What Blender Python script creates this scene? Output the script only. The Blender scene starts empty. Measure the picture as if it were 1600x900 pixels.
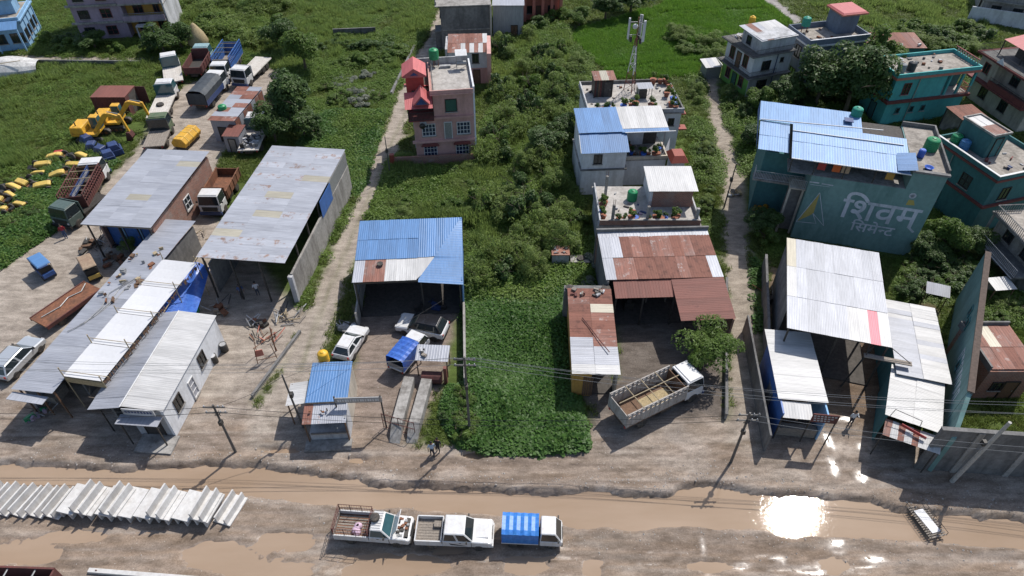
import bpy, bmesh, math, random
import numpy as np
from mathutils import Vector, Matrix, Quaternion
R = math.radians
rng = random.Random(7)
nr = np.random.RandomState(11)
SC = bpy.context.scene
COL = SC.collection
# ---------------------------------------------------------------- camera, sky, sun, exposure
CAM_H, CAM_T, CAM_F = 43.0, R(43.0), 1067.0
cam = bpy.data.objects.new('camera', bpy.data.cameras.new('camera'))
COL.objects.link(cam)
cam.location = (0, 0, CAM_H)
cam.rotation_euler = (R(90) - CAM_T, 0, 0)
cam.data.sensor_width = 36.0
cam.data.lens = 36.0 * CAM_F / 1600.0
cam.data.clip_end = 4000.0
SC.camera = cam
SUN_DIR = Vector((0.412, 0.507, 0.922)).normalized()      # towards the sun
w = bpy.data.worlds.new('World'); SC.world = w; w.use_nodes = True
wn = w.node_tree
sky = wn.nodes.new('ShaderNodeTexSky'); sky.sky_type = 'NISHITA'; sky.sun_disc = False
sky.sun_elevation = R(54.7); sky.sun_rotation = R(39.0); sky.dust_density = 1.5
bg = wn.nodes['Background']; bg.inputs['Strength'].default_value = 0.125
wn.links.new(sky.outputs[0], bg.inputs[0])
sl = bpy.data.lights.new('sun', 'SUN'); sl.energy = 4.0; sl.angle = R(0.53); sl.color = (1.0, 0.96, 0.9)
sun = bpy.data.objects.new('sun', sl); COL.objects.link(sun)
sun.rotation_euler = SUN_DIR.to_track_quat('Z', 'Y').to_euler(); sun.location = (40, 60, 90)
SC.view_settings.view_transform = 'Standard'; SC.view_settings.look = 'None'
SC.view_settings.exposure = 0.28; SC.view_settings.gamma = 1.0
SC.view_settings.use_curve_mapping = False

def P(px, py, z=0.0):  # takes image pixel coordinates and casts them from the camera onto a level plane
    """the place on the level z where the view ray through image pixel (px, py) lands"""
    s, c = math.sin(CAM_T), math.cos(CAM_T)
    u = (px - 800) / CAM_F; v = (py - 450) / CAM_F
    d = (u, c - v * s, -s - v * c); t = (z - CAM_H) / d[2]
    return Vector((d[0] * t, d[1] * t, z))

# ---------------------------------------------------------------- materials
MATS = {}
def nodes_of(m):
    m.use_nodes = True
    nt = m.node_tree
    return nt, nt.nodes['Principled BSDF']
def N(nt, t, **kw):
    n = nt.nodes.new(t)
    for k, v in kw.items(): setattr(n, k, v)
    return n
def ramp(nt, fac, stops):
    r = N(nt, 'ShaderNodeValToRGB'); e = r.color_ramp.elements
    while len(e) < len(stops): e.new(0.5)
    for i, (p, c) in enumerate(stops):
        e[i].position = p; e[i].color = (*c, 1) if len(c) == 3 else c
    nt.links.new(fac, r.inputs[0]); return r
def noise(nt, vec, scale, detail=4, rough=0.6):
    n = N(nt, 'ShaderNodeTexNoise'); n.inputs['Scale'].default_value = scale
    n.inputs['Detail'].default_value = detail; n.inputs['Roughness'].default_value = rough
    if vec is not None: nt.links.new(vec, n.inputs['Vector'])
    return n
def mix(nt, a, b, fac, mode='MIX'):
    m = N(nt, 'ShaderNodeMix', data_type='RGBA', blend_type=mode)
    for sock, v in ((m.inputs[0], fac), (m.inputs[6], a), (m.inputs[7], b)):
        if hasattr(v, 'is_output') or isinstance(v, bpy.types.NodeSocket): nt.links.new(v, sock)
        elif isinstance(v, (int, float)): sock.default_value = v
        else: sock.default_value = (*v, 1)
    return m.outputs[2]
def bump(nt, h, b, strength=0.3, dist=0.02):
    n = N(nt, 'ShaderNodeBump'); n.inputs['Strength'].default_value = strength; n.inputs['Distance'].default_value = dist
    nt.links.new(h, n.inputs['Height']); nt.links.new(n.outputs[0], b.inputs['Normal'])

def pm(name, col, rough=0.7, var=0.22, scale=1.5, metal=0.0, dirt=None, dirt_amt=0.45, dscale=0.6, bmp=0.15, spec=0.4, rnd=0.06, coat=0.0):
    """painted / plastered / plain surface: base colour, fine mottling and patches of grime"""
    if name in MATS: return MATS[name]
    m = bpy.data.materials.new(name); nt, b = nodes_of(m)
    geo = N(nt, 'ShaderNodeNewGeometry')
    n1 = noise(nt, geo.outputs['Position'], scale * 4, 5)
    lo = tuple(x * (1 - var) for x in col); hi = tuple(min(1, x * (1 + var)) for x in col)
    c = ramp(nt, n1.outputs[0], [(0.3, lo), (0.7, hi)]).outputs[0]
    if dirt:
        mp = N(nt, 'ShaderNodeMapping'); mp.inputs['Scale'].default_value = (1.6, 1.6, 0.4); nt.links.new(geo.outputs['Position'], mp.inputs[0])
        n2 = noise(nt, mp.outputs[0], dscale, 9, 0.74)
        f = ramp(nt, n2.outputs[0], [(0.44, (0, 0, 0)), (0.70, (min(1, dirt_amt * 1.15),) * 3)]).outputs[0]
        c = mix(nt, c, dirt, f)
    if rnd:
        oi = N(nt, 'ShaderNodeObjectInfo')
        mr = N(nt, 'ShaderNodeMapRange'); mr.inputs['To Min'].default_value = 1 - rnd; mr.inputs['To Max'].default_value = 1 + rnd
        nt.links.new(oi.outputs['Random'], mr.inputs[0])
        hs = N(nt, 'ShaderNodeHueSaturation'); nt.links.new(mr.outputs[0], hs.inputs['Value']); nt.links.new(c, hs.inputs['Color']); c = hs.outputs[0]
    nt.links.new(c, b.inputs['Base Color'])
    b.inputs['Roughness'].default_value = rough; b.inputs['Metallic'].default_value = metal
    b.inputs['Specular IOR Level'].default_value = spec
    if coat: b.inputs['Coat Weight'].default_value = coat; b.inputs['Coat Roughness'].default_value = 0.08
    if bmp: bump(nt, n1.outputs[0], b, bmp, 0.03)
    MATS[name] = m; return m

def sheet_mat(name, col, rust=0.0, rust_col=(0.20, 0.065, 0.03), rough=0.5, metal=0.08, rnd=0.10):
    """corrugated metal sheet: streaks down the slope, per-sheet tone, rust at the laps and nails"""
    if name in MATS: return MATS[name]
    m = bpy.data.materials.new(name); nt, b = nodes_of(m)
    tc = N(nt, 'ShaderNodeTexCoord'); oi = N(nt, 'ShaderNodeObjectInfo')
    add = N(nt, 'ShaderNodeVectorMath', operation='MULTIPLY_ADD')
    cmb = N(nt, 'ShaderNodeCombineXYZ'); 
    for i in range(3): nt.links.new(oi.outputs['Random'], cmb.inputs[i])
    nt.links.new(cmb.outputs[0], add.inputs[0]); add.inputs[1].default_value = (37, 53, 11); nt.links.new(tc.outputs['Object'], add.inputs[2])
    mp = N(nt, 'ShaderNodeMapping'); mp.inputs['Scale'].default_value = (6, 0.5, 1); nt.links.new(add.outputs[0], mp.inputs[0])
    st = noise(nt, mp.outputs[0], 1.0, 5, 0.65)
    c = ramp(nt, st.outputs[0], [(0.3, tuple(x * 0.80 for x in col)), (0.7, tuple(min(1, x * 1.12) for x in col))]).outputs[0]
    n2 = noise(nt, add.outputs[0], 1.3, 7, 0.7)
    lo = 0.74 - 0.5 * rust
    f = ramp(nt, n2.outputs[0], [(max(0.05, lo), (0, 0, 0)), (max(0.12, lo + 0.1), (0.9,) * 3)]).outputs[0]
    rc = ramp(nt, st.outputs[0], [(0.3, tuple(x * 0.6 for x in rust_col)), (0.75, tuple(x * 1.5 for x in rust_col))]).outputs[0]
    c = mix(nt, c, rc, f)
    n3 = noise(nt, add.outputs[0], 0.35, 4, 0.6)
    c = mix(nt, c, tuple(x * 0.72 for x in col), ramp(nt, n3.outputs[0], [(0.5, (0, 0, 0)), (0.7, (0.5,) * 3)]).outputs[0])
    mr = N(nt, 'ShaderNodeMapRange'); mr.inputs['To Min'].default_value = 1 - rnd; mr.inputs['To Max'].default_value = 1 + rnd
    nt.links.new(oi.outputs['Random'], mr.inputs[0])
    hs = N(nt, 'ShaderNodeHueSaturation'); nt.links.new(mr.outputs[0], hs.inputs['Value']); nt.links.new(c, hs.inputs['Color'])
    nt.links.new(hs.outputs[0], b.inputs['Base Color'])
    inv = N(nt, 'ShaderNodeMath', operation='MULTIPLY_ADD'); nt.links.new(f, inv.inputs[0]); inv.inputs[1].default_value = -metal; inv.inputs[2].default_value = metal
    nt.links.new(inv.outputs[0], b.inputs['Metallic']); b.inputs['Roughness'].default_value = rough
    bump(nt, n2.outputs[0], b, 0.25, 0.03)
    MATS[name] = m; return m

def leaf_mat(name, col, col2, trans=0.35, rough=0.5, dry=None):
    if name in MATS: return MATS[name]
    m = bpy.data.materials.new(name); nt, b = nodes_of(m)
    geo = N(nt, 'ShaderNodeNewGeometry')
    n1 = noise(nt, geo.outputs['Position'], 0.35, 4, 0.6)
    n2 = noise(nt, geo.outputs['Position'], 5.0, 2, 0.6)
    c = ramp(nt, n1.outputs[0], [(0.35, col), (0.65, col2)]).outputs[0]
    c = mix(nt, c, tuple(x * 0.72 for x in col), ramp(nt, n2.outputs[0], [(0.40, (0.6,) * 3), (0.62, (0, 0, 0))]).outputs[0])
    if dry:
        n3 = noise(nt, geo.outputs['Position'], 0.9, 5, 0.7)
        c = mix(nt, c, dry, ramp(nt, n3.outputs[0], [(0.58, (0, 0, 0)), (0.72, (0.7,) * 3)]).outputs[0])
    ri = N(nt, 'ShaderNodeMapRange'); ri.inputs['To Min'].default_value = 0.7; ri.inputs['To Max'].default_value = 1.3
    nt.links.new(geo.outputs['Random Per Island'], ri.inputs[0])
    hs = N(nt, 'ShaderNodeHueSaturation'); nt.links.new(ri.outputs[0], hs.inputs['Value']); nt.links.new(c, hs.inputs['Color']); c = hs.outputs[0]
    nt.links.new(c, b.inputs['Base Color']); b.inputs['Roughness'].default_value = rough; b.inputs['Specular IOR Level'].default_value = 0.3
    tr = N(nt, 'ShaderNodeBsdfTranslucent'); nt.links.new(c, tr.inputs[0])
    ms = N(nt, 'ShaderNodeMixShader'); ms.inputs[0].default_value = trans
    nt.links.new(b.outputs[0], ms.inputs[1]); nt.links.new(tr.outputs[0], ms.inputs[2])
    nt.links.new(ms.outputs[0], nt.nodes['Material Output'].inputs[0])
    MATS[name] = m; return m

GRIME = (0.07, 0.06, 0.05)
zinc = sheet_mat('zinc', (0.335, 0.345, 0.38), 0.04)
zinc_old = sheet_mat('zinc_old', (0.30, 0.31, 0.345), 0.12)
zinc_spot = sheet_mat('zinc_spotted', (0.36, 0.37, 0.405), 0.42, (0.22, 0.12, 0.07))
zinc_white = sheet_mat('zinc_white', (0.47, 0.462, 0.452), 0.10, (0.5, 0.42, 0.36), metal=0.0)
zinc_tan = sheet_mat('zinc_tan', (0.36, 0.33, 0.26), 0.1, metal=0.1)
zinc_blue = sheet_mat('sheet_blue', (0.075, 0.180, 0.37), 0.0, (0.05, 0.13, 0.3), metal=0.05, rnd=0.1)
sheet_paleblue = sheet_mat('sheet_pale_blue', (0.115, 0.235, 0.43), 0.0, (0.1, 0.2, 0.4), metal=0.05, rnd=0.08)
rusty = sheet_mat('sheet_rusty', (0.33, 0.27, 0.25), 0.80, (0.19, 0.068, 0.042), metal=0.0, rough=0.75)
rust_full = sheet_mat('sheet_rust', (0.19, 0.075, 0.05), 0.5, (0.12, 0.045, 0.03), metal=0.0, rough=0.8)
rust_red = sheet_mat('sheet_red', (0.17, 0.058, 0.042), 0.3, (0.12, 0.04, 0.03), metal=0.0, rough=0.7)
red_roof = sheet_mat('sheet_pink_red', (0.42, 0.10, 0.10), 0.0, metal=0.0, rough=0.6)
brick = None
def brick_mat():
    m = bpy.data.materials.new('brickwork'); nt, b = nodes_of(m)
    tc = N(nt, 'ShaderNodeTexCoord'); sep = N(nt, 'ShaderNodeSeparateXYZ'); nt.links.new(tc.outputs['Object'], sep.inputs[0])
    ad = N(nt, 'ShaderNodeMath', operation='ADD'); nt.links.new(sep.outputs[0], ad.inputs[0]); nt.links.new(sep.outputs[1], ad.inputs[1])
    cb = N(nt, 'ShaderNodeCombineXYZ'); nt.links.new(ad.outputs[0], cb.inputs[0]); nt.links.new(sep.outputs[2], cb.inputs[1])
    br = N(nt, 'ShaderNodeTexBrick'); nt.links.new(cb.outputs[0], br.inputs[0])
    br.inputs['Scale'].default_value = 1.0; br.inputs['Brick Width'].default_value = 0.24; br.inputs['Row Height'].default_value = 0.125
    br.inputs['Mortar Size'].default_value = 0.012
    br.inputs['Color1'].default_value = (0.30, 0.13, 0.085, 1); br.inputs['Color2'].default_value = (0.21, 0.095, 0.065, 1); br.inputs['Mortar'].default_value = (0.28, 0.25, 0.22, 1)
    n = noise(nt, tc.outputs['Object'], 0.8, 6, 0.7)
    c = mix(nt, br.outputs[0], (0.30, 0.27, 0.24), ramp(nt, n.outputs[0], [(0.5, (0, 0, 0)), (0.7, (0.6,) * 3)]).outputs[0])
    nt.links.new(c, b.inputs['Base Color']); b.inputs['Roughness'].default_value = 0.9
    bump(nt, br.outputs[1], b, 0.4, -0.01)
    MATS['brickwork'] = m; return m
brick = brick_mat()
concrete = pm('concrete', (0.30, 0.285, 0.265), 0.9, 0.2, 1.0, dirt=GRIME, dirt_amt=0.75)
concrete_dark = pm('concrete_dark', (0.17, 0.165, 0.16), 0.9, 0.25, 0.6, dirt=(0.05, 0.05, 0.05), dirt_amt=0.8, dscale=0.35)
terrace_mat = pm('terrace_floor', (0.30, 0.27, 0.235), 0.9, 0.25, 0.8, dirt=(0.10, 0.085, 0.07), dirt_amt=0.85, dscale=0.45)
terrace_white = pm('terrace_white', (0.39, 0.365, 0.335), 0.85, 0.2, 0.8, dirt=(0.2, 0.18, 0.16), dirt_amt=0.8, dscale=0.6)
precast = pm('precast_concrete', (0.54, 0.53, 0.515), 0.85, 0.10, 1.0, dirt=(0.34, 0.31, 0.28), dirt_amt=0.5, dscale=1.2)
white_wall = pm('white_wall', (0.60, 0.61, 0.63), 0.85, 0.08, 0.8, dirt=(0.22, 0.21, 0.20), dirt_amt=0.5, dscale=0.5)
white_dirty = pm('white_dirty', (0.44, 0.44, 0.45), 0.9, 0.12, 0.8, dirt=(0.12, 0.12, 0.11), dirt_amt=0.75, dscale=0.4)
pink_wall = pm('pink_wall', (0.52, 0.30, 0.265), 0.85, 0.08, 0.8, dirt=(0.2, 0.12, 0.10), dirt_amt=0.45, dscale=0.4)
lilac_wall = pm('lilac_wall', (0.31, 0.24, 0.30), 0.85, 0.1, 0.8, dirt=(0.10, 0.08, 0.09), dirt_amt=0.5)
ochre_wall = pm('ochre_wall', (0.45, 0.25, 0.06), 0.85, 0.1, 0.8, dirt=(0.2, 0.1, 0.03))
greyblue_wall = pm('grey_blue_wall', (0.155, 0.185, 0.24), 0.85, 0.1, 0.8, dirt=(0.06, 0.07, 0.085), dirt_amt=0.5)
teal_wall = pm('teal_wall', (0.08, 0.36, 0.35), 0.8, 0.1, 0.8, dirt=(0.05, 0.18, 0.18), dirt_amt=0.5)
teal_dark = pm('teal_dark_wall', (0.055, 0.16, 0.165), 0.85, 0.12, 0.8, dirt=(0.03, 0.08, 0.08), dirt_amt=0.5)
mural_wall = pm('mural_wall', (0.165, 0.275, 0.26), 0.85, 0.10, 0.6, dirt=(0.05, 0.12, 0.115), dirt_amt=0.6, dscale=0.3)
skyblue_wall = pm('sky_blue_wall', (0.24, 0.42, 0.62), 0.85, 0.1, 0.8, dirt=(0.12, 0.18, 0.25))
green_wall = pm('green_wall', (0.16, 0.36, 0.07), 0.85, 0.1, 0.8, dirt=(0.08, 0.15, 0.05))
cream_wall = pm('cream_wall', (0.46, 0.41, 0.34), 0.85, 0.1, 0.8, dirt=(0.14, 0.12, 0.10), dirt_amt=0.6)
maroon = pm('maroon_paint', (0.17, 0.045, 0.04), 0.8, 0.15, 0.8, dirt=(0.07, 0.03, 0.03))
salmon = pm('salmon_paint', (0.42, 0.15, 0.11), 0.8, 0.12, 0.8)
red_paint = pm('red_paint', (0.36, 0.045, 0.04), 0.6, 0.12, 0.8)
tile_red = pm('red_tile', (0.26, 0.06, 0.04), 0.6, 0.2, 2.0)
dark_frame = pm('dark_frame', (0.035, 0.028, 0.025), 0.6, 0.2, 2.0, bmp=0)
brown_wood = pm('brown_wood', (0.13, 0.075, 0.045), 0.8, 0.3, 2.0)
grey_wood = pm('grey_wood', (0.22, 0.19, 0.16), 0.85, 0.3, 2.0)
bamboo = pm('bamboo', (0.34, 0.27, 0.17), 0.7, 0.3, 2.0)
white_paint = pm('white_paint', (0.56, 0.56, 0.56), 0.5, 0.06, 1.0, dirt=(0.35, 0.30, 0.25), dirt_amt=0.35, dscale=1.5, bmp=0, rnd=0)
car_white = pm('car_white', (0.60, 0.60, 0.60), 0.3, 0.03, 1.0, dirt=(0.42, 0.36, 0.29), dirt_amt=0.45, dscale=1.8, bmp=0, rnd=0, coat=0.6)
car_silver = pm('car_silver', (0.46, 0.48, 0.50), 0.3, 0.03, 1.0, metal=0.4, bmp=0, rnd=0, coat=0.6)
car_black = pm('car_black', (0.012, 0.012, 0.015), 0.25, 0.1, 1.0, bmp=0, rnd=0, coat=0.4)
trim_black = pm('trim_black', (0.02, 0.02, 0.02), 0.6, 0.2, 2.0, bmp=0, rnd=0)
tyre_mat = pm('tyre_rubber', (0.035, 0.033, 0.032), 0.85, 0.3, 2.0, dirt=(0.2, 0.16, 0.12), dirt_amt=0.5, dscale=2.5)
rim_mat = pm('rim_metal', (0.32, 0.31, 0.30), 0.45, 0.2, 2.0, metal=0.4)
chassis_mat = pm('chassis_metal', (0.045, 0.04, 0.037), 0.7, 0.3, 2.0, dirt=(0.16, 0.11, 0.07))
rust_metal = pm('rust_metal', (0.20, 0.085, 0.045), 0.85, 0.35, 1.2, dirt=(0.06, 0.035, 0.025), dirt_amt=0.7)
rust_dark = pm('rust_dark_metal', (0.115, 0.04, 0.035), 0.85, 0.25, 1.2, dirt=(0.05, 0.03, 0.025), dirt_amt=0.6)
grey_metal = pm('grey_metal', (0.28, 0.28, 0.28), 0.5, 0.2, 1.5, metal=0.4)
steel_dark = pm('dark_steel', (0.06, 0.055, 0.05), 0.6, 0.3, 1.5, metal=0.3)
yellow_paint = pm('yellow_paint', (0.62, 0.34, 0.03), 0.55, 0.15, 1.2, dirt=(0.26, 0.15, 0.05), dirt_amt=0.6, dscale=1.2)
yellow_pale = pm('yellow_faded', (0.60, 0.42, 0.10), 0.6, 0.15, 1.2, dirt=(0.3, 0.2, 0.08), dirt_amt=0.5, dscale=1.2)
tank_green = pm('tank_green', (0.02, 0.22, 0.085), 0.45, 0.1, 1.0, bmp=0)
tank_teal = pm('tank_teal', (0.03, 0.25, 0.17), 0.45, 0.1, 1.0, bmp=0)
tank_yellow = pm('tank_yellow', (0.66, 0.38, 0.03), 0.45, 0.1, 1.0, bmp=0)
tank_black = pm('tank_black', (0.03, 0.033, 0.037), 0.45, 0.2, 1.0, bmp=0)
tank_blue = pm('tank_blue', (0.05, 0.17, 0.36), 0.45, 0.1, 1.0, bmp=0)
barrel_blue = pm('barrel_blue', (0.03, 0.10, 0.42), 0.45, 0.1, 1.0, bmp=0)
tarp_blue = pm('tarp_blue', (0.03, 0.09, 0.35), 0.35, 0.25, 1.0, dirt=(0.06, 0.16, 0.45), dirt_amt=0.8, dscale=2.0, bmp=0.5)
tarp_bright = pm('tarp_bright_blue', (0.03, 0.16, 0.50), 0.42, 0.2, 1.0, dirt=(0.10, 0.32, 0.66), dirt_amt=0.5, dscale=2.2, bmp=0.4)
tarp_dark = pm('tarp_dark', (0.035, 0.042, 0.05), 0.6, 0.25, 1.0, dirt=(0.08, 0.09, 0.1))
tarp_white = pm('tarp_white', (0.54, 0.54, 0.55), 0.5, 0.05, 1.0, dirt=(0.55, 0.54, 0.53), dirt_amt=0.35, dscale=0.8)
glass = pm('dark_glass', (0.018, 0.025, 0.028), 0.08, 0.2, 0.5, bmp=0, spec=0.7, rnd=0)
glass_teal = pm('teal_glass', (0.03, 0.085, 0.10), 0.12, 0.2, 0.5, bmp=0, spec=0.7, rnd=0)
pane_blue = pm('pane_blue', (0.02, 0.03, 0.07), 0.15, 0.2, 0.5, bmp=0, spec=0.6, rnd=0)
shutter_green = pm('shutter_green', (0.03, 0.09, 0.065), 0.7, 0.1, 1.0, bmp=0)
blue_paint = pm('blue_paint', (0.05, 0.13, 0.36), 0.5, 0.2, 1.0, dirt=(0.03, 0.05, 0.12))
blue_dark = pm('blue_dark_paint', (0.03, 0.055, 0.15), 0.5, 0.2, 1.0, dirt=(0.04, 0.04, 0.06))
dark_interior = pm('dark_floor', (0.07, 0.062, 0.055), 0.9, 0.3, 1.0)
bark = pm('bark', (0.11, 0.085, 0.06), 0.95, 0.3, 2.0)
truck_grey = pm('truck_grey', (0.36, 0.34, 0.315), 0.8, 0.15, 1.5, dirt=(0.16, 0.11, 0.08), dirt_amt=0.6, dscale=1.2)
wall_top = pm('wall_top', (0.085, 0.062, 0.05), 0.9, 0.3, 1.0)
straw = pm('straw', (0.33, 0.26, 0.15), 0.95, 0.3, 2.0)
skin = pm('skin', (0.22, 0.12, 0.08), 0.6, 0.05, 2.0, bmp=0, rnd=0)
hair_mat = pm('hair', (0.012, 0.010, 0.009), 0.6, 0.2, 2.0, bmp=0, rnd=0)
pole_mat = pm('pole_steel', (0.10, 0.095, 0.09), 0.6, 0.2, 1.5, dirt=(0.05, 0.045, 0.04))
pole_conc = pm('pole_concrete', (0.36, 0.34, 0.31), 0.9, 0.2, 1.5)
cable_mat = pm('cable', (0.20, 0.20, 0.20), 0.5, 0.1, 1.0, bmp=0)
cable_black = pm('cable_black', (0.02, 0.02, 0.02), 0.6, 0.1, 1.0, bmp=0)

# ---------------------------------------------------------------- mesh building
def link(o, parent=None):
    COL.objects.link(o)
    if parent is not None: o.parent = parent
    return o
class MB:
    def __init__(s): s.v = []; s.f = []; s.M = Matrix.Identity(4)
    def add(s, vs, fs):
        n = len(s.v); s.v += [tuple(s.M @ Vector(p)) for p in vs]; s.f += [tuple(n + i for i in f) for f in fs]; return s
    def hexa(s, p): return s.add(p, [(3, 2, 1, 0), (4, 5, 6, 7), (0, 1, 5, 4), (1, 2, 6, 5), (2, 3, 7, 6), (3, 0, 4, 7)])
    def box(s, x0, x1, y0, y1, z0, z1):
        if x0 > x1: x0, x1 = x1, x0
        if y0 > y1: y0, y1 = y1, y0
        return s.hexa([(x0, y0, z0), (x1, y0, z0), (x1, y1, z0), (x0, y1, z0), (x0, y0, z1), (x1, y0, z1), (x1, y1, z1), (x0, y1, z1)])
    def taper(s, x0, x1, y0, y1, z0, z1, ix0=0, ix1=0, iy0=0, iy1=0):
        return s.hexa([(x0, y0, z0), (x1, y0, z0), (x1, y1, z0), (x0, y1, z0), (x0 + ix0, y0 + iy0, z1), (x1 - ix1, y0 + iy0, z1), (x1 - ix1, y1 - iy1, z1), (x0 + ix0, y1 - iy1, z1)])
    def prism(s, pts, y0, y1):
        """outline in x,z pushed along y"""
        n = len(pts)
        vs = [(x, y0, z) for x, z in pts] + [(x, y1, z) for x, z in pts]
        fs = [tuple(range(n)), tuple(range(2 * n - 1, n - 1, -1))] + [(i, i + n, (i + 1) % n + n, (i + 1) % n) for i in range(n)]
        return s.add(vs, fs)
    def plate(s, pts, z0, z1):
        n = len(pts)
        vs = [(x, y, z0) for x, y in pts] + [(x, y, z1) for x, y in pts]
        fs = [tuple(range(n - 1, -1, -1)), tuple(range(n, 2 * n))] + [(i, (i + 1) % n, (i + 1) % n + n, i + n) for i in range(n)]
        return s.add(vs, fs)
    def bar(s, a, b, r, n=6, r2=None):
        a, b = Vector(a), Vector(b); d = (b - a)
        if d.length < 1e-6: return s
        d.normalize(); u = d.orthogonal().normalized(); w = d.cross(u); r2 = r if r2 is None else r2
        vs = []
        for c, rr in ((a, r), (b, r2)):
            for k in range(n):
                t = 2 * math.pi * (k + 0.5) / n; vs.append(tuple(c + (u * math.cos(t) + w * math.sin(t)) * rr))
        fs = [(k, (k + 1) % n, (k + 1) % n + n, k + n) for k in range(n)] + [tuple(range(n - 1, -1, -1)), tuple(range(n, 2 * n))]
        return s.add(vs, fs)
    def tube(s, pts, r, n=5):
        for a, b in zip(pts, pts[1:]): s.bar(a, b, r, n)
        return s
    def lathe(s, prof, n=16, c=(0, 0, 0), axis='z'):
        vs = []; m = len(prof)
        for r, z in prof:
            for k in range(n):
                t = 2 * math.pi * k / n; x, y = r * math.cos(t), r * math.sin(t)
                p = (x, y, z) if axis == 'z' else ((x, z, y) if axis == 'y' else (z, x, y))
                vs.append((p[0] + c[0], p[1] + c[1], p[2] + c[2]))
        fs = []
        for j in range(m - 1):
            for k in range(n):
                q = (j * n + k, j * n + (k + 1) % n, (j + 1) * n + (k + 1) % n, (j + 1) * n + k)
                fs.append(q if axis != 'y' else q[::-1])
        fs += [tuple(range(n - 1, -1, -1)), tuple(range((m - 1) * n, m * n))]
        return s.add(vs, fs)
    def build(s, name, mat, parent=None, smooth=False, bevel=0):
        me = bpy.data.meshes.new(name); me.from_pydata(s.v, [], s.f); me.update()
        if bevel or True:
            bm = bmesh.new(); bm.from_mesh(me)
            if bevel:
                bmesh.ops.remove_doubles(bm, verts=bm.verts, dist=1e-5)
                bmesh.ops.bevel(bm, geom=list(bm.edges), offset=bevel, segments=1, affect='EDGES', clamp_overlap=True)
            bmesh.ops.recalc_face_normals(bm, faces=bm.faces); bm.to_mesh(me); bm.free()
        for m in (mat if isinstance(mat, (list, tuple)) else [mat]): me.materials.append(m)
        if smooth:
            for p in me.polygons: p.use_smooth = True
        return link(bpy.data.objects.new(name, me), parent)

def tag(o, label, cat, group=None):
    o['label'] = label; o['category'] = cat
    if group: o['group'] = group
    return o
def thing(name, label, cat, loc=(0, 0, 0), rz=0.0, group=None):
    o = bpy.data.objects.new(name, None); o.empty_display_size = 0.3
    o.location = loc; o.rotation_euler = (0, 0, rz); link(o)
    return tag(o, label, cat, group)
def kids(o): return [c for c in bpy.data.objects if c.parent == o]
def dup(root, loc, rz, label=None, scale=None):
    def cp(o, par):
        c = o.copy(); link(c, par)
        for ch in TREE.get(o.name, []): cp(ch, c)
        return c
    TREE = {}
    for o in COL.objects:
        if o.parent: TREE.setdefault(o.parent.name, []).append(o)
    r = cp(root, None); r.location = loc; r.rotation_euler = (0, 0, rz)
    if scale: r.scale = (scale,) * 3
    if label: r['label'] = label
    return r
# ---------------------------------------------------------------- ground
def vnoise(x, y, seed=0):
    xi = np.floor(x).astype(np.int64); yi = np.floor(y).astype(np.int64); fx = x - xi; fy = y - yi
    def h(a, b):
        k = (a * 374761393 + b * 668265263 + seed * 974634777) & 0xFFFFFFFF
        k = ((k ^ (k >> 13)) * 1274126177) & 0xFFFFFFFF
        return ((k ^ (k >> 16)) & 0xFFFF) / 65535.0
    sx = fx * fx * (3 - 2 * fx); sy = fy * fy * (3 - 2 * fy)
    a = h(xi, yi) * (1 - sx) + h(xi + 1, yi) * sx; b = h(xi, yi + 1) * (1 - sx) + h(xi + 1, yi + 1) * sx
    return a * (1 - sy) + b * sy
def fbm(x, y, seed=0, oct=4):
    t = 0; a = 0.5; s = 0
    for i in range(oct):
        t = t + a * vnoise(x * 2 ** i + 17.3 * i, y * 2 ** i - 9.1 * i, seed + i); s += a; a *= 0.5
    return t / s
def inpoly(x, y, poly):
    c = np.zeros(np.shape(x), bool); n = len(poly); j = n - 1
    for i in range(n):
        xi, yi = poly[i]; xj, yj = poly[j]
        c ^= ((yi > y) != (yj > y)) & (x < (xj - xi) * (y - yi) / ((yj - yi) if yj != yi else 1e-9) + xi); j = i
    return c
def pw(pts, z=0.0): return [tuple(P(a, b, z)[:2]) for a, b in pts]
def segd(x, y, poly, closed=True):
    d = np.full(np.shape(x), 1e9); n = len(poly)
    for i in range(n if closed else n - 1):
        ax, ay = poly[i]; bx, by = poly[(i + 1) % n]; dx, dy = bx - ax, by - ay
        t = np.clip(((x - ax) * dx + (y - ay) * dy) / (dx * dx + dy * dy + 1e-9), 0, 1)
        d = np.minimum(d, np.hypot(x - ax - t * dx, y - ay - t * dy))
    return d
def soft(x, y, poly, w):           # 1 inside .. 0 outside, blended over w metres
    d = segd(x, y, poly); d = np.where(inpoly(x, y, poly), d, -d)
    return np.clip(0.5 + d / w, 0, 1)
WATER_Z = -0.42
ch_top = pw([(-300, 705), (0, 717), (60, 720), (100, 725), (200, 727), (270, 720), (400, 723), (440, 727), (500, 737), (560, 744), (590, 752), (650, 754), (690, 757), (800, 762), (870, 764), (900, 760), (960, 762), (1030, 771), (1060, 760), (1100, 750), (1135, 757), (1200, 764), (1290, 771), (1330, 775), (1370, 778), (1400, 790), (1430, 793), (1600, 805), (1900, 830)])
ch_bot = pw([(-300, 735), (0, 752), (100, 765), (250, 775), (380, 768), (480, 779), (530, 785), (640, 789), (770, 797), (870, 810), (900, 817), (1050, 818), (1190, 821), (1240, 832), (1300, 828), (1440, 838), (1600, 848), (1900, 875)], -0.4)
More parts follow.
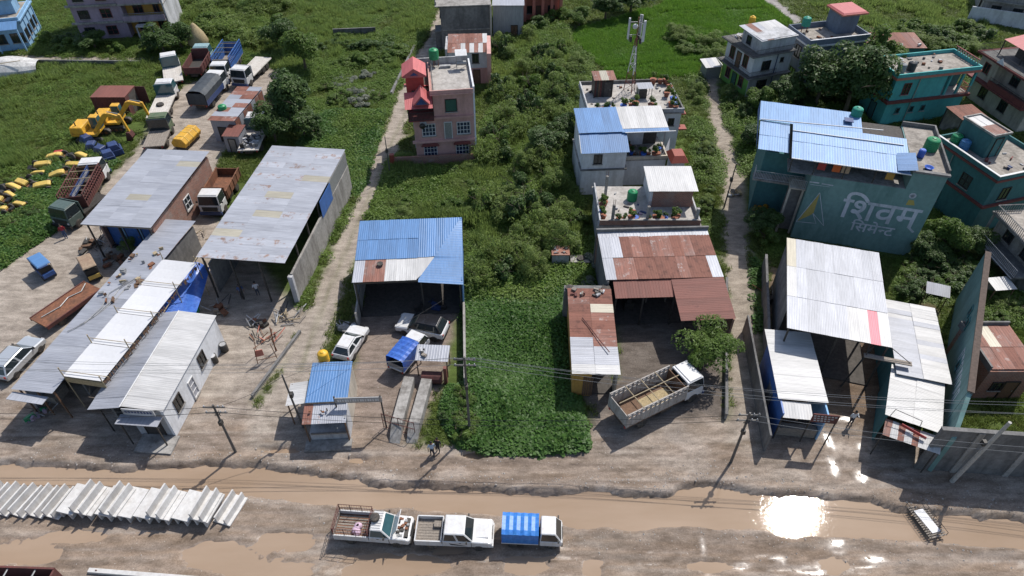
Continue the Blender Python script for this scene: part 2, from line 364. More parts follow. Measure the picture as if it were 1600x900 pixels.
puddles = [(30, 862, 2.6, 0.9), (110, 838, 2.2, 0.45), (345, 868, 2.9, 1.1), (445, 848, 1.9, 0.7), (420, 890, 3.4, 0.8), (610, 884, 3.4, 0.9), (700, 860, 1.2, 0.3), (820, 882, 1.5, 0.6), (925, 888, 0.7, 0.8), (1105, 885, 1.3, 0.4), (1305, 884, 0.9, 0.5), (60, 770, 3.0, 0.6), (560, 720, 1.0, 0.3), (745, 712, 1.2, 0.35), (440, 705, 1.6, 0.3)]
RUTS = [pw(q, -.3) for q in ([(-100, 868), (300, 842), (640, 862), (1000, 846), (1400, 868), (1700, 872)], [(520, 895), (800, 852), (1100, 868), (1700, 896)], [(880, 838), (1200, 850), (1700, 866)])]
def ground_z(x, y):
    x = np.asarray(x, float); y = np.asarray(y, float)
    yt = np.interp(x, [p[0] for p in ch_top], [p[1] for p in ch_top]) + 0.7 * (fbm(x * 0.9, y * 0.9, 3) - 0.5) + 0.3 * (fbm(x * 4.0, y * 4.0, 4, 2) - 0.5)
    yb = np.interp(x, [p[0] for p in ch_bot], [p[1] for p in ch_bot]) + 0.6 * (fbm(x * 0.8, y * 0.8, 5) - 0.5)
    z = 0.10 * (fbm(x * 0.35, y * 0.35, 1) - 0.5)
    front = np.clip((34.5 - y) / 4.0, 0, 1)
    z = z * (1 + 0.6 * front) - 0.05 * front + front * 0.07 * (fbm(x * 1.1, y * 3.2, 8, 4) - 0.5) + front * 0.035 * (fbm(x * 5, y * 5, 9, 2) - 0.5)
    south = np.clip((yb - y) / 0.6, 0, 1)
    zr = -0.33 + 0.16 * (fbm(x * 0.3, y * 0.9, 12) - 0.5) + 0.09 * (fbm(x * 1.2, y * 3.5, 13) - 0.5) + 0.10 * np.exp(-((yb - y - 0.9) / 0.6) ** 2) * fbm(x * 1.5, y * 1.5, 21)
    for tr in RUTS: zr = zr - 0.05 * np.clip(1 - np.abs(segd(x, y, tr, False) - .72) / .26, 0, 1) + 0.04 * np.clip(1 - np.abs(segd(x, y, tr, False) - 1.12) / .2, 0, 1)
    inside = (y < yt)
    bank = np.clip((yt - y) / 0.35, 0, 1); bank = bank * bank * (3 - 2 * bank)
    z = np.where(inside, z * (1 - bank) + (-0.62) * bank, z + 0.10 * np.exp(-((y - yt) / 0.7) ** 2) * (0.4 + fbm(x * 2.5, y * 2.5, 22)))
    z = np.where(y < yb, -0.62 * (1 - south) + zr * south, z)
    for px, py, rx, ry in puddles:
        c = P(px, py, -0.35)
        d = ((x - c.x) / rx) ** 2 + ((y - c.y) / ry) ** 2 + 1.2 * (fbm(x * 0.8, y * 1.4, 31) - 0.5) + 1.1 * (fbm(x * 2.6, y * 4.2, 33, 3) - 0.5)
        z = z - np.clip(1.25 - d, 0, 0.8) * (0.26 if py > 780 else 0.62)
    return z
def gz(x, y): return float(ground_z(np.array([x]), np.array([y]))[0])
def G(px, py):
    p = P(px, py, 0.0)
    for _ in range(3): p = P(px, py, gz(p.x, p.y))
    return p

ln = lambda *p: pw(p)
yard_left = ln((-120, 480), (0, 420), (100, 350), (185, 262), (222, 218), (240, 190), (258, 150), (300, 128), (420, 103), (445, 112), (380, 200), (345, 245), (335, 330), (455, 470), (500, 495), (440, 570), (392, 628), (380, 700), (-120, 700))
lane_left = ln((690, -10), (718, -10), (708, 40), (680, 95), (650, 160), (630, 218), (590, 322), (537, 460), (496, 575), (474, 700), (378, 700), (396, 640), (432, 590), (493, 450), (553, 312), (596, 205), (634, 110), (664, 60))
yard_blue = ln((548, 480), (718, 470), (700, 575), (650, 690), (480, 700), (500, 690), (560, 560))
yard_rust = ln((960, 440), (1060, 470), (1130, 480), (1138, 700), (905, 705), (930, 640), (890, 600), (965, 590))
lane_right = ln((1098, 105), (1118, 105), (1138, 190), (1162, 262), (1168, 330), (1172, 400), (1180, 470), (1188, 560), (1194, 700), (1138, 700), (1138, 560), (1136, 470), (1132, 400), (1128, 330), (1124, 262), (1106, 190))
yard_right = ln((1200, 410), (1400, 540), (1430, 470), (1470, 480), (1390, 700), (1195, 720), (1195, 560))
front = ln((-400, 615), (0, 612), (380, 628), (640, 690), (700, 702), (905, 697), (945, 650), (1130, 655), (1200, 640), (1380, 670), (1600, 720), (2000, 760), (2200, 1100), (-700, 1100))
path_far = ln((20, 84), (120, 88), (240, 90), (240, 95), (120, 96), (20, 93))
tarmac = ln((1165, -12), (1200, -12), (1258, 34), (1236, 40))
paddy = ln((893, 60), (905, 45), (960, 30), (1030, 12), (1060, -12), (1172, -12), (1238, 38), (1145, 62), (1105, 85), (1085, 118), (960, 124), (930, 95))
shade_yard_green = ln((1350, 260), (1480, 280), (1560, 380), (1500, 470), (1400, 470))
xs = np.concatenate([[-1500, -700, -350, -200, -130], np.arange(-95, 95.01, 0.36), [130, 200, 350, 700, 1500]])
ys = np.concatenate([[-1500, -400, -100, -30, 0, 8], np.arange(12, 40, 0.2), np.arange(40, 70, 0.45), np.arange(70, 128, 0.9), [135, 150, 180, 250, 400, 800, 2000]])
GX, GY = np.meshgrid(xs, ys)
GZ = ground_z(GX, GY)
wx = GX + 1.1 * (fbm(GX * 0.8, GY * 0.8, 41) - 0.5); wy = GY + 1.1 * (fbm(GX * 0.8, GY * 0.8, 42) - 0.5)
c_grass = np.array([0.075, 0.112, 0.028]); c_dirt = np.array([0.262, 0.206, 0.162]); c_dust = np.array([0.330, 0.288, 0.245])
c_grav = np.array([0.272, 0.234, 0.202]); c_oil = np.array([0.135, 0.115, 0.10]); c_mud = np.array([0.25, 0.185, 0.135]); c_soil = np.array([0.17, 0.125, 0.09])
A = np.ones(GX.shape + (3,)) * c_grass
def lay(mask, col): 
    global A
    A = A * (1 - mask[..., None]) + np.asarray(col) * mask[..., None]
lay(np.clip(fbm(GX * 0.12, GY * 0.12, 51) * 3 - 1.4, 0, 0.8), (0.085, 0.10, 0.03))
for poly, col, wd in ((path_far, c_dust, 1.0), (tarmac, (0.30, 0.28, 0.27), 0.6), (yard_left, c_dust, 1.2), (yard_blue, (0.235, 0.19, 0.16), 0.8), (yard_rust, c_oil, 1.0), (yard_right, c_soil, 1.0), (front, c_dirt, 1.0), (lane_left, c_dust * 0.97, 0.9), (lane_right, (0.30, 0.26, 0.215), 0.8), (paddy, (0.05, 0.10, 0.015), 0.8)):
    lay(soft(wx, wy, poly, wd), col)
fm = soft(wx, wy, front, 1.0)
lay(fm * np.clip(fbm(GX * 0.25, GY * 0.8, 61) * 3 - 1.2, 0, 1) * 0.8, c_grav)
lay(fm * np.clip(fbm(GX * 0.5, GY * 2.0, 62) * 6 - 3.2, 0, 1) * 0.6, c_soil); lay(fm * np.clip(fbm(GX * 0.45, GY * 0.9, 68) * 6 - 3.4, 0, 1) * 0.7, (0.42, 0.36, 0.31))
lay(fm * np.clip(fbm(GX * 0.15, GY * 0.4, 63) * 4 - 2.2, 0, 1) * 0.7, c_dust)
lay(soft(wx, wy, yard_left, 1) * np.clip(fbm(GX * 0.3, GY * 0.3, 64) * 4 - 2.1, 0, 1) * 0.6, c_grav)
lay(soft(wx, wy, yard_rust, 1) * np.clip(fbm(GX * 0.4, GY * 0.4, 65) * 4 - 2.0, 0, 1) * 0.6, (0.21, 0.185, 0.165))
# wheel ruts and grass strip along the lanes
lay(np.clip(1 - np.abs(segd(GX, GY, pw([(702, -10), (655, 130), (612, 222), (572, 318), (512, 458), (468, 580)]), False) - 0.0) / 0.35, 0, 1) * 0.45, (0.12, 0.13, 0.06))
# tyre tracks: pairs of pressed ruts along the road and across the yards
for tr, wgt in (([(-40, 868), (300, 842), (640, 862), (1000, 846), (1400, 868), (1640, 872)], .6), ([(520, 895), (800, 852), (1100, 868), (1640, 896)], .6), ([(880, 838), (1200, 850), (1640, 866)], .55), ([(-40, 700), (250, 692), (500, 708), (700, 735), (1000, 738), (1250, 735), (1420, 770)], .5), ([(430, 640), (480, 700), (640, 728), (860, 735)], .5), ([(1165, 640), (1160, 690), (1060, 735), (860, 742)], .5), ([(340, 680), (390, 600), (430, 540)], .4), ([(60, 520), (120, 440), (190, 330), (240, 230)], .35), ([(20, 560), (90, 460), (165, 350)], .35), ([(590, 700), (598, 600), (600, 500)], .4), ([(1290, 740), (1320, 640), (1340, 560)], .5)):
    w_ = pw(tr); near_ = np.abs(segd(GX, GY, w_, False) - .72)
    lay(np.clip(1 - near_ / .22, 0, 1) * wgt * (.55 + .45 * np.clip(fbm(GX * .4, GY * .4, 72) * 3 - 1, 0, 1)) * (GY > 8) * (GY < 120), (0.150, 0.120, 0.098))
yb_ = np.interp(GX, [p[0] for p in ch_bot], [p[1] for p in ch_bot])
lay(np.clip((WATER_Z + 0.13 - GZ) / 0.1, 0, 1) * 0.85, c_mud)
lay(fm * np.clip(fbm(GX * 0.07, GY * 3.4, 66, 3) * 5 - 2.8, 0, 1) * 0.5, (0.36, 0.315, 0.275)); lay(fm * np.clip(fbm(GX * 0.09, GY * 4.0, 67, 3) * 5 - 2.9, 0, 1) * 0.55, (0.155, 0.122, 0.10))
lay(((GY < yb_) & (GY > 5)) * np.clip(fbm(GX * 0.2, GY * 1.6, 71) * 4 - 2.0, 0, 1) * 0.6, (0.19, 0.15, 0.12))
wet = np.clip((WATER_Z + 0.045 - GZ) / 0.04, 0, 1)
for px, py, rx, ry in ((1296, 690, 0.5, 0.9), (1303, 730, 0.5, 1.0), (1345, 742, 0.7, 0.7), (1350, 700, 0.6, 0.6), (1312, 850, 0.8, 0.8), (1290, 888, 2.2, 0.5), (1222, 870, 0.4, 0.5), (1370, 872, 0.9, 0.4), (1320, 655, 0.8, 0.4), (1100, 850, 0.3, 0.8), (1160, 880, 0.8, 0.4)):
    c = P(px, py); d = ((GX - c.x) / rx) ** 2 + ((GY - c.y) / ry) ** 2 + 1.6 * (fbm(GX * 1.5, GY * 1.5, 81) - 0.5)
    wet = np.maximum(wet, np.clip(1.3 - d, 0, 1))
nyv, nxv = GX.shape
verts = np.stack([GX, GY, GZ], -1).reshape(-1, 3)
idx = np.arange(nyv * nxv).reshape(nyv, nxv)
quads = np.stack([idx[:-1, :-1], idx[:-1, 1:], idx[1:, 1:], idx[1:, :-1]], -1).reshape(-1, 4)
fc = verts[quads].mean(1)

def ground_mat():
    m = bpy.data.materials.new('earth'); nt, b = nodes_of(m)
    at = N(nt, 'ShaderNodeAttribute', attribute_name='albedo'); aw = N(nt, 'ShaderNodeAttribute', attribute_name='wet')
    geo = N(nt, 'ShaderNodeNewGeometry'); pos = geo.outputs['Position']
    mp = N(nt, 'ShaderNodeMapping'); mp.inputs['Scale'].default_value = (0.55, 1.5, 1); nt.links.new(pos, mp.inputs[0])
    n1 = noise(nt, mp.outputs[0], 1.0, 8, 0.72); n2 = noise(nt, pos, 9.0, 6, 0.75); n3 = noise(nt, pos, 38.0, 2, 0.5)
    c = mix(nt, at.outputs[0], ramp(nt, n1.outputs[0], [(0.32, (0.55, 0.53, 0.51)), (0.68, (1.35, 1.34, 1.33))]).outputs[0], 1.0, 'MULTIPLY')
    c = mix(nt, c, ramp(nt, n2.outputs[0], [(0.3, (0.68, 0.68, 0.68)), (0.72, (1.28, 1.28, 1.28))]).outputs[0], 1.0, 'MULTIPLY')
    vo = N(nt, 'ShaderNodeTexVoronoi'); vo.inputs['Scale'].default_value = 4.5; nt.links.new(pos, vo.inputs['Vector'])
    st = ramp(nt, vo.outputs['Distance'], [(0.10, (1, 1, 1)), (0.17, (0, 0, 0))])
    sp = N(nt, 'ShaderNodeSeparateColor'); nt.links.new(vo.outputs['Color'], sp.inputs[0])
    pk = ramp(nt, sp.outputs[0], [(0.80, (0, 0, 0)), (0.84, (0.8,) * 3)])
    mm = N(nt, 'ShaderNodeMath', operation='MULTIPLY'); nt.links.new(st.outputs[0], mm.inputs[0]); nt.links.new(pk.outputs[0], mm.inputs[1])
    sr = N(nt, 'ShaderNodeSeparateColor'); nt.links.new(at.outputs[0], sr.inputs[0])
    isd = N(nt, 'ShaderNodeMapRange'); nt.links.new(sr.outputs[0], isd.inputs[0]); isd.inputs[1].default_value = 0.09; isd.inputs[2].default_value = 0.16
    m2 = N(nt, 'ShaderNodeMath', operation='MULTIPLY'); nt.links.new(mm.outputs[0], m2.inputs[0]); nt.links.new(isd.outputs[0], m2.inputs[1])
    c = mix(nt, c, (0.46, 0.43, 0.39), m2.outputs[0])
    nt.links.new(c, b.inputs['Base Color'])
    wn_ = noise(nt, pos, 2.6, 6, 0.8)
    wm = N(nt, 'ShaderNodeMath', operation='MULTIPLY'); nt.links.new(aw.outputs[2], wm.inputs[0])
    nt.links.new(ramp(nt, wn_.outputs[0], [(0.36, (0, 0, 0)), (0.46, (1, 1, 1))]).outputs[0], wm.inputs[1])
    rr = N(nt, 'ShaderNodeMapRange'); nt.links.new(wm.outputs[0], rr.inputs[0]); rr.inputs[3].default_value = 0.95; rr.inputs[4].default_value = 0.26
    nt.links.new(rr.outputs[0], b.inputs['Roughness'])
    sp2 = N(nt, 'ShaderNodeMapRange'); nt.links.new(wm.outputs[0], sp2.inputs[0]); sp2.inputs[3].default_value = 0.15; sp2.inputs[4].default_value = 0.9
    nt.links.new(sp2.outputs[0], b.inputs['Specular IOR Level'])
    hs = N(nt, 'ShaderNodeMath', operation='ADD'); nt.links.new(n2.outputs[0], hs.inputs[0]); nt.links.new(n3.outputs[0], hs.inputs[1])
    bump(nt, hs.outputs[0], b, 0.5, 0.07)
    bs_ = N(nt, 'ShaderNodeMapRange'); nt.links.new(wm.outputs[0], bs_.inputs[0]); bs_.inputs[3].default_value = 0.5; bs_.inputs[4].default_value = 0.08
    bn_ = [n_ for n_ in nt.nodes if n_.type == 'BUMP'][0]; nt.links.new(bs_.outputs[0], bn_.inputs['Strength'])
    MATS['earth'] = m; return m
earth = ground_mat()
def ground_piece(name, sel):
    q = quads[sel]; used, inv = np.unique(q, return_inverse=True); q = inv.reshape(-1, 4)
    me = bpy.data.meshes.new(name); me.from_pydata(verts[used].tolist(), [], q.tolist())
    a = me.attributes.new('albedo', 'FLOAT_COLOR', 'POINT'); cc = np.ones((len(used), 4)); cc[:, :3] = A.reshape(-1, 3)[used]; a.data.foreach_set('color', cc.ravel())
    a2 = me.attributes.new('wet', 'FLOAT', 'POINT'); a2.data.foreach_set('value', wet.ravel()[used])
    me.polygons.foreach_set('use_smooth', np.ones(len(q), bool)); me.materials.append(earth); me.update()
    o = link(bpy.data.objects.new(name, me)); o['kind'] = 'structure'; return o
fx, fy = fc[:, 0], fc[:, 1]
rest = np.ones(len(quads), bool)
near = (np.abs(fx) < 95) & (fy > 8) & (fy < 135)
for nm, poly in (('dirt_lane', lane_left), ('dirt_lane', lane_right), ('tarmac_road', tarmac), ('rice_paddy', paddy), ('footpath', path_far)):
    s = near & rest & inpoly(fx, fy, poly) & ~inpoly(fx, fy, front); rest &= ~s; ground_piece(nm, s)
s = near & rest & inpoly(fx, fy, front); rest &= ~s; ground_piece('muddy_road', s)
s = near & rest & inpoly(fx, fy, yard_left); rest &= ~s; ground_piece('dirt_yard', s)
ground_piece('ground', rest)

def water_mat():
    m = bpy.data.materials.new('muddy_water'); nt, b = nodes_of(m)
    geo = N(nt, 'ShaderNodeNewGeometry'); pos = geo.outputs['Position']
    mp = N(nt, 'ShaderNodeMapping'); mp.inputs['Scale'].default_value = (0.12, 0.5, 1); nt.links.new(pos, mp.inputs[0])
    n1 = noise(nt, mp.outputs[0], 1.0, 4, 0.55)
    nt.links.new(ramp(nt, n1.outputs[0], [(0.3, (0.265, 0.190, 0.130)), (0.7, (0.320, 0.238, 0.172))]).outputs[0], b.inputs['Base Color'])
    b.inputs['Roughness'].default_value = 0.035; b.inputs['IOR'].default_value = 1.33; b.inputs['Specular IOR Level'].default_value = 0.3
    n2 = noise(nt, pos, 5.0, 4, 0.6); bump(nt, n2.outputs[0], b, 0.095, 0.03)
    MATS['muddy_water'] = m; return m
wmb = MB(); wmb.add([(-95, 8.2, WATER_Z), (95, 8.2, WATER_Z), (95, 33, WATER_Z), (-95, 33, WATER_Z)], [(0, 1, 2, 3)])
wo = wmb.build('water', water_mat()); wo['kind'] = 'structure'
# ---------------------------------------------------------------- building kit
def site(A, B, C, h):
    a, b, q = P(*A, h), P(*B, h), P(*C, h); ang = math.atan2(b.y - a.y, b.x - a.x)
    return (a.x, a.y), ang, (b - a).length, -(q.x - b.x) * math.sin(ang) + (q.y - b.y) * math.cos(ang)
SHEETS = {}
def sheet_mesh(wd, l, ribs=5, rh=0.008):
    k = (round(wd, 2), round(l, 2), ribs)
    if k in SHEETS: return SHEETS[k]
    wd, l = k[0], k[1]; prof = []; p = wd / ribs
    for i in range(ribs): prof += [(i * p, 0), (i * p + p * 0.30, 0), (i * p + p * 0.42, rh), (i * p + p * 0.62, rh), (i * p + p * 0.74, 0)]
    prof.append((wd + 0.03, 0)); n = len(prof)
    vs = [(x, -0.06, z) for x, z in prof] + [(x, l, z) for x, z in prof]
    me = bpy.data.meshes.new('roof_sheet'); me.from_pydata(vs, [], [(i, i + 1, i + 1 + n, i + n) for i in range(n - 1)]); me.update()
    me.materials.append(zinc); SHEETS[k] = me; return me
class Bd:
    def __init__(s, name, label, cat, o, ang, group=None, z=0.0):
        s.r = thing(name, label, cat, (o[0], o[1], z), ang, group)
    def box(s, name, mat, x0, x1, y0, y1, z0, z1, parent=None, bevel=0):
        return MB().box(x0, x1, y0, y1, z0, z1).build(name, mat, parent or s.r, bevel=bevel)
    def mb(s, name, mat, m, parent=None, smooth=False, bevel=0): return m.build(name, mat, parent or s.r, smooth, bevel)
    def roof(s, o, ux, uy, sw, sl, mat, name='roof_sheet', ribs=5, jit=0.012, parent=None):
        """ux: direction across the ribs, uy: direction the sheets run (downhill end first); whole lengths"""
        o, ux, uy = Vector(o), Vector(ux), Vector(uy); nx = max(1, round(ux.length / sw)); ny = max(1, round(uy.length / sl))
        w_, l_ = ux.length / nx, uy.length / ny; ex, ey = ux.normalized(), uy.normalized(); nz = ex.cross(ey).normalized()
        if nz.z < 0: nz = -nz
        ey2 = nz.cross(ex)
        me = sheet_mesh(w_, l_, ribs); out = []
        for j in range(ny):
            for i in range(nx):
                ob = bpy.data.objects.new(name, me); link(ob, parent or s.r)
                t = 0.02 * rng.random() / max(l_, 0.5)
                ey3 = (ey - nz * 0.012 / l_ - nz * t).normalized(); nz3 = ex.cross(ey3)
                if nz3.z < 0: nz3 = -nz3
                p = o + ux * (i / nx) + uy * (j / ny) + nz * (0.02 + 0.007 * (i % 2) + 0.006 * (j % 2) + jit * rng.random())
                ob.matrix_basis = Matrix(((ex.x, ey3.x, nz3.x, p.x), (ex.y, ey3.y, nz3.y, p.y), (ex.z, ey3.z, nz3.z, p.z), (0, 0, 0, 1)))
                m = mat(i, j, nx, ny) if callable(mat) else mat
                ob.material_slots[0].link = 'OBJECT'; ob.material_slots[0].material = m
                out.append(ob)
        return out
    def _p(s, face, at):
        return {'F': lambda u, d, z: (u, at - d, z), 'B': lambda u, d, z: (u, at + d, z), 'L': lambda u, d, z: (at - d, u, z), 'R': lambda u, d, z: (at + d, u, z)}[face]
    def fbox(s, m, f, u0, u1, d0, d1, z0, z1):
        pts = [(u0, d0, z0), (u1, d0, z0), (u1, d1, z0), (u0, d1, z0), (u0, d0, z1), (u1, d0, z1), (u1, d1, z1), (u0, d1, z1)]
        m.hexa([f(*p) for p in pts])
    def win(s, face, at, u, z, w_, h_, cols=2, rows=1, fm=None, pmat=None, name='window', sill=True, fw=0.07, grille=False, parent=None):
        f = s._p(face, at); fm = fm or dark_frame; pmat = pmat or glass; m = MB(); u0, u1, z0, z1 = u - w_ / 2, u + w_ / 2, z, z + h_
        for a, b, c, d in ((u0, u1, z0, z0 + fw), (u0, u1, z1 - fw, z1), (u0, u0 + fw, z0 + fw, z1 - fw), (u1 - fw, u1, z0 + fw, z1 - fw)): s.fbox(m, f, a, b, 0.004, 0.09, c, d)
        for i in range(1, cols):
            c = u0 + w_ * i / cols; s.fbox(m, f, c - fw * 0.4, c + fw * 0.4, 0.005, 0.07, z0 + fw, z1 - fw)
        for i in range(1, rows):
            c = z0 + h_ * i / rows; s.fbox(m, f, u0 + fw, u1 - fw, 0.006, 0.065, c - fw * 0.3, c + fw * 0.3)
        if grille:
            for i in range(1, 6):
                c = z0 + h_ * i / 6; s.fbox(m, f, u0 + fw, u1 - fw, 0.045, 0.06, c - 0.012, c + 0.012)
        wo_ = m.build(name, fm, parent or s.r)
        q = MB(); s.fbox(q, f, u0 + fw, u1 - fw, 0.003, 0.02, z0 + fw, z1 - fw); q.build('pane', pmat, wo_)
        if sill: q = MB(); s.fbox(q, f, u0 - 0.08, u1 + 0.08, 0.002, 0.14, z0 - 0.09, z0 - 0.005); q.build('sill', concrete, wo_)
        return wo_
    def door(s, face, at, u, z, w_, h_, mat=None, fm=None, name='door'):
        f = s._p(face, at); m = MB(); s.fbox(m, f, u - w_ / 2, u + w_ / 2, 0.003, 0.05, z, z + h_); d = m.build(name, mat or brown_wood, s.r)
        m = MB(); fw = 0.08
        for a, b, c, e in ((u - w_ / 2 - fw, u - w_ / 2, z, z + h_), (u + w_ / 2, u + w_ / 2 + fw, z, z + h_), (u - w_ / 2 - fw, u + w_ / 2 + fw, z + h_, z + h_ + fw)): s.fbox(m, f, a, b, 0.002, 0.09, c, e)
        m.build('frame', fm or dark_frame, d)
        m = MB(); s.fbox(m, f, u + w_ * 0.32, u + w_ * 0.38, 0.05, 0.09, z + h_ * 0.45, z + h_ * 0.53); m.build('handle', grey_metal, d); return d
    def parapet(s, mat, x0, x1, y0, y1, z0, z1, t=0.14, sides='FBLR', name='parapet'):
        m = MB()
        if 'F' in sides: m.box(x0, x1, y0, y0 + t, z0, z1)
        if 'B' in sides: m.box(x0, x1, y1 - t, y1, z0, z1)
        if 'L' in sides: m.box(x0, x0 + t, y0 + t + .002, y1 - t - .002, z0, z1)
        if 'R' in sides: m.box(x1 - t, x1, y0 + t + .002, y1 - t - .002, z0, z1)
        if len(sides) == 2 and set(sides) == set('LR'):
            MB().box(x0, x0 + t, y0, y1, z0, z1).build(name, mat, s.r); return MB().box(x1 - t, x1, y0, y1, z0, z1).build(name, mat, s.r)
        return m.build(name, mat, s.r)
    def rail(s, mat, pts, z0, h_, gap=0.14, name='railing', r=0.018):
        m = MB()
        for (ax, ay), (bx, by) in zip(pts, pts[1:]):
            L = math.hypot(bx - ax, by - ay); n = max(2, int(L / gap))
            for k in range(n + 1):
                t = k / n; m.bar((ax + (bx - ax) * t, ay + (by - ay) * t, z0), (ax + (bx - ax) * t, ay + (by - ay) * t, z0 + h_), r, 4)
            for zz in (z0 + h_, z0 + 0.08): m.bar((ax, ay, zz), (bx, by, zz), r * 1.4, 4)
        return m.build(name, mat, s.r)
    def many(s, name, mat, boxes):
        for q in boxes: MB().box(*q).build(name, mat, s.r)
    def posts(s, mat, pts, z0, z1, t=0.12, name='post'):
        for x, y in pts: MB().box(x - t / 2, x + t / 2, y - t / 2, y + t / 2, z0, z1).build(name, mat, s.r)
    def junk(s, x0, x1, y0, y1, z, n, mats, name='rubble', mx=0.25):
        m = MB()
        for _ in range(n):
            a = rng.uniform(0.05, mx); b = rng.uniform(0.04, mx * 0.7); c = rng.uniform(0.03, mx * 0.5)
            m.M = Matrix.Translation((rng.uniform(x0, x1), rng.uniform(y0, y1), z)) @ Matrix.Rotation(rng.uniform(0, 6.28), 4, 'Z') @ Matrix.Rotation(rng.uniform(-.2, .2), 4, 'X')
            m.box(-a, a, -b, b, 0, 2 * c)
        m.M = Matrix.Identity(4)
        o = m.build(name, mats, s.r)
        for p in o.data.polygons: p.material_index = (p.index // 6) % len(o.data.materials)
        o['kind'] = 'stuff'
        return o
def tank(loc, r, h, mat, label, group=None, stand=0.0):
    t = thing('water_tank', label, 'water tank', loc, rng.uniform(0, 6), group)
    prof = [(r * .96, stand)]
    for k in range(5):
        z = stand + h * 0.78 * k / 5; prof += [(r, z + 0.02), (r, z + h * .11), (r * .95, z + h * .125), (r * .95, z + h * .145)]
    prof += [(r, stand + h * .79), (r * .85, stand + h * .88), (r * .4, stand + h * .95), (r * .38, stand + h * .955)]
    MB().lathe(prof, 20).build('body', mat, t, True)
    MB().lathe([(r * .34, stand + h * .955), (r * .34, stand + h), (r * .2, stand + h * 1.02)], 14).build('lid', mat, t)
    if stand > 0.05:
        m = MB()
        for k in range(4):
            a = k * math.pi / 2 + .4; m.bar((r * .8 * math.cos(a), r * .8 * math.sin(a), 0), (r * .8 * math.cos(a), r * .8 * math.sin(a), stand), 0.04, 5)
        m.build('stand', rust_metal, t)
    return t
pick = lambda *ms: (lambda i, j, nx, ny: ms[int(rng.random() * len(ms))])

# ================================================================ sheds on the left
o, a, W, D = site((126, 350), (236, 357), (335, 240), 4.2)
b = Bd('workshop_shed', 'grey tin roofed workshop shed with brick side wall and three roof bands', 'shed', o, a)
b.roof((0, 0, 4.15), (0, D, 0.15), (W, 0, 0.12), 1.0, W / 3, lambda i, j, nx, ny: zinc_tan if (i, j) in ((4, 1), (10, 2)) else (zinc if j == 0 else (zinc_old if rng.random() < .3 else zinc)))
b.box('brick_wall', brick, W - 0.45, W - 0.25, 0.5, D - 0.3, 0, 3.95)
b.box('back_wall', brick, 0.3, W - 0.46, D - 0.5, D - 0.3, 0, 3.95)
b.box('side_wall', brick, 0.3, 0.5, 1.6, D - 0.52, 0, 3.95)
b.box('front_wall', skyblue_wall, 0.52, W - 0.47, 2.2, 2.38, 0, 3.9)
b.win('R', W - 0.25, D * 0.52, 1.6, 1.2, 1.4, 2, 2, white_paint)
for u in (1.2, 2.9, 4.6): b.door('F', 2.2, u, 0.02, 1.3, 2.4, blue_paint)
b.posts(steel_dark, [(0.4, 0.25), (W * .5, 0.25), (W - .4, 0.25)], 0, 4.1)
b.many('purlin', grey_wood, [(0.1, W - .1, .1, .2, 3.98, 4.1), (0.1, W - .1, D * .33, D * .33 + .1, 4.0, 4.12), (0.1, W - .1, D * .66, D * .66 + .1, 4.0, 4.14)])

o, a, W, D = site((307, 402), (445, 412), (537, 235), 5.0)
b = Bd('garage_shed', 'large open grey tin garage shed with rust streaked roof and blue panel in side wall', 'shed', o, a)
b.roof((0, 0, 5.0), (0, D, 0.05), (W, 0, 0.05), 1.0, W / 3, lambda i, j, nx, ny: zinc_tan if (i, j) in ((3, 0), (6, 1), (9, 1), (12, 2)) else (zinc_spot if (i % 2 == 0 and rng.random() < .75) else zinc))
b.box('side_wall', concrete, W - 0.15, W + 0.05, 0.6, D - 0.2, 0, 3.3)
b.mb('wall_panel', grey_metal, MB().prism([(D * .62, 3.3), (D - .2, 3.3), (D - .2, 4.93), (D * .75, 4.93)], W - .1, W - .02) if False else MB().hexa([(W - .1, D * .62, 3.31), (W, D * .62, 3.31), (W, D - .2, 3.31), (W - .1, D - .2, 3.31), (W - .1, D * .68, 4.93), (W, D * .68, 4.93), (W, D - .2, 4.93), (W - .1, D - .2, 4.93)]))
b.box('blue_panel', blue_paint, W + 0.06, W + 0.1, D * .5, D * .68, 3.0, 4.9)
b.box('back_wall', zinc_old, 0.1, W - .16, D - .3, D - .18, 0, 4.9)
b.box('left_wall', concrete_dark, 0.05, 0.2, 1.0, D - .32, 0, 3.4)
b.box('end_pillar', white_dirty, W - .3, W + .12, .25, .58, 0, 3.2)
b.posts(steel_dark, [(.3, .3), (W * .35, .3), (W * .68, .3)] + [(W - .2, D * k / 6) for k in range(1, 6)], 0, 4.98)
b.many('truss', steel_dark, [(.1, W - .1, .25, .33, 4.75, 4.9), (.1, W - .1, D * .25, D * .25 + .08, 4.75, 4.92), (.1, W - .1, D * .5, D * .5 + .08, 4.75, 4.92), (.1, W - .1, D * .75, D * .75 + .08, 4.75, 4.92)])

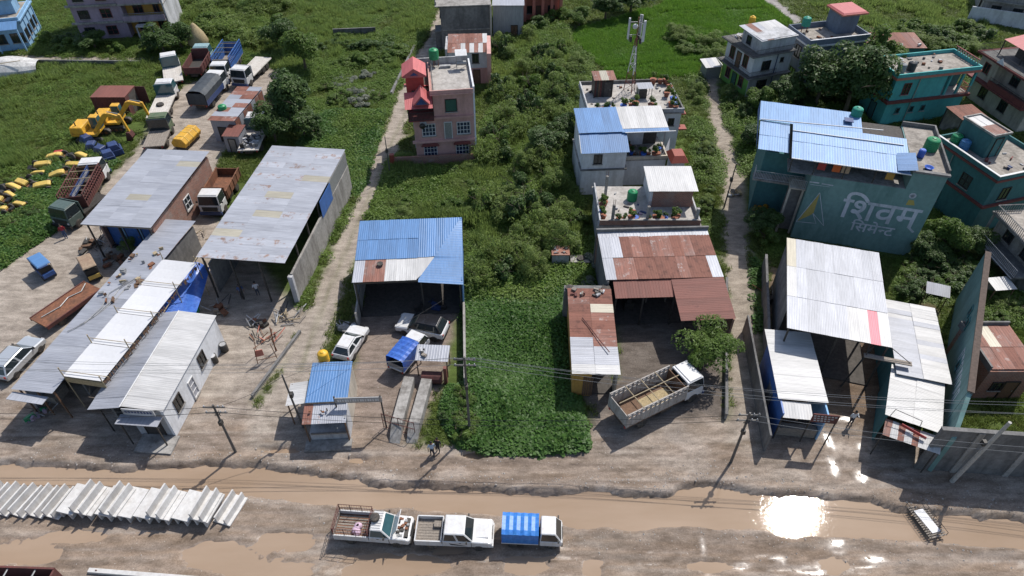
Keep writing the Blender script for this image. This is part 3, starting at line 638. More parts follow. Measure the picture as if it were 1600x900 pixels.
o, a, W, D = site((17, 607), (83, 617), (300, 348), 3.2)
b = Bd('lean_to_shed', 'long narrow weathered grey tin lean-to beside white tarpaulin roof', 'shed', o, a)
b.roof((0, 0, 3.1), (0, D, 0.1), (W, 0, 0.25), 0.9, W / 1, pick(zinc_old, zinc_old, zinc), ribs=6)
b.box('side_wall', zinc_old, .1, .18, .6, D - .2, 0, 3.05)
b.box('partition', concrete_dark, W - .3, W - .15, 2.5, D - .4, 0, 3.1)
b.posts(brown_wood, [(.25, .3), (W * .5, .3), (W - .2, .3)], 0, 3.1, .1)
b.box('eave_sheet', zinc, .0, W * .85, -.75, -.04, 2.85, 2.9)
b.box('workbench', grey_wood, .5, 1.4, 1.2, 2.6, .0, .85)
for k in range(3): b.mb('roof_hose', grey_metal, MB().tube([(.5 + .5 * k, D * (.28 + .04 * k), 3.3), (1.3 + .3 * k, D * (.33 + .04 * k), 3.33), (1.6 + .3 * k, D * (.42 + .03 * k), 3.36), (1.2 + .5 * k, D * (.5 + .03 * k), 3.36), (2.0 + .3 * k, D * (.58 + .02 * k), 3.4)], .035))
b.junk(.4, W - .4, D * .45, D * .8, 3.35, 26, [brown_wood, grey_metal, rust_metal, bamboo], 'scrap_on_roof', .3)

o, a, W, D = site((97, 587), (160, 597), (295, 410), 3.8)
b = Bd('tarpaulin_canopy', 'bright white tarpaulin canopy on bamboo frame next to the lean-to', 'canopy', o, a)
for k in range(4):
    m = MB(); n = 5
    y0, y1 = D * k / 4 + .02, D * (k + 1) / 4 - .02
    for i in range(n):
        for j in range(3):
            f = lambda u, v: (W * u, y0 + (y1 - y0) * v, 3.75 + .1 * u - .10 * math.sin(math.pi * u) * math.sin(math.pi * v) + .01 * k)
            m.add([f(i / n, j / 3), f((i + 1) / n, j / 3), f((i + 1) / n, (j + 1) / 3), f(i / n, (j + 1) / 3)], [(0, 1, 2, 3)])
    m.build('tarpaulin', tarp_white, b.r, True)
for k in range(4): b.mb('cross_pole', bamboo, MB().bar((-.3, D * (k + .1) / 4, 3.93), (W + .3, D * (k + .12) / 4, 3.98), .03))
for k in range(5):
    for x in (.05, W - .05): b.mb('post', bamboo, MB().bar((x, D * k / 4.02 + .05, 0), (x, D * k / 4.02 + .05, 4.3 + .5 * rng.random()), .045))
m = MB()
for k in range(90):
    y = D * rng.random(); x = W + .02 + .12 * rng.random(); m.add([(x, y, 3.8), (x + .03, y + .18, 3.8), (x + .05, y + .09, 3.55 - .35 * rng.random())], [(0, 1, 2)])
m.build('fringe', brown_wood, b.r)['kind'] = 'stuff'
b.box('bamboo_mat', straw, .1, W - .05, .0, .12, 3.1, 3.66)

# blue tarpaulin sagging between canopy and garage
o, a, W, D = site((246, 497), (300, 492), (338, 408), 2.6)
m = MB(); n = 10
f = lambda u, v: (W * u + .9 * v * (1 - u), D * v, 3.0 - .9 * u + .22 * math.sin(7 * u + 4 * v) * (.3 + v) * .6 - .3 * math.sin(math.pi * v))
for i in range(n):
    for j in range(n): m.add([f(i / n, j / n), f((i + 1) / n, j / n), f((i + 1) / n, (j + 1) / n), f(i / n, (j + 1) / n)], [(0, 1, 2, 3)])
b = Bd('blue_tarpaulin', 'sagging blue tarpaulin awning between white canopy and garage shed', 'tarpaulin', o, a)
m.build('sheet', tarp_blue, b.r, True)
b.mb('pole', bamboo, MB().bar((W * .2, -.4, 3.1), (W * .75, D, 3.3), .04))
b.mb('post', bamboo, MB().bar((W * .95, D * .98, 0), (W * .95, D * .98, 2.9), .05)); b.mb('post', bamboo, MB().bar((W * .95, .1, 0), (W * .95, .1, 2.3), .05))

o, a, W, D = site((147, 633), (252, 640), (325, 493), 3.3)
b = Bd('white_workshop', 'white walled workshop with half grey half cream tin roof and sign over door', 'workshop', o, a)
wr = W * .42
b.roof((-.5, -.2, 2.95), (0, D + .3, 0), (wr + .5, 0, .55), .95, wr + .5, pick(zinc_old, zinc_old, zinc), ribs=6)
b.roof((W + .08, -.1, 3.2), (0, D + .2, 0), (-(W - wr) - .06, 0, .32), .95, W - wr, pick(zinc_white, zinc_white), ribs=6)
b.mb('ridge_cap', white_paint, MB().bar((wr, -.2, 3.58), (wr, D + .1, 3.58), .05))
b.mb('side_wall', white_wall, MB().box(W - .2, W, .0, D, 0, 3.15))
b.mb('back_wall', white_wall, MB().box(.2, W - .21, D - .2, D, 0, 3.0))
b.mb('left_wall', concrete_dark, MB().box(0, .18, 1.0, D - .0, 0, 2.95))
b.mb('front_wall', white_dirty, MB().box(W * .45, W - .21, .02, .18, 0, 3.0))
for u in (D * .18, D * .63): b.win('R', W, u, 1.3, 1.0, 1.3, 2, 2, dark_frame)
b.win('R', W, D * .40, .2, .8, 1.9, 1, 3, white_paint, zinc_old, 'ventilator')
b.door('F', .02, W * .72, .02, 1.3, 2.2, steel_dark)
b.box('awning', zinc_old, W * .35, W * .98, -1.0, -.12, 2.55, 2.6)
b.box('sign_board', white_dirty, W * .45, W * .92, -.35, -.28, 2.9, 3.55)
b.box('ramp', concrete, W * .5, W + .3, -1.6, -.02, 0, .16)
m = MB()
for k in range(9): m.box(W * .49 + k * .23, W * .49 + k * .23 + .16, -.362, -.351, 3.15, 3.38)
m.build('painted_lettering', blue_dark, b.r)['kind'] = 'stuff'
b.posts(steel_dark, [(.1, .1), (W * .42, -.9), (W * .95, -.9)], 0, 2.55, .08)
for y in (D * .97, D * .86):
    pass

# patched tin shed beyond the yard
o, a, W, D = site((324, 187), (366, 190), (409, 138), 3.0)
b = Bd('patched_shed', 'small shed roofed with patchwork of grey and rusty tin sheets', 'shed', o, a)
b.roof((0, 0, 2.9), (0, D, .1), (W, 0, .15), 1.0, W / 2, pick(zinc, zinc_old, rusty, rust_full, zinc), ribs=4)
b.box('wall', zinc_old, .1, W - .1, .3, D - .1, 0, 2.85)
for k in range(7): b.box('wall_sheet', (rust_full, zinc_old, rusty)[k % 3], W - .09, W - .05, .3 + k * (D - .5) / 7, .3 + (k + .93) * (D - .5) / 7, 0, 2.85)
b.door('F', .3, W * .4, 0, .9, 1.9, steel_dark)
o, a, W, D = site((346, 212), (372, 213), (376, 196), 2.3)
b = Bd('privy_hut', 'tiny hut with rusty red roof beside patched shed', 'hut', o, a)
b.roof((0, 0, 2.25), (W, 0, 0), (0, D, .15), W / 2, D, pick(rust_red, rusty), ribs=4)
b.box('wall', zinc_old, .08, W - .08, .1, D - .1, 0, 2.2); b.door('F', .1, W * .5, 0, .7, 1.8, grey_metal)
tank((P(371, 188).x - .2, P(371, 188).y - 2.6, 2.45), .5, 1.1, tank_green, 'small green water tank above the tiny hut')

# rust container
o, a, W, D = site((140, 151), (194, 151), (228, 133), 2.8)
b = Bd('rust_container', 'dark red rusted metal container standing in the grass with open end', 'container', o, a)
b.box('body', rust_dark, 0, W, 0, D, .05, 2.7)
b.roof((0, 0, 2.72), (W, 0, 0), (0, D, .02), W / 4, D / 1, rust_red, ribs=3)
for k in range(10): b.box('rib', rust_dark, W * (k + .3) / 10, W * (k + .6) / 10, -.05, -.002, .1, 2.65)
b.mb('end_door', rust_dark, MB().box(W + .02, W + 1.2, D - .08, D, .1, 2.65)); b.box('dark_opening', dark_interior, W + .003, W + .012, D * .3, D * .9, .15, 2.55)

# ================================================================ blue shed in the middle
o, a, W, D = site((549, 437), (722, 430), (723, 345), 4.5)
b = Bd('blue_roofed_garage', 'open garage with bright blue tin roof and white and rusty front sheets', 'garage', o, a)
hf = D * .36
xh = lambda y: W * .60 + W * .40 * max(0, y) / D
b.roof((0, hf, 4.35), (W * .58, 0, 0), (0, D - hf, .55), .95, (D - hf) / 2, zinc_blue)
b.roof((0, 0, 4.2), (W * .58, 0, 0), (0, hf, .12), .95, hf, lambda i, j, nx, ny: rusty if i in (1,) else (zinc if i == 0 else (rusty if i == 2 else zinc_white)))
zm = lambda y: 4.36 + .55 * (y - hf) / (D - hf)
for k in range(5):                                   # main slope cut along the hip
    xa, xb = W * (.58 + .42 * k / 5), W * (.58 + .42 * (k + 1) / 5); ya, yb2 = max(hf, D * (xa / W - .6) / .4), min(D, max(hf, D * (xb / W - .6) / .4))
    m = MB(); n_ = 4
    for q in range(n_):
        u0, u1 = q / n_, (q + 1) / n_; x0_, x1_ = xa + (xb - xa) * u0, xa + (xb - xa) * u1; y0_, y1_ = ya + (yb2 - ya) * u0, ya + (yb2 - ya) * u1; xr = (x0_ + x1_) / 2; yr = (y0_ + y1_) / 2
        m.add([(x0_, y0_, zm(y0_)), (xr, yr, zm(yr) + .02), (x1_, y1_, zm(y1_)), (x1_, D, zm(D)), (xr, D, zm(D) + .02), (x0_, D, zm(D))], [(0, 1, 4, 5), (1, 2, 3, 4)])
    m.build('roof_sheet', zinc_blue, b.r)
for k in range(3):                                   # pale front sheets cut along the hip
    xa, xb = W * (.58 + .164 * k / 3), W * (.58 + .164 * (k + 1) / 3); ya, yb2 = max(0, D * (xa / W - .6) / .4), min(hf, max(0, D * (xb / W - .6) / .4))
    z3 = lambda y: 4.215 + .12 * y / hf
    m = MB(); m.add([(xa, ya, z3(ya)), (xb, yb2, z3(yb2)), (xb, hf + .02, z3(hf)), (xa, hf + .02, z3(hf))], [(0, 1, 2, 3)]); m.build('roof_sheet', zinc_white, b.r)
for k in range(9):                                   # hip slope falling to the right wall
    ya, yb2 = -.35 + (D + .35) * k / 9, -.35 + (D + .35) * (k + 1) / 9; zl = lambda y: (zm(y) if y > hf else 4.2 + .12 * y / hf) + .05; m = MB(); n_ = 3
    for q in range(n_):
        y0_, y1_ = ya + (yb2 - ya) * q / n_, ya + (yb2 - ya) * (q + 1) / n_; yr = (y0_ + y1_) / 2; R_ = lambda y: (W + .06, y, 3.75 + 1.1 * max(0, y) / D)
        m.add([(xh(y0_), y0_, zl(y0_)), (xh(yr), yr, zl(yr) + .02), (xh(y1_), y1_, zl(y1_)), R_(y1_), (R_(yr)[0], yr, R_(yr)[2] + .02), R_(y0_)], [(0, 1, 4, 5), (1, 2, 3, 4)])
    m.build('roof_sheet', zinc_blue, b.r)
b.box('right_wall', zinc_blue, W - .1, W, .1, D, 0, 3.85); b.box('back_wall', zinc_blue, .1, W - .11, D - .12, D, 0, 4.5)
b.box('left_wall', concrete, 0, .15, -1.4, D - .13, 0, 1.9); b.box('left_sheet', zinc_old, .04, .1, .2, D - .14, 1.9, 4.2)
b.box('yard_wall', concrete, W - .1, W + .08, -8.5, .08, 0, 1.3)
b.posts(steel_dark, [(.2, .15), (W * .62, .15)], 0, 4.05, .14); b.posts(steel_dark, [(W - .25, .2)], 0, 3.7, .14)
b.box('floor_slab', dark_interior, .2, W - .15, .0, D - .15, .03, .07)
b.many('roof_beam', steel_dark, [(.1, W * .6, .1, .2, 3.85, 4.02), (.1, W * .7, D * .5, D * .5 + .1, 4.1, 4.25)])
b.mb('roof_tyre', tyre_mat, MB().lathe([(.12, 4.42), (.27, 4.42), (.27, 4.55), (.12, 4.55)], 14, (W * .24, hf * .7, 0)))

# kiosk by the lane
o, a, W, D = site((477, 628), (542, 625), (556, 566), 3.0)
b = Bd('roadside_kiosk', 'small roadside kiosk with blue tin roof and patchy tin front awning', 'kiosk', o, a)
b.roof((0, 0, 2.95), (W, 0, 0), (0, D, .2), .9, D, zinc_blue)
b.roof((-.1, -1.55, 2.45), (W + .1, 0, 0), (0, 1.5, .3), .6, 1.5, lambda i, j, nx, ny: (rusty, zinc_spot, zinc, zinc_old, zinc)[i % 5], ribs=4)
b.roof((-1.55, .2, 2.35), (0, 2.1, 0), (1.5, 0, .25), .7, 1.5, pick(zinc, zinc_white), ribs=4)
b.box('wall', cream_wall, .1, W - .05, .05, D - .1, 0, 2.9); b.box('front_wall', white_dirty, .1, W - .05, -1.3, .04, 0, .95)
b.box('side_board', white_dirty, W - .12, W - .04, -1.3, .045, .955, 2.6)
b.box('counter', grey_wood, .2, W - .2, -1.45, -1.31, .9, 1.0)
b.posts(brown_wood, [(0, -1.45), (-1.45, .3), (-1.45, 2.2), (W - .1, -1.45)], 0, 2.4, .08)
b.win('F', .05, W * .4, 1.1, 1.1, 1.0, 2, 1)
b.box('ledge', concrete, -.3, W + .1, -2.3, -1.35, 0, .12)
b.junk(.3, W - .3, -1.3, -.3, 2.8, 4, [tyre_mat, rust_metal], 'weights', .12)
tank((o[0] + .5, o[1] + D + .6, 0), .42, 1.05, tank_yellow, 'small yellow water tank on steel stand behind the roadside kiosk', stand=2.7)
b = Bd('gate_sign', 'long faded signboard spanning two posts at the garage yard entrance', 'sign', P(604, 668)[:2], R(2))
L = 3.3
b.box('board', grey_metal, -L, 0.1, -.06, .02, 3.2, 3.75)
m = MB()
for k in range(17): m.box(-L + .2 + k * .18, -L + .2 + k * .18 + (.10 if k % 3 else .14), -.072, -.061, 3.35, 3.6)
m.box(-L + .15, -.1, -.0715, -.0612, 3.6, 3.63); m.build('painted_lettering', white_paint, b.r)['kind'] = 'stuff'
b.mb('post', steel_dark, MB().bar((0, 0, 0), (0, 0, 3.9), .06)); b.mb('post', steel_dark, MB().bar((-L, 0, 0), (-L, 0, 3.9), .06))

# ================================================================ rusty sheds, centre right
o, a, W, D = site((947, 437), (1130, 432), (1130, 364), 4.0)
b = Bd('rusty_workshop', 'L-shaped workshop under broad rust red corrugated roof around oily yard', 'workshop', o, a)
def rl(i, j, nx, ny):
    if i == 0 or (i == 1 and j == 1): return zinc if j == 1 else zinc_old
    if i == nx - 1 and j == 0: return zinc
    return rusty if rng.random() < .4 else rust_full
b.roof((0, 0, 4.0), (W, 0, 0), (0, D - .6, .35), .95, (D - .6) / 2, rl, ribs=4)
b.roof((0, D - .62, 4.32), (W, 0, 0), (0, .62, .1), 1.2, .62, pick(zinc, zinc_old), ribs=4)
b.roof((.6, -1.7, 3.45), (W * .6, 0, 0), (0, 1.75, .45), .95, 1.75, pick(rust_red, rust_red, rust_full), ribs=4)
b.roof((W * .56, -4.4, 3.25), (0, 4.4, .65), (W * .44, 0, .12), .8, W * .44, pick(rust_red, rust_red, rusty), ribs=4)
b.box('back_wall', brick, 0, W, D - .2, D - .02, 0, 4.2); b.box('left_wall', concrete_dark, .1, .25, -.2, D - .21, 0, 3.9); b.box('right_wall', brick, W - .2, W - .02, -4.3, D - .21, 0, 3.15)
b.box('parapet', concrete_dark, -.1, W + .12, D + .0, D + .2, 0, 4.75)
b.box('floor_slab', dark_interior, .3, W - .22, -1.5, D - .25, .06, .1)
b.posts(steel_dark, [(.7, -1.55), (W * .3, -1.55), (W * .56, -1.6), (W * .58, -4.2)], 0, 3.3, .14)
b.mb('engine_block', steel_dark, MB().box(2.0, 2.8, .2, .9, .1, .9).box(2.2, 2.6, .3, .7, .9, 1.2)); b.mb('work_bench', grey_wood, MB().box(4, 6, 1, 1.7, .8, .88).box(4.05, 4.15, 1.05, 1.6, .1, .8).box(5.8, 5.9, 1.05, 1.6, .1, .8))
o, a, W, D = site((895, 583), (970, 584), (966, 458), 3.2)
b = Bd('rusty_lean_to', 'narrow shed with rusty upper and pale tin lower roof beside the oily yard', 'shed', o, a)
b.roof((0, 0, 3.1), (0, D, .55), (W, 0, 0), .85, W / 2, lambda i, j, nx, ny: (zinc_white if i == 0 else zinc) if i < 3 else (zinc_old if (i == 3 and j == 0) else (zinc_tan if (i == 7 and j == 1) else (rusty if rng.random() < .6 else rust_full))), ribs=5)
b.box('left_wall', ochre_wall, .08, .24, .4, D - .1, 0, 3.1); b.box('right_wall', cream_wall, W - .24, W - .08, .4, 1.4, 0, 3.05); b.box('right_wall_rear', concrete_dark, W - .24, W - .08, 3.2, D - .1, 0, 3.1)
b.box('front_wall', ochre_wall, .25, W * .42, .4, .56, 0, 3.0); b.box('back_wall', concrete_dark, .25, W - .25, D - .25, D - .1, 0, 3.4)
for k in range(5): b.box('plank', brown_wood, .9 + k * .16, 1.03 + k * .16, .36, .395, .1, 2.3)
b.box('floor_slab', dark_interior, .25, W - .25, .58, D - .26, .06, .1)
b.mb('roof_pipe', rust_dark, MB().tube([(1, D * .62, 3.6), (1.6, D * .5, 3.52), (2.2, D * .36, 3.5), (2.9, D * .22, 3.45)], .04))
b.junk(.3, W - .4, D * .9, D * .99, 3.68, 16, [rust_dark, white_dirty, grey_wood, steel_dark], 'scrap_on_roof', .22)
for x, y in ((.15, D + .25), (W - .4, D + .3)): b.mb('old_tyre', tyre_mat, MB().lathe([(.16, 3.4), (.36, 3.4), (.36, 3.6), (.16, 3.6)], 14, (x, y, 0)))
b.box('tyre_ledge', concrete_dark, -.3, W, D - .05, D + .7, 0, 3.4)

# ================================================================ terrace house with brick room
o, a, W, D = site((938, 352), (1092, 352), (1090, 292), 3.4)
b = Bd('terrace_house', 'single storey house with white terrace, brick roof room and potted plants', 'house', o, a)
b.box('wall', white_dirty, 0, W, .1, D, 0, 3.25); b.box('roof_slab', concrete, -.25, W + .25, -.15, D + .1, 3.26, 3.4)
b.box('terrace_floor', terrace_white, 0, W, .0, D, 3.405, 3.43)
b.parapet(brick, -.1, W + .1, -.05, D, 3.43, 4.0, .16, 'F'); b.parapet(white_dirty, -.1, W + .1, .12, D + .0, 3.43, 3.9, .14, 'LR', 'side_parapet')
b.box('coping', concrete, W * .1, W * .98, -.08, .14, 4.0, 4.07)
b.box('room_wall', brick, W * .56, W * .97, D * .45, D + .3, 3.44, 5.6); b.box('room_white_wall', white_wall, W * .535, W * .557, D * .45, D + .3, 3.44, 5.6)
b.roof((W * .5, D * .38, 5.6), (W * .5, 0, 0), (0, D * .62, .25), .9, D * .62, zinc_white)
for x, y, h in ((W * .12, .2, 2.2), (W * .47, .2, 2.0), (W * .97, .3, 1.7), (W * .1, D * .75, 2.3)): b.box('column', concrete, x - .13, x + .13, y - .13, y + .13, 3.44, 3.44 + h)
for x, y, h in ((W * .12, .2, 2.2), (W * .47, .2, 2.0), (W * .1, D * .75, 2.3)):
    m = MB()
    for dx in (-.07, .07):
        for dy in (-.07, .07): m.bar((x + dx, y + dy, 3.44 + h), (x + dx * 1.3, y + dy * 1.2, 3.44 + h + .6), .012, 4)
    m.build('rebar', rust_metal, b.r)
for k, (x, y, c) in enumerate(((W * .3, D * .45, dark_frame), (W * .36, D * .36, red_paint), (W * .42, D * .28, lilac_wall), (W * .46, D * .32, blue_dark), (W * .5, D * .28, blue_dark))):
    m = MB(); m.M = Matrix.Translation((x, y, 3.45)) @ Matrix.Rotation(-.5, 4, 'Z'); m.taper(-.3, .3, -.12, .12, 0, .1, .08, .02, .03, .05); m.build('laundry', c, b.r)
b.win('F', .1, W * .3, 1.0, 1.2, 1.2); b.win('F', .1, W * .7, 1.0, 1.2, 1.2)
tank((P(987, 312, 3.43).x, P(987, 312, 3.43).y, 3.44), .5, 1.15, tank_green, 'green water tank standing on the white terrace')
b.junk(W * .15, W * .55, .4, D - .4, 3.435, 12, [grey_wood, white_dirty, rust_metal, blue_dark], 'roof_clutter', .18)
TERR = (o, a, W, D)

# blue roofed house
o2, a2, W2, D2 = site((903, 206), (1050, 201), (1043, 169), 6.6)
b = Bd('blue_roofed_house', 'white two storey house with blue and pale tin roofs and small front window', 'house', o2, a2)
b.box('lower_wall', white_wall, .3, W2 * .98, -.4, D2 - .1, 0, 3.1); b.box('front_wall', white_wall, .35, W2 * .5, -1.9, -.41, 0, 3.1); b.box('deck', concrete_dark, .2, W2 * .52, -2.05, -.45, 3.105, 3.25); b.box('deck', concrete, .2, W2 * .99, -.44, D2 - .05, 3.105, 3.25)
b.box('deck_floor', concrete_dark, W2 * .52, W2 * .97, -.3, 2.5, 3.26, 3.28)
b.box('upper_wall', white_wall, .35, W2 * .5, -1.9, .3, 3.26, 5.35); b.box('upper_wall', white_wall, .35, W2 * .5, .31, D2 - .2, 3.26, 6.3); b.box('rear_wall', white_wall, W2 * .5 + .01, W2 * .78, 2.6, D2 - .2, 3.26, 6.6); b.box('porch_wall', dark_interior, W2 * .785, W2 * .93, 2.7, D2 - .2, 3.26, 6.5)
b.roof((.1, 0, 6.45), (W2 * .47, 0, 0), (0, D2, .5), .95, D2, zinc_blue); b.roof((W2 * .47, .5, 6.5), (W2 * .5, 0, 0), (0, D2 - .5, .45), .95, D2 - .5, zinc_white)
b.roof((W2 * .47, -.1, 6.42), (W2 * .5, 0, 0), (0, .65, .08), 1.2, .65, zinc_blue); b.mb('gutter', white_paint, MB().bar((W2 * .5, -.2, 6.42), (W2 * 1.04, -.2, 6.42), .06))
b.roof((.15, -2.25, 5.4), (W2 * .5, 0, 0), (0, 2.3, .95), .9, 2.4, zinc_blue); b.mb('barge_board', white_paint, MB().bar((.12, -2.25, 5.4), (.12, .05, 6.35), .05))
b.win('F', -1.9, W2 * .2, 3.85, .9, 1.15, 2, 1); b.posts(grey_metal, [(W2 * .93, -.15)], 3.26, 6.42, .08)
b.parapet(cream_wall, W2 * .53, W2 * 1.0, -.43, 2.6, 3.26, 3.6, .2, 'FR'); b.junk(W2 * .55, W2 * .95, .2, 2.2, 3.29, 9, [grey_wood, white_dirty, rust_metal], 'deck_clutter', .22)
b.box('stair_tower', white_wall, W2 * 1.0, W2 * 1.13, -2.2, -.45, 0, 4.0)
b.mb('tower_cap', tile_red, MB().taper(W2 * .97, W2 * 1.16, -2.6, -.2, 4.01, 4.6, .4, .4, .5, .5)); b.mb('lower_cap', tile_red, MB().taper(W2 * .996, W2 * 1.17, -2.7, -2.22, 1.9, 2.2, .02, .2, .3, .02))
b.mb('white_cloth', tarp_white, MB().add([(W2 * .96, .3, 3.35), (W2 * 1.05, 1.6, 4.6), (W2 * 1.04, .9, 3.4), (W2 * 1.0, .7, 3.6)], [(0, 2, 1), (0, 1, 3)]))
BLUEH = (o2, a2, W2, D2)

# house with the mast
o, a, W, D = site((922, 175), (1066, 170), (1062, 124), 6.2)
b = Bd('terraced_mast_house', 'flat roofed white house carrying phone mast, tin hut and rows of potted plants', 'house', o, a)
b.box('wall', white_wall, 0, W, 0, D, 0, 5.75); b.box('roof_slab', concrete, -.25, W + .25, -.25, D + .2, 5.76, 5.9); b.box('terrace_floor', terrace_white, -.05, W + .05, -.05, D, 5.905, 5.93)
b.parapet(white_dirty, -.2, W + .2, -.2, D + .15, 5.93, 6.35, .15, 'FL'); b.parapet(concrete_dark, -.2, W + .2, -.2, D + .15, 5.93, 6.3, .15, 'BR', 'rear_parapet')
for u in (W * .9,): b.win('F', 0, u, 4.2, .7, .9)
b.win('R', W, D * .3, 4.0, .9, 1.2); b.win('R', W, D * .7, 1.0, .9, 1.2)
b.box('awning', tile_red, W + .01, W + .9, 1.0, 2.2, 4.9, 5.05); b.box('awning', tile_red, W + .01, W + .9, -.1, .9, 3.6, 3.75)
b.junk(.5, W - .6, 1.2, D - .5, 5.935, 18, [grey_wood, white_dirty, rust_metal, steel_dark], 'roof_clutter', .2)
MASTH = (o, a, W, D)
def loc(T, x, y, z): return (T[0][0] + x * math.cos(T[1]) - y * math.sin(T[1]), T[0][1] + x * math.sin(T[1]) + y * math.cos(T[1]), z)
q = loc(MASTH, W * .1, D * .55, 5.93)
b = Bd('tin_hut', 'tin hut with rusty flat roof at the corner of the mast house terrace', 'hut', q, a, z=5.93)
b.box('wall', steel_dark, 0, 2.1, 0, 1.8, 0, 2.1); b.roof((-.15, -.2, 2.12), (2.5, 0, 0), (0, 2.1, .12), .9, 2.1, pick(rusty, zinc_tan), ribs=4); b.door('F', 0, 1.5, 0, .8, 1.8, dark_interior)
for k in range(6): b.box('wall_sheet', (rust_dark, steel_dark, brown_wood)[k % 3], .05 + k * .2, .22 + k * .2, -.03, -.003, .02, 2.05)
q = loc(MASTH, W * .57, D * .42, 5.93)
b = Bd('equipment_shelter', 'low equipment shelter with pale green sheet roof at the foot of the mast', 'shelter', q, a, z=5.93)
b.box('cabinet', steel_dark, .2, 1.1, .2, 1.0, .02, 1.0); b.roof((0, 0, 1.3), (1.7, 0, 0), (0, 1.3, .1), .85, 1.3, zinc_old, ribs=3); b.posts(grey_metal, [(.1, .1), (1.6, .1), (.1, 1.2), (1.6, 1.2)], 0, 1.32, .06); b.box('panel', shutter_green, .15, .19, .1, 1.1, .1, 1.2)
# mast
q = loc(MASTH, W * .53, D * .72, 5.93)
b = Bd('phone_mast', 'red and white lattice phone mast with three tall white panel antennas', 'mast', q, a, z=5.93)
MH = 8.2
m1, m2 = MB(), MB()
legs = [(.75 * math.cos(t), .75 * math.sin(t)) for t in (R(-90), R(30), R(150))]
def lp(k, z): s_ = 1 - .88 * min(1, z / 6.2); return (legs[k][0] * s_, legs[k][1] * s_, z)
for k in range(3):
    zs = [0, 1.1, 2.2, 3.3, 4.4, 5.3, 6.2]
    for i, (za, zb) in enumerate(zip(zs, zs[1:])):
        m = m1 if i in (0, 1, 5) else m2
        m.bar(lp(k, za), lp(k, zb), .05, 5); m.bar(lp(k, za), lp((k + 1) % 3, zb), .025, 4); m.bar(lp(k, zb), lp((k + 1) % 3, zb), .025, 4)
m1.build('red_section', rust_red, b.r); m2.build('white_section', white_paint, b.r)
b.mb('top_pole', rust_metal, MB().bar((0, 0, 6.1), (0, 0, MH + .3), .07))
for k in range(3):
    t = R(-60 + 120 * k); x, y = .85 * math.cos(t), .85 * math.sin(t)
    arm = b.mb('antenna_arm', grey_metal, MB().bar((0, 0, 6.6), (x, y, 6.6), .035).bar((0, 0, 8.0), (x, y, 8.0), .035).bar((x, y, 5.9), (x, y, 8.5), .03))
    m = MB(); m.M = Matrix.Translation((x * 1.14, y * 1.14, 7.3)) @ Matrix.Rotation(t, 4, 'Z'); m.box(-.07, .09, -.17, .17, -1.15, 1.15); m.build('panel', white_paint, arm, bevel=.03)
    m = MB(); m.M = Matrix.Translation((x * .75, y * .75, 6.2)) @ Matrix.Rotation(t, 4, 'Z'); m.box(-.1, .1, -.14, .14, -.35, .25); m.build('radio_unit', steel_dark, arm)
b.mb('dish', white_paint, MB().lathe([(.02, -.05), (.22, .0), (.3, .12)], 14, (-.35, -.35, 7.6), 'y'), smooth=True)
b.mb('cable', cable_black, MB().tube([(.1, -.1, 7.5), (.12, -.2, 5.5), (.3, -.4, 2.5), (.4, -.6, .1)], .03))
# scrap hut at the paddy's edge
q = P(1110, 118)
b = Bd('field_hut', 'small grey hut wrapped with white plastic at the edge of the paddy', 'hut', q, .2)
b.box('wall', grey_metal, -1.2, .9, -.9, .9, 0, 1.7); b.roof((-1.5, -1.1, 1.75), (2.3, 0, 0), (0, 2.2, .3), .8, 2.2, pick(zinc_white, zinc), ribs=3); b.mb('plastic_sheet', tarp_white, MB().add([(.8, -1.1, 1.95), (1.6, -1.2, 1.2), (1.7, .8, 1.3), (.85, 1.1, 2.1)], [(0, 1, 2, 3)]))
# ================================================================ pink house and its neighbours
o, a, W, D = site((641, 146), (741, 140), (741, 96), 8.7)
b = Bd('pink_house', 'three storey pink house with red roofed stair tower and white side wall', 'house', o, a)
b.box('wall', pink_wall, 0, W - .16, 0, D, 0, 5.75); b.box('upper_wall', pink_wall, W * .34, W - .161, .0, D, 5.76, 8.45)
b.box('side_wall', white_wall, W - .155, W + .02, -.05, D + .02, 0, 9.1)
b.box('roof_slab', pink_wall, W * .30, W - .16, -.4, D, 8.455, 8.6); b.box('terrace_floor', terrace_white, W * .34, W - .17, .0, D - .1, 8.605, 8.63)
b.box('rear_parapet', white_dirty, .0, W - .17, D + .005, D + .15, 5.8, 9.4); b.parapet(pink_wall, W * .30, W - .17, -.35, D, 8.63, 9.0, .12, 'FL')
for z in (2.75, 5.6): b.box('floor_band', pink_wall, -.3, W - .17, -.3, -.003, z, z + .25)
b.box('balcony_slab', maroon, -.5, W * .335, -.9, D * .6, 5.78, 5.9)
b.rail(steel_dark, [(-.45, D * .5), (-.45, -.85), (W * .33, -.85)], 5.9, .9)
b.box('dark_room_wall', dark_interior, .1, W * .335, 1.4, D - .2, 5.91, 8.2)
b.roof((-.7, -1.4, 7.6), (W * .34 + .6, 0, 0), (0, 2.3, .75), .85, 2.3, red_roof); b.roof((-.7, 4.4, 7.65), (W * .34 + .6, 0, 0), (0, -2.2, .7), .85, 2.2, red_roof)
b.mb('gable', red_roof, MB().prism([(.2, 8.05), (2.0, 8.05), (1.1, 9.05)], -1.5, 1.2)); b.mb('gable_front', blue_dark, MB().prism([(.45, 8.1), (1.75, 8.1), (1.1, 8.85)], -1.515, -1.503))
b.box('stair_tower', red_paint, -.4, 1.5, 1.6, 3.9, 5.91, 9.9)
b.mb('tower_roof', red_roof, MB().prism([(-.75, 9.85), (1.85, 9.85), (1.85, 10.0), (.55, 10.85), (-.75, 10.0)], 1.2, 4.3)); b.mb('tower_gable', blue_dark, MB().prism([(.1, 10.08), (1.0, 10.08), (.55, 10.42)], 1.185, 1.197))
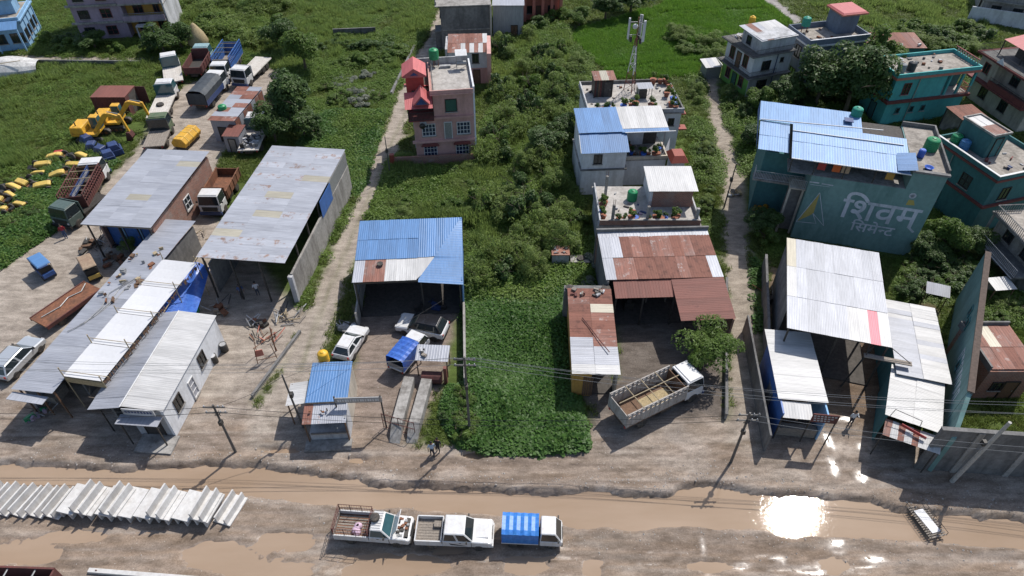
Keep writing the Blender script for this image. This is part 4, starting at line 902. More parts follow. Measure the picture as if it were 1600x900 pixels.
for u in (1.6, 5.2):
    b.win('F', 0, u, .9, 1.5, 1.5, 4, 3, white_paint, pane_blue)
    b.win('F', 0, u + (.0 if u < 3 else .25), 3.5, 1.5, 1.5, 4, 3, white_paint, pane_blue)
    b.mb('window_hood', maroon, MB().prism([(u - 1.0, 2.45), (u + 1.0, 2.45), (u + .8, 2.7), (u - .8, 2.7)], -.6, -.305))
b.win('F', 0, W * .62, 6.3, 1.3, 1.5, 1, 1, dark_frame, shutter_green, 'shutter', True)
b.door('F', 0, W * .55, 3.02, .75, 2.0, grey_metal, white_paint)
b.mb('air_conditioner', white_dirty, MB().box(.7, 1.4, -.55, -.31, 5.06, 5.55)); b.mb('satellite_dish', steel_dark, MB().lathe([(.03, 0), (.25, -.06), (.35, -.16)], 14, (.95, -.65, 5.2), 'y'), smooth=True)
b.win('L', 0, D * .4, 3.4, 1.2, 1.4, 2, 2, white_paint); b.win('L', 0, D * .4, .9, 1.2, 1.4, 2, 2, white_paint)
b.mb('solar_heater', white_paint, MB().hexa([(W - 1.6, D - 1.8, 10.2), (W - .3, D - 1.8, 10.2), (W - .3, D - .8, 10.5), (W - 1.6, D - .8, 10.5), (W - 1.6, D - 1.8, 10.28), (W - .3, D - 1.8, 10.28), (W - .3, D - .8, 10.58), (W - 1.6, D - .8, 10.58)]))
b.posts(grey_metal, [(W - 1.5, D - 1.7), (W - .4, D - 1.7), (W - 1.5, D - .9), (W - .4, D - .9)], 8.63, 10.25, .06); b.mb('heater_tank', grey_metal, MB().bar((W - 1.5, D - 1.5, 9.3), (W - .4, D - 1.5, 9.3), .25, 10)); b.box('bench', white_dirty, W * .5, W * .68, D - 1.2, D - .8, 8.63, 8.9)
b.rail(grey_metal, [(W * .36, .4), (W * .36, D - .3)], 8.63, .8)
tank(loc((o, a), W * .42, D - .5, 8.63), .55, 1.2, tank_green, 'green water tank on stand at the back of the pink house roof', stand=.9)
b2 = Bd('brick_boundary_wall', 'low weathered brick boundary wall in front of the pink house', 'wall', P(618, 262)[:2], math.atan2((P(742, 256) - P(618, 262)).y, (P(742, 256) - P(618, 262)).x))
b2.box('wall', brick, 0, (P(742, 256) - P(618, 262)).length, 0, .2, 0, 1.3); b2.box('gate_pillar', tile_red, -.5, -.02, -.1, .35, 0, 1.7)

o, a, W, D = site((699, 80), (761, 79), (761, 59), 4.6)
b = Bd('rust_roofed_house', 'small pink and white house with striped rusty tin roof behind pink house', 'house', o, a)
b.box('wall', pink_wall, 0, W, 0, D, 0, 2.2); b.box('upper_wall', white_wall, .05, W - .05, .05, D, 2.201, 4.5); b.box('gable_wall', pink_wall, W - .04, W + .5, -1.6, D, 0, 4.9); b.box('left_gable', white_dirty, -.3, .0, -.1, D, 0, 4.9)
b.roof((-.0, -.25, 4.5), (W, 0, 0), (0, D + .25, .7), .55, (D + .2) / 2, pick(rusty, rust_full, zinc_white, rusty), ribs=3)
b.win('F', .05, W * .28, 2.7, .9, 1.0); b.win('F', .05, W * .7, 2.9, .9, 1.3); b.door('F', 0, W * .72, .05, .8, 1.9, brown_wood)

o, a, W, D = site((687, 10), (765, 7), (765, -28), 6.4)
b = Bd('concrete_house', 'unplastered dark grey concrete house with stained blank wall', 'house', o, a)
b.box('wall', concrete_dark, 0, W, 0, D, 0, 6.2); b.box('side_wall', cream_wall, W + .002, W + .25, -.3, D, 0, 6.3); b.box('roof_slab', concrete, -.7, W + .2, -.15, D, 6.31, 6.45); b.parapet(concrete, -.6, W, .2, D, 6.45, 6.9, .14, 'LB')
b.box('floor_band', concrete, -.1, W, -.06, -.002, 2.9, 3.05); b.box('side_porch', concrete_dark, -.9, -.01, .6, 3.0, 0, 2.6); b.win('L', 0, D * .4, 3.6, 1.0, 1.2); b.box('roof_hut', zinc_old, W * .4, W * .75, D * .35, D * .7, 6.46, 7.6)
o, a, W, D = site((770, 8), (818, 8), (818, -25), 5)
b = Bd('tin_warehouse', 'pale grey tin clad building next to the concrete house', 'warehouse', o, a)
b.box('wall', zinc, 0, W, 0, D, 0, 5); b.roof((-.1, -.2, 5.02), (W + .2, 0, 0), (0, D, .5), .95, D / 2, zinc_old); b.door('F', 0, W * .7, 0, .9, 2.0)
for k in range(6): b.box('wall_rib', zinc, W * (k + .5) / 6.5 - .04, W * (k + .5) / 6.5 + .04, -.05, -.002, .05, 4.9)
o, a, W, D = site((818, -6), (878, -8), (878, -30), 4)
b = Bd('red_pillared_house', 'low house with brick red front pillars at the end of the empty plot', 'house', o, a)
b.box('wall', salmon, 0, W, .8, D, 0, 3.8); b.box('roof_slab', concrete, -.3, W + .3, -.4, D, 3.81, 4.0)
for k in range(5): b.box('pillar', salmon, W * k / 4 * .95, W * k / 4 * .95 + .45, -.1, .35, 0, 3.8)
b.door('F', .8, W * .45, 0, 1.0, 2.1); b.win('F', .8, W * .2, 1, 1.1, 1.2); b.win('F', .8, W * .75, 1, 1.1, 1.2)

# ================================================================ far left houses
p0 = P(130, 62); p1 = P(271, 54); W = (p1 - p0).length; a = math.atan2(p1.y - p0.y, p1.x - p0.x); D = 7.5
b = Bd('lilac_apartment_house', 'three storey lilac apartment house with ochre balconies and blank white gable', 'house', p0[:2], a)
b.box('wall', lilac_wall, 0, W * .52, 0, D, 0, 10.2); b.box('rear_wall', ochre_wall, W * .521, W - .2, 1.3, D, 0, 10.2); b.box('gable_wall', white_dirty, W - .199, W, -.1, D, 0, 10.6)
for z in (2.5, 5.0, 7.5, 10.0):
    b.box('floor_slab', concrete, -.5, W * .515, -.35, -.003, z - .15, z + .1); b.box('balcony_floor', concrete, W * .522, W - .21, -.5, 1.29, z - .15, z + .05)
    if z < 9.5: b.box('balcony_wall', lilac_wall, W * .53, W - .22, -.48, -.36, z + .051, z + .75); b.rail(grey_metal, [(W * .53, -.42), (W - .25, -.42)], z + .75, .35, .25)
for z in (.55, 3.05, 5.55, 8.05):
    b.win('F', 0, W * .12, z, 1.5, 1.25, 3, 2, dark_frame); b.win('F', 0, W * .36, z, 1.5, 1.35, 2, 2, maroon, glass); b.win('F', 1.3, W * .68, z, 1.4, 1.5, 2, 2, maroon)
    b.win('F', 1.3, W * .88, z, .9, 1.4, 2, 1, maroon); b.box('divider', lilac_wall, W * .515, W * .55, -.35, 1.28, z - .45, z + 1.75)
b.box('porch_roof', white_dirty, W * .66, W * .85, -1.6, -.51, 1.95, 2.08); b.posts(white_dirty, [(W * .67, -1.5), (W * .84, -1.5)], 0, 1.95, .2); b.box('cornice', concrete, -.6, W + .1, -.6, D, 10.61, 10.75)
b.mb('gable_band', concrete, MB().box(W + .002, W + .06, -.1, D, 4.6, 4.75))

o, a, W, D = site((-60, 40), (28, 31), (93, -3), 4.2)
b = Bd('sky_blue_house', 'long sky blue single storey house with cluttered flat roof', 'house', o, a)
b.box('wall', skyblue_wall, 0, W, 0, D, 0, 4.0); b.box('roof_slab', skyblue_wall, -.2, W + .3, -.3, D + .2, 4.01, 4.2); b.box('terrace_floor', terrace_mat, .1, W - .1, .1, D - .1, 4.205, 4.23); b.parapet(skyblue_wall, -.1, W + .1, -.1, D + .1, 4.23, 4.6, .15, 'FR')
for k in range(4): b.win('R', W, D * (k + .5) / 4.2, 1.2, 1.1 if k % 2 == 0 else .7, 1.4, 2, 1); b.box('pilaster', skyblue_wall, W + .002, W + .12, D * (k + .95) / 4.2, D * (k + .95) / 4.2 + .2, 0, 4)
b.win('F', 0, W * .85, 1.0, 1.8, 1.4, 3, 1); b.win('F', 0, W * .55, 1.0, 1.2, 1.4, 2, 1)
b.box('roof_room', skyblue_wall, W * .55, W * .9, D * .35, D * .7, 4.24, 6.2); b.box('roof_room_slab', white_dirty, W * .52, W * .93, D * .32, D * .73, 6.21, 6.35); b.roof((W * .6, D * .72, 5.6), (W * .38, 0, 0), (0, D * .2, .1), .9, D * .2, zinc_white, ribs=3)
b.mb('porch_roof', sheet_paleblue, MB().hexa([(W * .5, -1.6, 3.4), (W * .98, -1.6, 3.4), (W * .98, -.31, 4.1), (W * .5, -.31, 4.1), (W * .5, -1.6, 3.5), (W * .98, -1.6, 3.5), (W * .98, -.31, 4.2), (W * .5, -.31, 4.2)]))
b.posts(skyblue_wall, [(W * .52, -1.45), (W * .96, -1.45)], 0, 3.4, .2)

# far right corner house, tarmac side
o, a, W, D = site((1521, 8), (1640, 25), (1640, -20), 2.5)
b = Bd('walled_house', 'grey house behind long white compound wall at the far edge of the field', 'house', o, a)
b.box('compound_wall', white_wall, 0, W, 0, .2, 0, 2.3); b.box('wall', concrete, 1.5, W, 2.0, D + 3, 0, 5.5); b.box('floor_slab', concrete, 1.2, W, 1.5, 1.99, 2.9, 3.1); b.win('F', 2, 3.5, 1, 1.4, 1.3); b.win('F', 2, 6.5, 1, 1.4, 1.3); b.win('F', 2, 3.5, 3.8, 1.4, 1.3); b.win('L', 1.5, 4, 1, 1.2, 1.3)
b.box('roof_slab', concrete, 1.1, W, 1.4, D + 3, 5.51, 5.7)

# ================================================================ right: white-green, grey-blue, teal, maroon houses
o, a, W, D = site((1139, 57), (1180, 85), (1244, 77), 5.8)
b = Bd('white_and_green_house', 'two storey white house with bright green ground floor and tin roofed attic', 'house', o, a)
b.box('ground_wall', green_wall, 0, W, .0, D, 0, 2.7); b.box('ground_side', white_dirty, W + .002, W + .1, .0, D, 0, 2.7); b.box('upper_wall', white_wall, 0, W + .1, 0, D, 2.75, 5.5)
for z in (2.6, 5.5): b.box('floor_slab', concrete_dark, -.5, W + .7, -.75, D + .1, z + .11, z + .25)
b.box('attic_wall', white_dirty, W * .35, W + .1, .5, D - .1, 5.76, 7.6); b.roof((W * .2, .3, 7.62), (0, D - .3, 0), (W * .85, 0, -.1), .95, W * .85, lambda i, j, nx, ny: zinc_white if i >= nx - 3 else (rusty if i == 1 else zinc), ribs=4)
b.rail(steel_dark, [(-.4, -.68), (W + .6, -.68), (W + .6, D)], 5.75, .8); b.rail(steel_dark, [(-.4, -.68), (W + .6, -.68), (W + .6, D * .6)], 2.86, .8)
for u in (W * .25, W * .75): b.win('F', 0, u, 3.5, 1.0, 1.6, 2, 1, maroon); b.win('F', 0, u, .8, .9, 1.4, 2, 1, maroon)
b.door('F', 0, W * .5, 2.86, .8, 2.0); b.door('F', 0, W * .5, 0, .8, 2.0, shutter_green)
b.win('R', W + .1, D * .35, 3.4, 1.3, 1.3, 3, 2); b.win('R', W + .1, D * .75, 4.2, .5, .6, 1, 1); b.win('R', W + .1, D * .35, .8, 1.5, 1.3, 3, 2); b.win('F', .5, W * .6, 6.1, .9, 1.1, 1, 1)
b.mb('drain_pipe', blue_dark, MB().bar((W + .2, D * .6, .1), (W + .2, D * .6, 5.6), .06))
b.junk(.0, W * .3, .2, D - .5, 5.76, 14, [grey_wood, rust_metal, white_dirty], 'roof_clutter', .4)
tank(loc((o, a), W * .05, D * .5, 5.76), .42, 1.3, tank_yellow, 'tall yellow water tank on the white and green house roof', stand=1.2)

o, a, W, D = site((1266, 70), (1356, 60), (1352, 33), 6.4)
b = Bd('grey_blue_house', 'two storey grey blue house with white cornice and pink roofed stair room', 'house', o, a)
b.box('wall', greyblue_wall, 0, W, 0, D, 0, 6.1); b.box('cornice', white_wall, -.3, W + .2, -.3, D + .2, 6.11, 6.3); b.box('terrace_floor', terrace_mat, -.05, W, -.05, D, 6.305, 6.33)
b.parapet(greyblue_wall, -.2, W + .1, -.2, D + .1, 6.33, 7.0, .15); b.box('coping', white_wall, -.22, W + .12, -.22, -.03, 7.0, 7.06)
for u, z in ((W * .28, 3.9), (W * .28, .9), (W * .75, 3.9)): b.win('F', 0, u, z, 1.5, 1.5, 3, 1, dark_frame)
for z in (3.9, .9): b.win('L', 0, D * .4, z, 1.2, 1.6, 2, 1)
b.box('stair_room', greyblue_wall, W * .62, W * .95, D * .45, D - .1, 6.34, 8.9); b.box('stair_roof', salmon, W * .57, W * 1.02, D * .3, D + .2, 8.91, 9.1); b.mb('stair_roof_top', red_roof, MB().taper(W * .575, W * 1.015, D * .31, D + .19, 9.1, 9.25, .2, .2, .2, .2)); b.door('R', W * .95, D * .7, 6.35, .9, 2.1, blue_dark)
b.rail(rust_metal, [(W + .1, .2), (W + 1.6, .2), (W + 1.6, 2.2)], 5.6, 1.4, .4)
b.junk(.5, W * .55, .5, D - .6, 6.34, 16, [rust_metal, concrete_dark, grey_wood], 'roof_clutter', .25)
tank(loc((o, a), W * .16, D * .75, 6.34), .55, 1.2, tank_teal, 'green water tank on the grey blue house roof', stand=.9)

o, a, W, D = site((1334, 74), (1449, 74), (1432, 53), 4.2)
b = Bd('long_rust_shed', 'low shed with long rust brown tin roof between grey blue and teal houses', 'shed', o, a)
b.roof((0, 0, 4.1), (W, 0, 0), (0, D, .3), .95, D, pick(rust_full, rust_red, rust_full, rusty), ribs=4); b.box('wall', teal_dark, .1, W - .1, .2, D - .1, 0, 4.05); b.door('F', .2, W * .3, 0, .9, 2.0)
b.junk(W * .3, W * .95, -.1, .9, 4.25, 14, [white_dirty, tarp_white, concrete, rust_metal], 'roof_clutter', .3)

o, a, W, D = site((1405, 117), (1528, 104), (1497, 77), 6.6)
b = Bd('turquoise_house', 'two storey turquoise house with maroon bands, open corner balcony and cluttered roof', 'house', o, a)
b.box('lower_wall', teal_wall, 0, W, 0, D, 0, 2.9); b.box('upper_wall', teal_wall, 0, W * .66, 0, D, 3.25, 6.0); b.box('balcony_back', teal_dark, W * .661, W, 1.8, D, 3.25, 6.0); b.box('balcony_floor', terrace_white, W * .661, W + .3, -.15, 1.79, 3.26, 3.3)
b.box('floor_band', maroon, -.35, W + .5, -.3, D + .1, 2.91, 3.24); b.box('roof_band', salmon, -.35, W + .5, -.35, D + .1, 6.01, 6.3)
b.parapet(teal_wall, -.3, W + .4, -.3, D + .05, 6.31, 6.75, .16); b.box('terrace_floor', terrace_mat, -.1, W + .2, -.1, D - .15, 6.305, 6.33)
b.posts(teal_wall, [(W * .7, .0), (W * .86, 0), (W + .2, .0)], 3.31, 6.0, .25)
b.rail(salmon, [(W * .86, -.1), (W + .3, -.1), (W + .3, 1.7)], 3.31, .8, .2, 'balustrade', .04)
b.win('F', 0, W * .17, 3.9, 1.0, 1.5, 2, 2, maroon); b.win('L', 0, D * .5, 3.9, 1.1, 1.5, 2, 2, maroon)
for u in (W * .17, W * .35, W * .5): b.win('F', 0, u, 1.4, .6, .8, 1, 1, teal_dark)
b.door('L', 0, D * .45, 0, 1.0, 2.1, teal_dark); b.mb('drain_pipe', grey_metal, MB().bar((W * .3, -.1, .1), (W * .3, -.1, 6.0), .06))
for k in range(9): b.box('baluster', cream_wall, W + .2, W + .32, .4 + k * (D - .8) / 9, .55 + k * (D - .8) / 9, 6.76, 7.2)
b.box('hand_rail', maroon, W + .18, W + .34, .3, D - .3, 7.2, 7.28)
b.junk(.4, W * .9, .6, D - .4, 6.33, 22, [grey_wood, concrete_dark, white_dirty, rust_metal], 'roof_clutter', .3)
tank(loc((o, a), W * .1, D * .25, 6.33), .5, 1.1, pm('tank_grey', (.22, .23, .24), .6), 'grey water tank on the turquoise house roof'); tank(loc((o, a), W * .24, D * .28, 6.33), .5, 1.1, tank_black, 'black water tank on the turquoise house roof')

o, a, W, D = site((1540, 78), (1605, 118), (1660, 95), 6.4)
b = Bd('maroon_trimmed_house', 'cream house with maroon trim, dark balconies and red tin roof', 'house', o, a)
b.box('lower_wall', cream_wall, 0, W + 2, .5, D, 0, 2.9); b.box('upper_wall', cream_wall, 0, W * .42, 0, D, 3.2, 6.0); b.box('rear_wall', cream_wall, W * .421, W + 2, 1.2, D, 3.2, 6.0)
for z in (2.95, 6.02): b.box('floor_band', maroon, -.4, W + 2.1, -.7, D, z, z + .22)
b.box('balcony_wall', maroon, W * .43, W + 2, -.6, -.45, 3.2, 3.9); b.rail(steel_dark, [(W * .43, -.52), (W + 2, -.52)], 3.9, .4)
b.win('F', 0, W * .2, 4.0, 1.0, 1.3, 2, 1, maroon); b.win('F', 1.2, W * .7, 3.9, 1.3, 1.5, 2, 1); b.win('F', .5, W * .3, .9, 1.2, 1.4, 2, 1); b.win('F', .5, W * .8, .9, 1.2, 1.4, 2, 1); b.win('L', 0, D * .5, 3.9, 1.0, 1.3)
b.box('terrace_floor', concrete_dark, 0, W + 2, -.5, D - .1, 6.245, 6.27); b.rail(steel_dark, [(-.3, D), (-.3, -.6), (W + 2, -.6)], 6.25, .9)
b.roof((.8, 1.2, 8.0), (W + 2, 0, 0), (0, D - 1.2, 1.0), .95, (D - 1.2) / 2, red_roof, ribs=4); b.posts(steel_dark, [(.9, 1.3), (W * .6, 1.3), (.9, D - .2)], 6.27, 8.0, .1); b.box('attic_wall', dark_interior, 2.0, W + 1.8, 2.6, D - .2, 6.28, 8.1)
b.mb('gable_piece', white_wall, MB().prism([(W * .42, 6.25), (W * .6, 6.25), (W * .51, 7.0)], -.75, -.71))

# rusty porch roof
o, a, W, D = site((1504, 187), (1545, 183), (1531, 162), 3.0)
b = Bd('rusty_porch', 'small flat rust brown tin porch below the turquoise house', 'porch', o, a)
b.roof((0, 0, 2.95), (W, 0, 0), (0, D, .1), W / 3, D, rust_full, ribs=3); b.posts(steel_dark, [(.15, .15), (W - .15, .15), (.15, D - .15), (W - .15, D - .15)], 0, 2.95, .1); b.box('wall', concrete_dark, .2, W - .2, D - .3, D - .2, 0, 2.9)

# ================================================================ building with the painted wall
p0, p1 = P(1235, 370), P(1418, 400); a = math.atan2(p1.y - p0.y, p1.x - p0.x); W = (p1 - p0).length; D = 8.5
b = Bd('painted_wall_building', 'green cement-advert building with lettered side wall and pale blue roofs', 'building', p0[:2], a)
xN = W * .74
b.box('wall', mural_wall, 0, W, 0, D, 0, 7.28)
b.box('upper_wall', mural_wall, xN, W + .002, .001, D, 7.285, 9.1); b.box('coping', concrete_dark, xN - .1, W + .15, -.12, .25, 9.11, 9.3)
b.box('terrace_floor', terrace_mat, xN + .1, W, .26, D - .1, 9.105, 9.14); b.parapet(concrete_dark, xN, W + .15, .26, D + .1, 9.15, 9.55, .16, 'RB')
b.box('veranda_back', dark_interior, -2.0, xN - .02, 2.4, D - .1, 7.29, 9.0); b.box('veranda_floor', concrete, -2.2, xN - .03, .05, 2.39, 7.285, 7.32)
b.box('side_wing', teal_dark, -4.2, -.01, 3.2, D + 2, 0, 7.27); b.box('side_balcony', concrete, -4.8, -.02, 2.0, 3.19, 4.6, 4.8); b.rail(white_dirty, [(-4.7, 3.1), (-4.7, 2.1), (-.1, 2.1)], 4.8, .9); b.box('side_stair', concrete_dark, -1.3, -.02, 1.2, 2.4, 0, 5.2); b.box('side_landing', cream_wall, -1.5, -.02, .5, 2.4, 5.21, 5.35); b.rail(white_dirty, [(-1.45, .55), (-.1, .55)], 5.35, .9); b.posts(cream_wall, [(-1.4, .6), (-.2, .6)], 0, 5.2, .18)
eo = (-2.55, -.35)
b.roof((-2.3, -.4, 9.05), (xN + 2.0, 0, 0), (0, 5.0, .75), .95, 2.5, sheet_paleblue, ribs=4); b.mb('eave_board', white_paint, MB().bar((-2.3, -.42, 9.03), (xN - .2, -.42, 9.03), .06)); b.mb('ridge_cap', white_paint, MB().bar((-2.3, 3.5, 9.72), (xN - .6, 3.5, 9.72), .05))
b.roof((xN - 1.3, -.3, 9.2), (0, 2.6, .25), (1.5, -.1, .35), .9, 1.5, zinc_blue, ribs=4)
b.roof((-5.2, 1.2, 8.6), (2.75, 0, 0), (0, 4.4, .6), .95, 2.2, sheet_paleblue, ribs=4); b.roof((-5.3, 5.65, 9.25), (9.5, 0, 0), (0, 3.4, .3), .95, 3.4, sheet_paleblue, ribs=4); b.mb('ridge_cap', white_paint, MB().bar((-5.2, 5.6, 9.35), (xN - 2.2, 5.6, 9.85), .05))
b.mb('gable_sheet', blue_paint, MB().add([(-5.35, 1.2, 8.5), (-5.35, 9.0, 8.5), (-5.35, 9.0, 9.6), (-5.35, 1.4, 8.7)], [(0, 1, 2, 3)])); b.box('roof_hatch', blue_dark, 2.6, 3.4, 6.8, 7.6, 9.6, 9.68)
b.posts(steel_dark, [(-2.1, .1), (0, .12), (2.6, .12), (5.2, .12)], 7.33, 9.0, .09)
for x, c in ((.3, red_paint), (1.6, pm('cloth_orange', (.55, .12, .03), .8)), (2.4, pm('cloth_tan', (.42, .30, .2), .8)), (6.2, ochre_wall)): b.box('laundry', c, x, x + .7, .5, .54, 7.7, 8.75)
b.win('R', W, D * .3, 4.5, 1.0, 1.3); b.win('R', W, D * .7, 1.5, 1.0, 1.3)
MUR = b; MUR_A = a; MUR_O = p0
tank(loc((p0[:2], a), W - .9, D * .52, 9.14), .62, 1.25, tank_green, 'green water tank on the terrace above the painted wall')
tank(loc((p0[:2], a), 3.8, D * 1.02, 7.3), .52, 1.2, tank_teal, 'teal green water tank at the end of the pale blue roof', stand=1.9)
for i, (x, y, lab) in enumerate(((W * .82, D * .30, 'blue plastic barrel standing on the terrace above the painted wall'), (W * .86, D * .07, 'wide blue basin on the terrace edge above the painted wall'))):
    t = thing('plastic_barrel' if i == 0 else 'plastic_basin', lab, 'barrel' if i == 0 else 'basin', loc((p0[:2], a), x, y + .2, 9.15)); MB().lathe([(.27, 0), (.31, .1), (.31, .3), (.3, .35), (.31, .5), (.29, .75), (.24, .78)] if i == 0 else [(.25, 0), (.38, .22), (.4, .24), (.35, .22), (.24, .03)], 16).build('body', barrel_blue, t, True); MB().lathe([(.22, .785), (.22, .82)] if i == 0 else [(.23, .031), (.2, .04)], 12).build('lid' if i == 0 else 'base', barrel_blue, t)

def mur_uv(px, py):
    """place on the painted wall: metres along it and above ground"""
    s, c = math.sin(CAM_T), math.cos(CAM_T); u = (px - 800) / CAM_F; v = (py - 450) / CAM_F
    d = Vector((u, c - v * s, -s - v * c)); n = Vector((math.sin(MUR_A), -math.cos(MUR_A), 0)); o_ = Vector((0, 0, CAM_H))
    t = (MUR_O - o_).dot(n) / d.dot(n); q = o_ + d * t - MUR_O
    return q.x * math.cos(MUR_A) + q.y * math.sin(MUR_A), q.z
letter_mat = pm('letter_paint', (.56, .57, .62), .8, .1, 1.0, dirt=(.18, .24, .25), dirt_amt=.6, dscale=1.0)
yellow_letter = pm('letter_yellow', (.42, .33, .10), .8, .1, 1.0)
def text_mesh(body, size, bold=0.0):
    cu = bpy.data.curves.new('lettering', 'FONT'); cu.body = body; cu.size = size; cu.extrude = 0.004; cu.offset = bold; cu.resolution_u = 3
    ob = bpy.data.objects.new('lettering', cu); COL.objects.link(ob); bpy.context.view_layer.update()
    me = bpy.data.meshes.new_from_object(ob.evaluated_get(bpy.context.evaluated_depsgraph_get())); bpy.data.objects.remove(ob); return me
def half_glyph(me, frac):
    bm = bmesh.new(); bm.from_mesh(me); xs_ = [v.co.x for v in bm.verts]; cut = min(xs_) + (max(xs_) - min(xs_)) * frac
    bmesh.ops.bisect_plane(bm, geom=bm.verts[:] + bm.edges[:] + bm.faces[:], plane_co=(cut, 0, 0), plane_no=(1, 0, 0), clear_outer=True); bm.to_mesh(me); bm.free(); return me
def wall_text(pieces, pbl, pr_, pt, mat, parent, bold=0.012, d=0.012):
    """lettering fitted on the wall: lower left, right end and top are given as image pixels"""
    mes, x, lo_z, hi_z = [], 0.0, 9, -9
    for g_, frac in pieces:
        me = text_mesh(g_, 1.0, bold)
        if frac < 1: half_glyph(me, frac)
        co = np.array([v.co[:] for v in me.vertices]); lo, hi = co.min(0), co.max(0); mes.append((me, x - lo[0])); x += hi[0] - lo[0] - .02; lo_z, hi_z = min(lo_z, lo[1]), max(hi_z, hi[1])
    u0, z0 = mur_uv(*pbl); u1 = mur_uv(*pr_)[0]; z1 = mur_uv(*pt)[1]
    for me, dx in mes:
        for v in me.vertices: v.co = (u0 + (v.co.x + dx) / x * (u1 - u0), -d - (v.co.z + .004), z0 + (v.co.y - lo_z) / (hi_z - lo_z) * (z1 - z0))
        me.materials.clear(); me.materials.append(mat); link(bpy.data.objects.new('lettering', me), parent)
wall_text([('ि' + 'श', 1), ('व', 1), ('म', 1)], (1308, 338), (1441, 330), (1326, 298), letter_mat, b.r)
wall_text([('ि' + 'स', 1), ('मे', 1), ('न', .62), ('ट', 1)], (1326, 359), (1399, 356), (1338, 342), letter_mat, b.r)
def stroke(pts, wd, mat, name):
    m = MB(); q = [mur_uv(*p) for p in pts]
    for (ua, za), (ub, zb) in zip(q, q[1:]):
        L = math.hypot(ub - ua, zb - za); nx, nz = -(zb - za) / L * wd / 2, (ub - ua) / L * wd / 2
        m.add([(ua + nx, -.014, za + nz), (ub + nx, -.014, zb + nz), (ub - nx, -.014, zb - nz), (ua - nx, -.014, za - nz), (ua + nx, -.004, za + nz), (ub + nx, -.004, zb + nz), (ub - nx, -.004, zb - nz), (ua - nx, -.004, za - nz)], [(0, 1, 2, 3), (4, 5, 6, 7), (0, 1, 5, 4), (2, 3, 7, 6)])
    return m.build(name, mat, MUR.r)
stroke([(1244, 346), (1281, 301), (1287, 353)], .05, letter_mat, 'emblem_line'); stroke([(1244, 346), (1275, 349), (1270, 333)], .05, letter_mat, 'emblem_line'); stroke([(1270, 333), (1287, 353)], .04, letter_mat, 'emblem_line')
m = MB(); q = [mur_uv(*p) for p in ((1246, 345), (1281, 302), (1271, 333), (1266, 336))]; m.add([(u, -.011, z) for u, z in q], [(0, 1, 2, 3)]); m.build('emblem_panel', yellow_letter, b.r)
m = MB(); q = [mur_uv(*p) for p in ((1415, 320), (1420, 312), (1428, 313), (1429, 321))]; m.add([(u, -.011, z) for u, z in q], [(0, 1, 2, 3)]); m.build('emblem_base', yellow_letter, b.r)
u, z = mur_uv(1426, 306); b.mb('emblem_ring', letter_mat, MB().lathe([(.3, -.02), (.3, -.012), (.18, -.012), (.18, -.02)], 16, (u, 0, z), 'y'))
stroke([(1418, 354), (1427, 363)], .2, letter_mat, 'lettering'); stroke([(1265, 284), (1280, 286)], .12, letter_mat, 'painted_lettering'); stroke([(1284, 287), (1302, 290)], .12, letter_mat, 'painted_lettering'); stroke([(1266, 288), (1296, 292)], .04, letter_mat, 'painted_lettering')

# teal house beyond it, with stair room
o, a, W, D = site((1470, 214), (1562, 276), (1640, 272), 6.9)
b = Bd('dark_teal_house', 'dark teal house with red band under white parapet and tin roofed stair room', 'house', o, a)
b.box('wall', teal_dark, 0, W, 0, D + 2, 0, 6.3)
for z in (2.9, 5.9): b.box('red_band', maroon, -.2, W + .25, -.25, D + 2, z + .42, z + .65)
b.parapet(teal_dark, -.2, W + .2, -.2, D + 2, 6.58, 7.0, .16); b.mb('coping', white_paint, MB().box(-.22, W + .24, -.24, -.02, 7.0, 7.06).box(W + .02, W + .24, -.015, D, 7.0, 7.06)); b.box('terrace_floor', terrace_mat, 0, W, 0, D + 1.8, 6.585, 6.61)
b.win('F', 0, W * .62, 3.9, 1.2, 1.4, 2, 2); b.win('F', 0, W * .3, .9, 1.2, 1.4, 2, 2); b.win('R', W, D * .4, 3.9, 1.1, 1.4); b.mb('drain_pipe', grey_metal, MB().bar((W * .35, -.1, .1), (W * .3, -.1, 6.2), .06))
b.box('stair_room', teal_dark, .4, W * .55, 1.4, 3.4, 6.62, 9.0); b.parapet(concrete, .3, W * .57, 1.3, 3.5, 9.01, 9.2, .15); b.roof((.5, 1.5, 9.03), (0, 1.8, 0), (W * .5, 0, .0), .9, W * .25, lambda i, j, nx, ny: zinc_white if j == 0 else rusty, ribs=4); b.door('R', W * .55, 2.4, 6.62, .8, 2.0, teal_dark)
b.junk(W * .5, W - .3, 1.2, D, 6.62, 9, [maroon, grey_wood, blue_dark, white_dirty], 'roof_clutter', .3)
tank(loc((o, a), W * .16, .7, 6.62), .55, 1.2, tank_green, 'green water tank beside the stair room of the dark teal house'); tank(loc((o, a), W * .30, .75, 6.62), .5, 1.15, tank_blue, 'blue water tank beside the stair room of the dark teal house')

# right edge house with balustrade
o, a, W, D = site((1557, 330), (1625, 400), (1680, 370), 4.6)
b = Bd('balustraded_house', 'grey concrete house with railed balcony and terrace beside the teal house', 'house', o, a)
b.box('wall', concrete, .0, W, .8, D, 0, 4.3); b.box('roof_slab', concrete_dark, -.2, W, -.2, D, 4.31, 4.5); b.rail(concrete, [(0, -.1), (W, -.1)], 4.5, .8, .22, 'balustrade', .04); b.rail(concrete, [(0, -.1), (0, 2.5)], 4.5, .8, .22, 'balustrade', .04); b.box('terrace_floor', terrace_mat, 0, W, 0, D, 4.505, 4.53)
b.box('balcony', concrete_dark, -.2, W, -1.2, .79, 1.9, 2.1); b.rail(white_dirty, [(-.1, -1.1), (W, -1.1)], 2.1, .8, .18); b.win('F', .8, W * .3, 2.5, 1.1, 1.3); b.win('F', .8, W * .7, 2.5, 1.1, 1.3); b.door('F', .8, W * .5, 0, .9, 1.8)
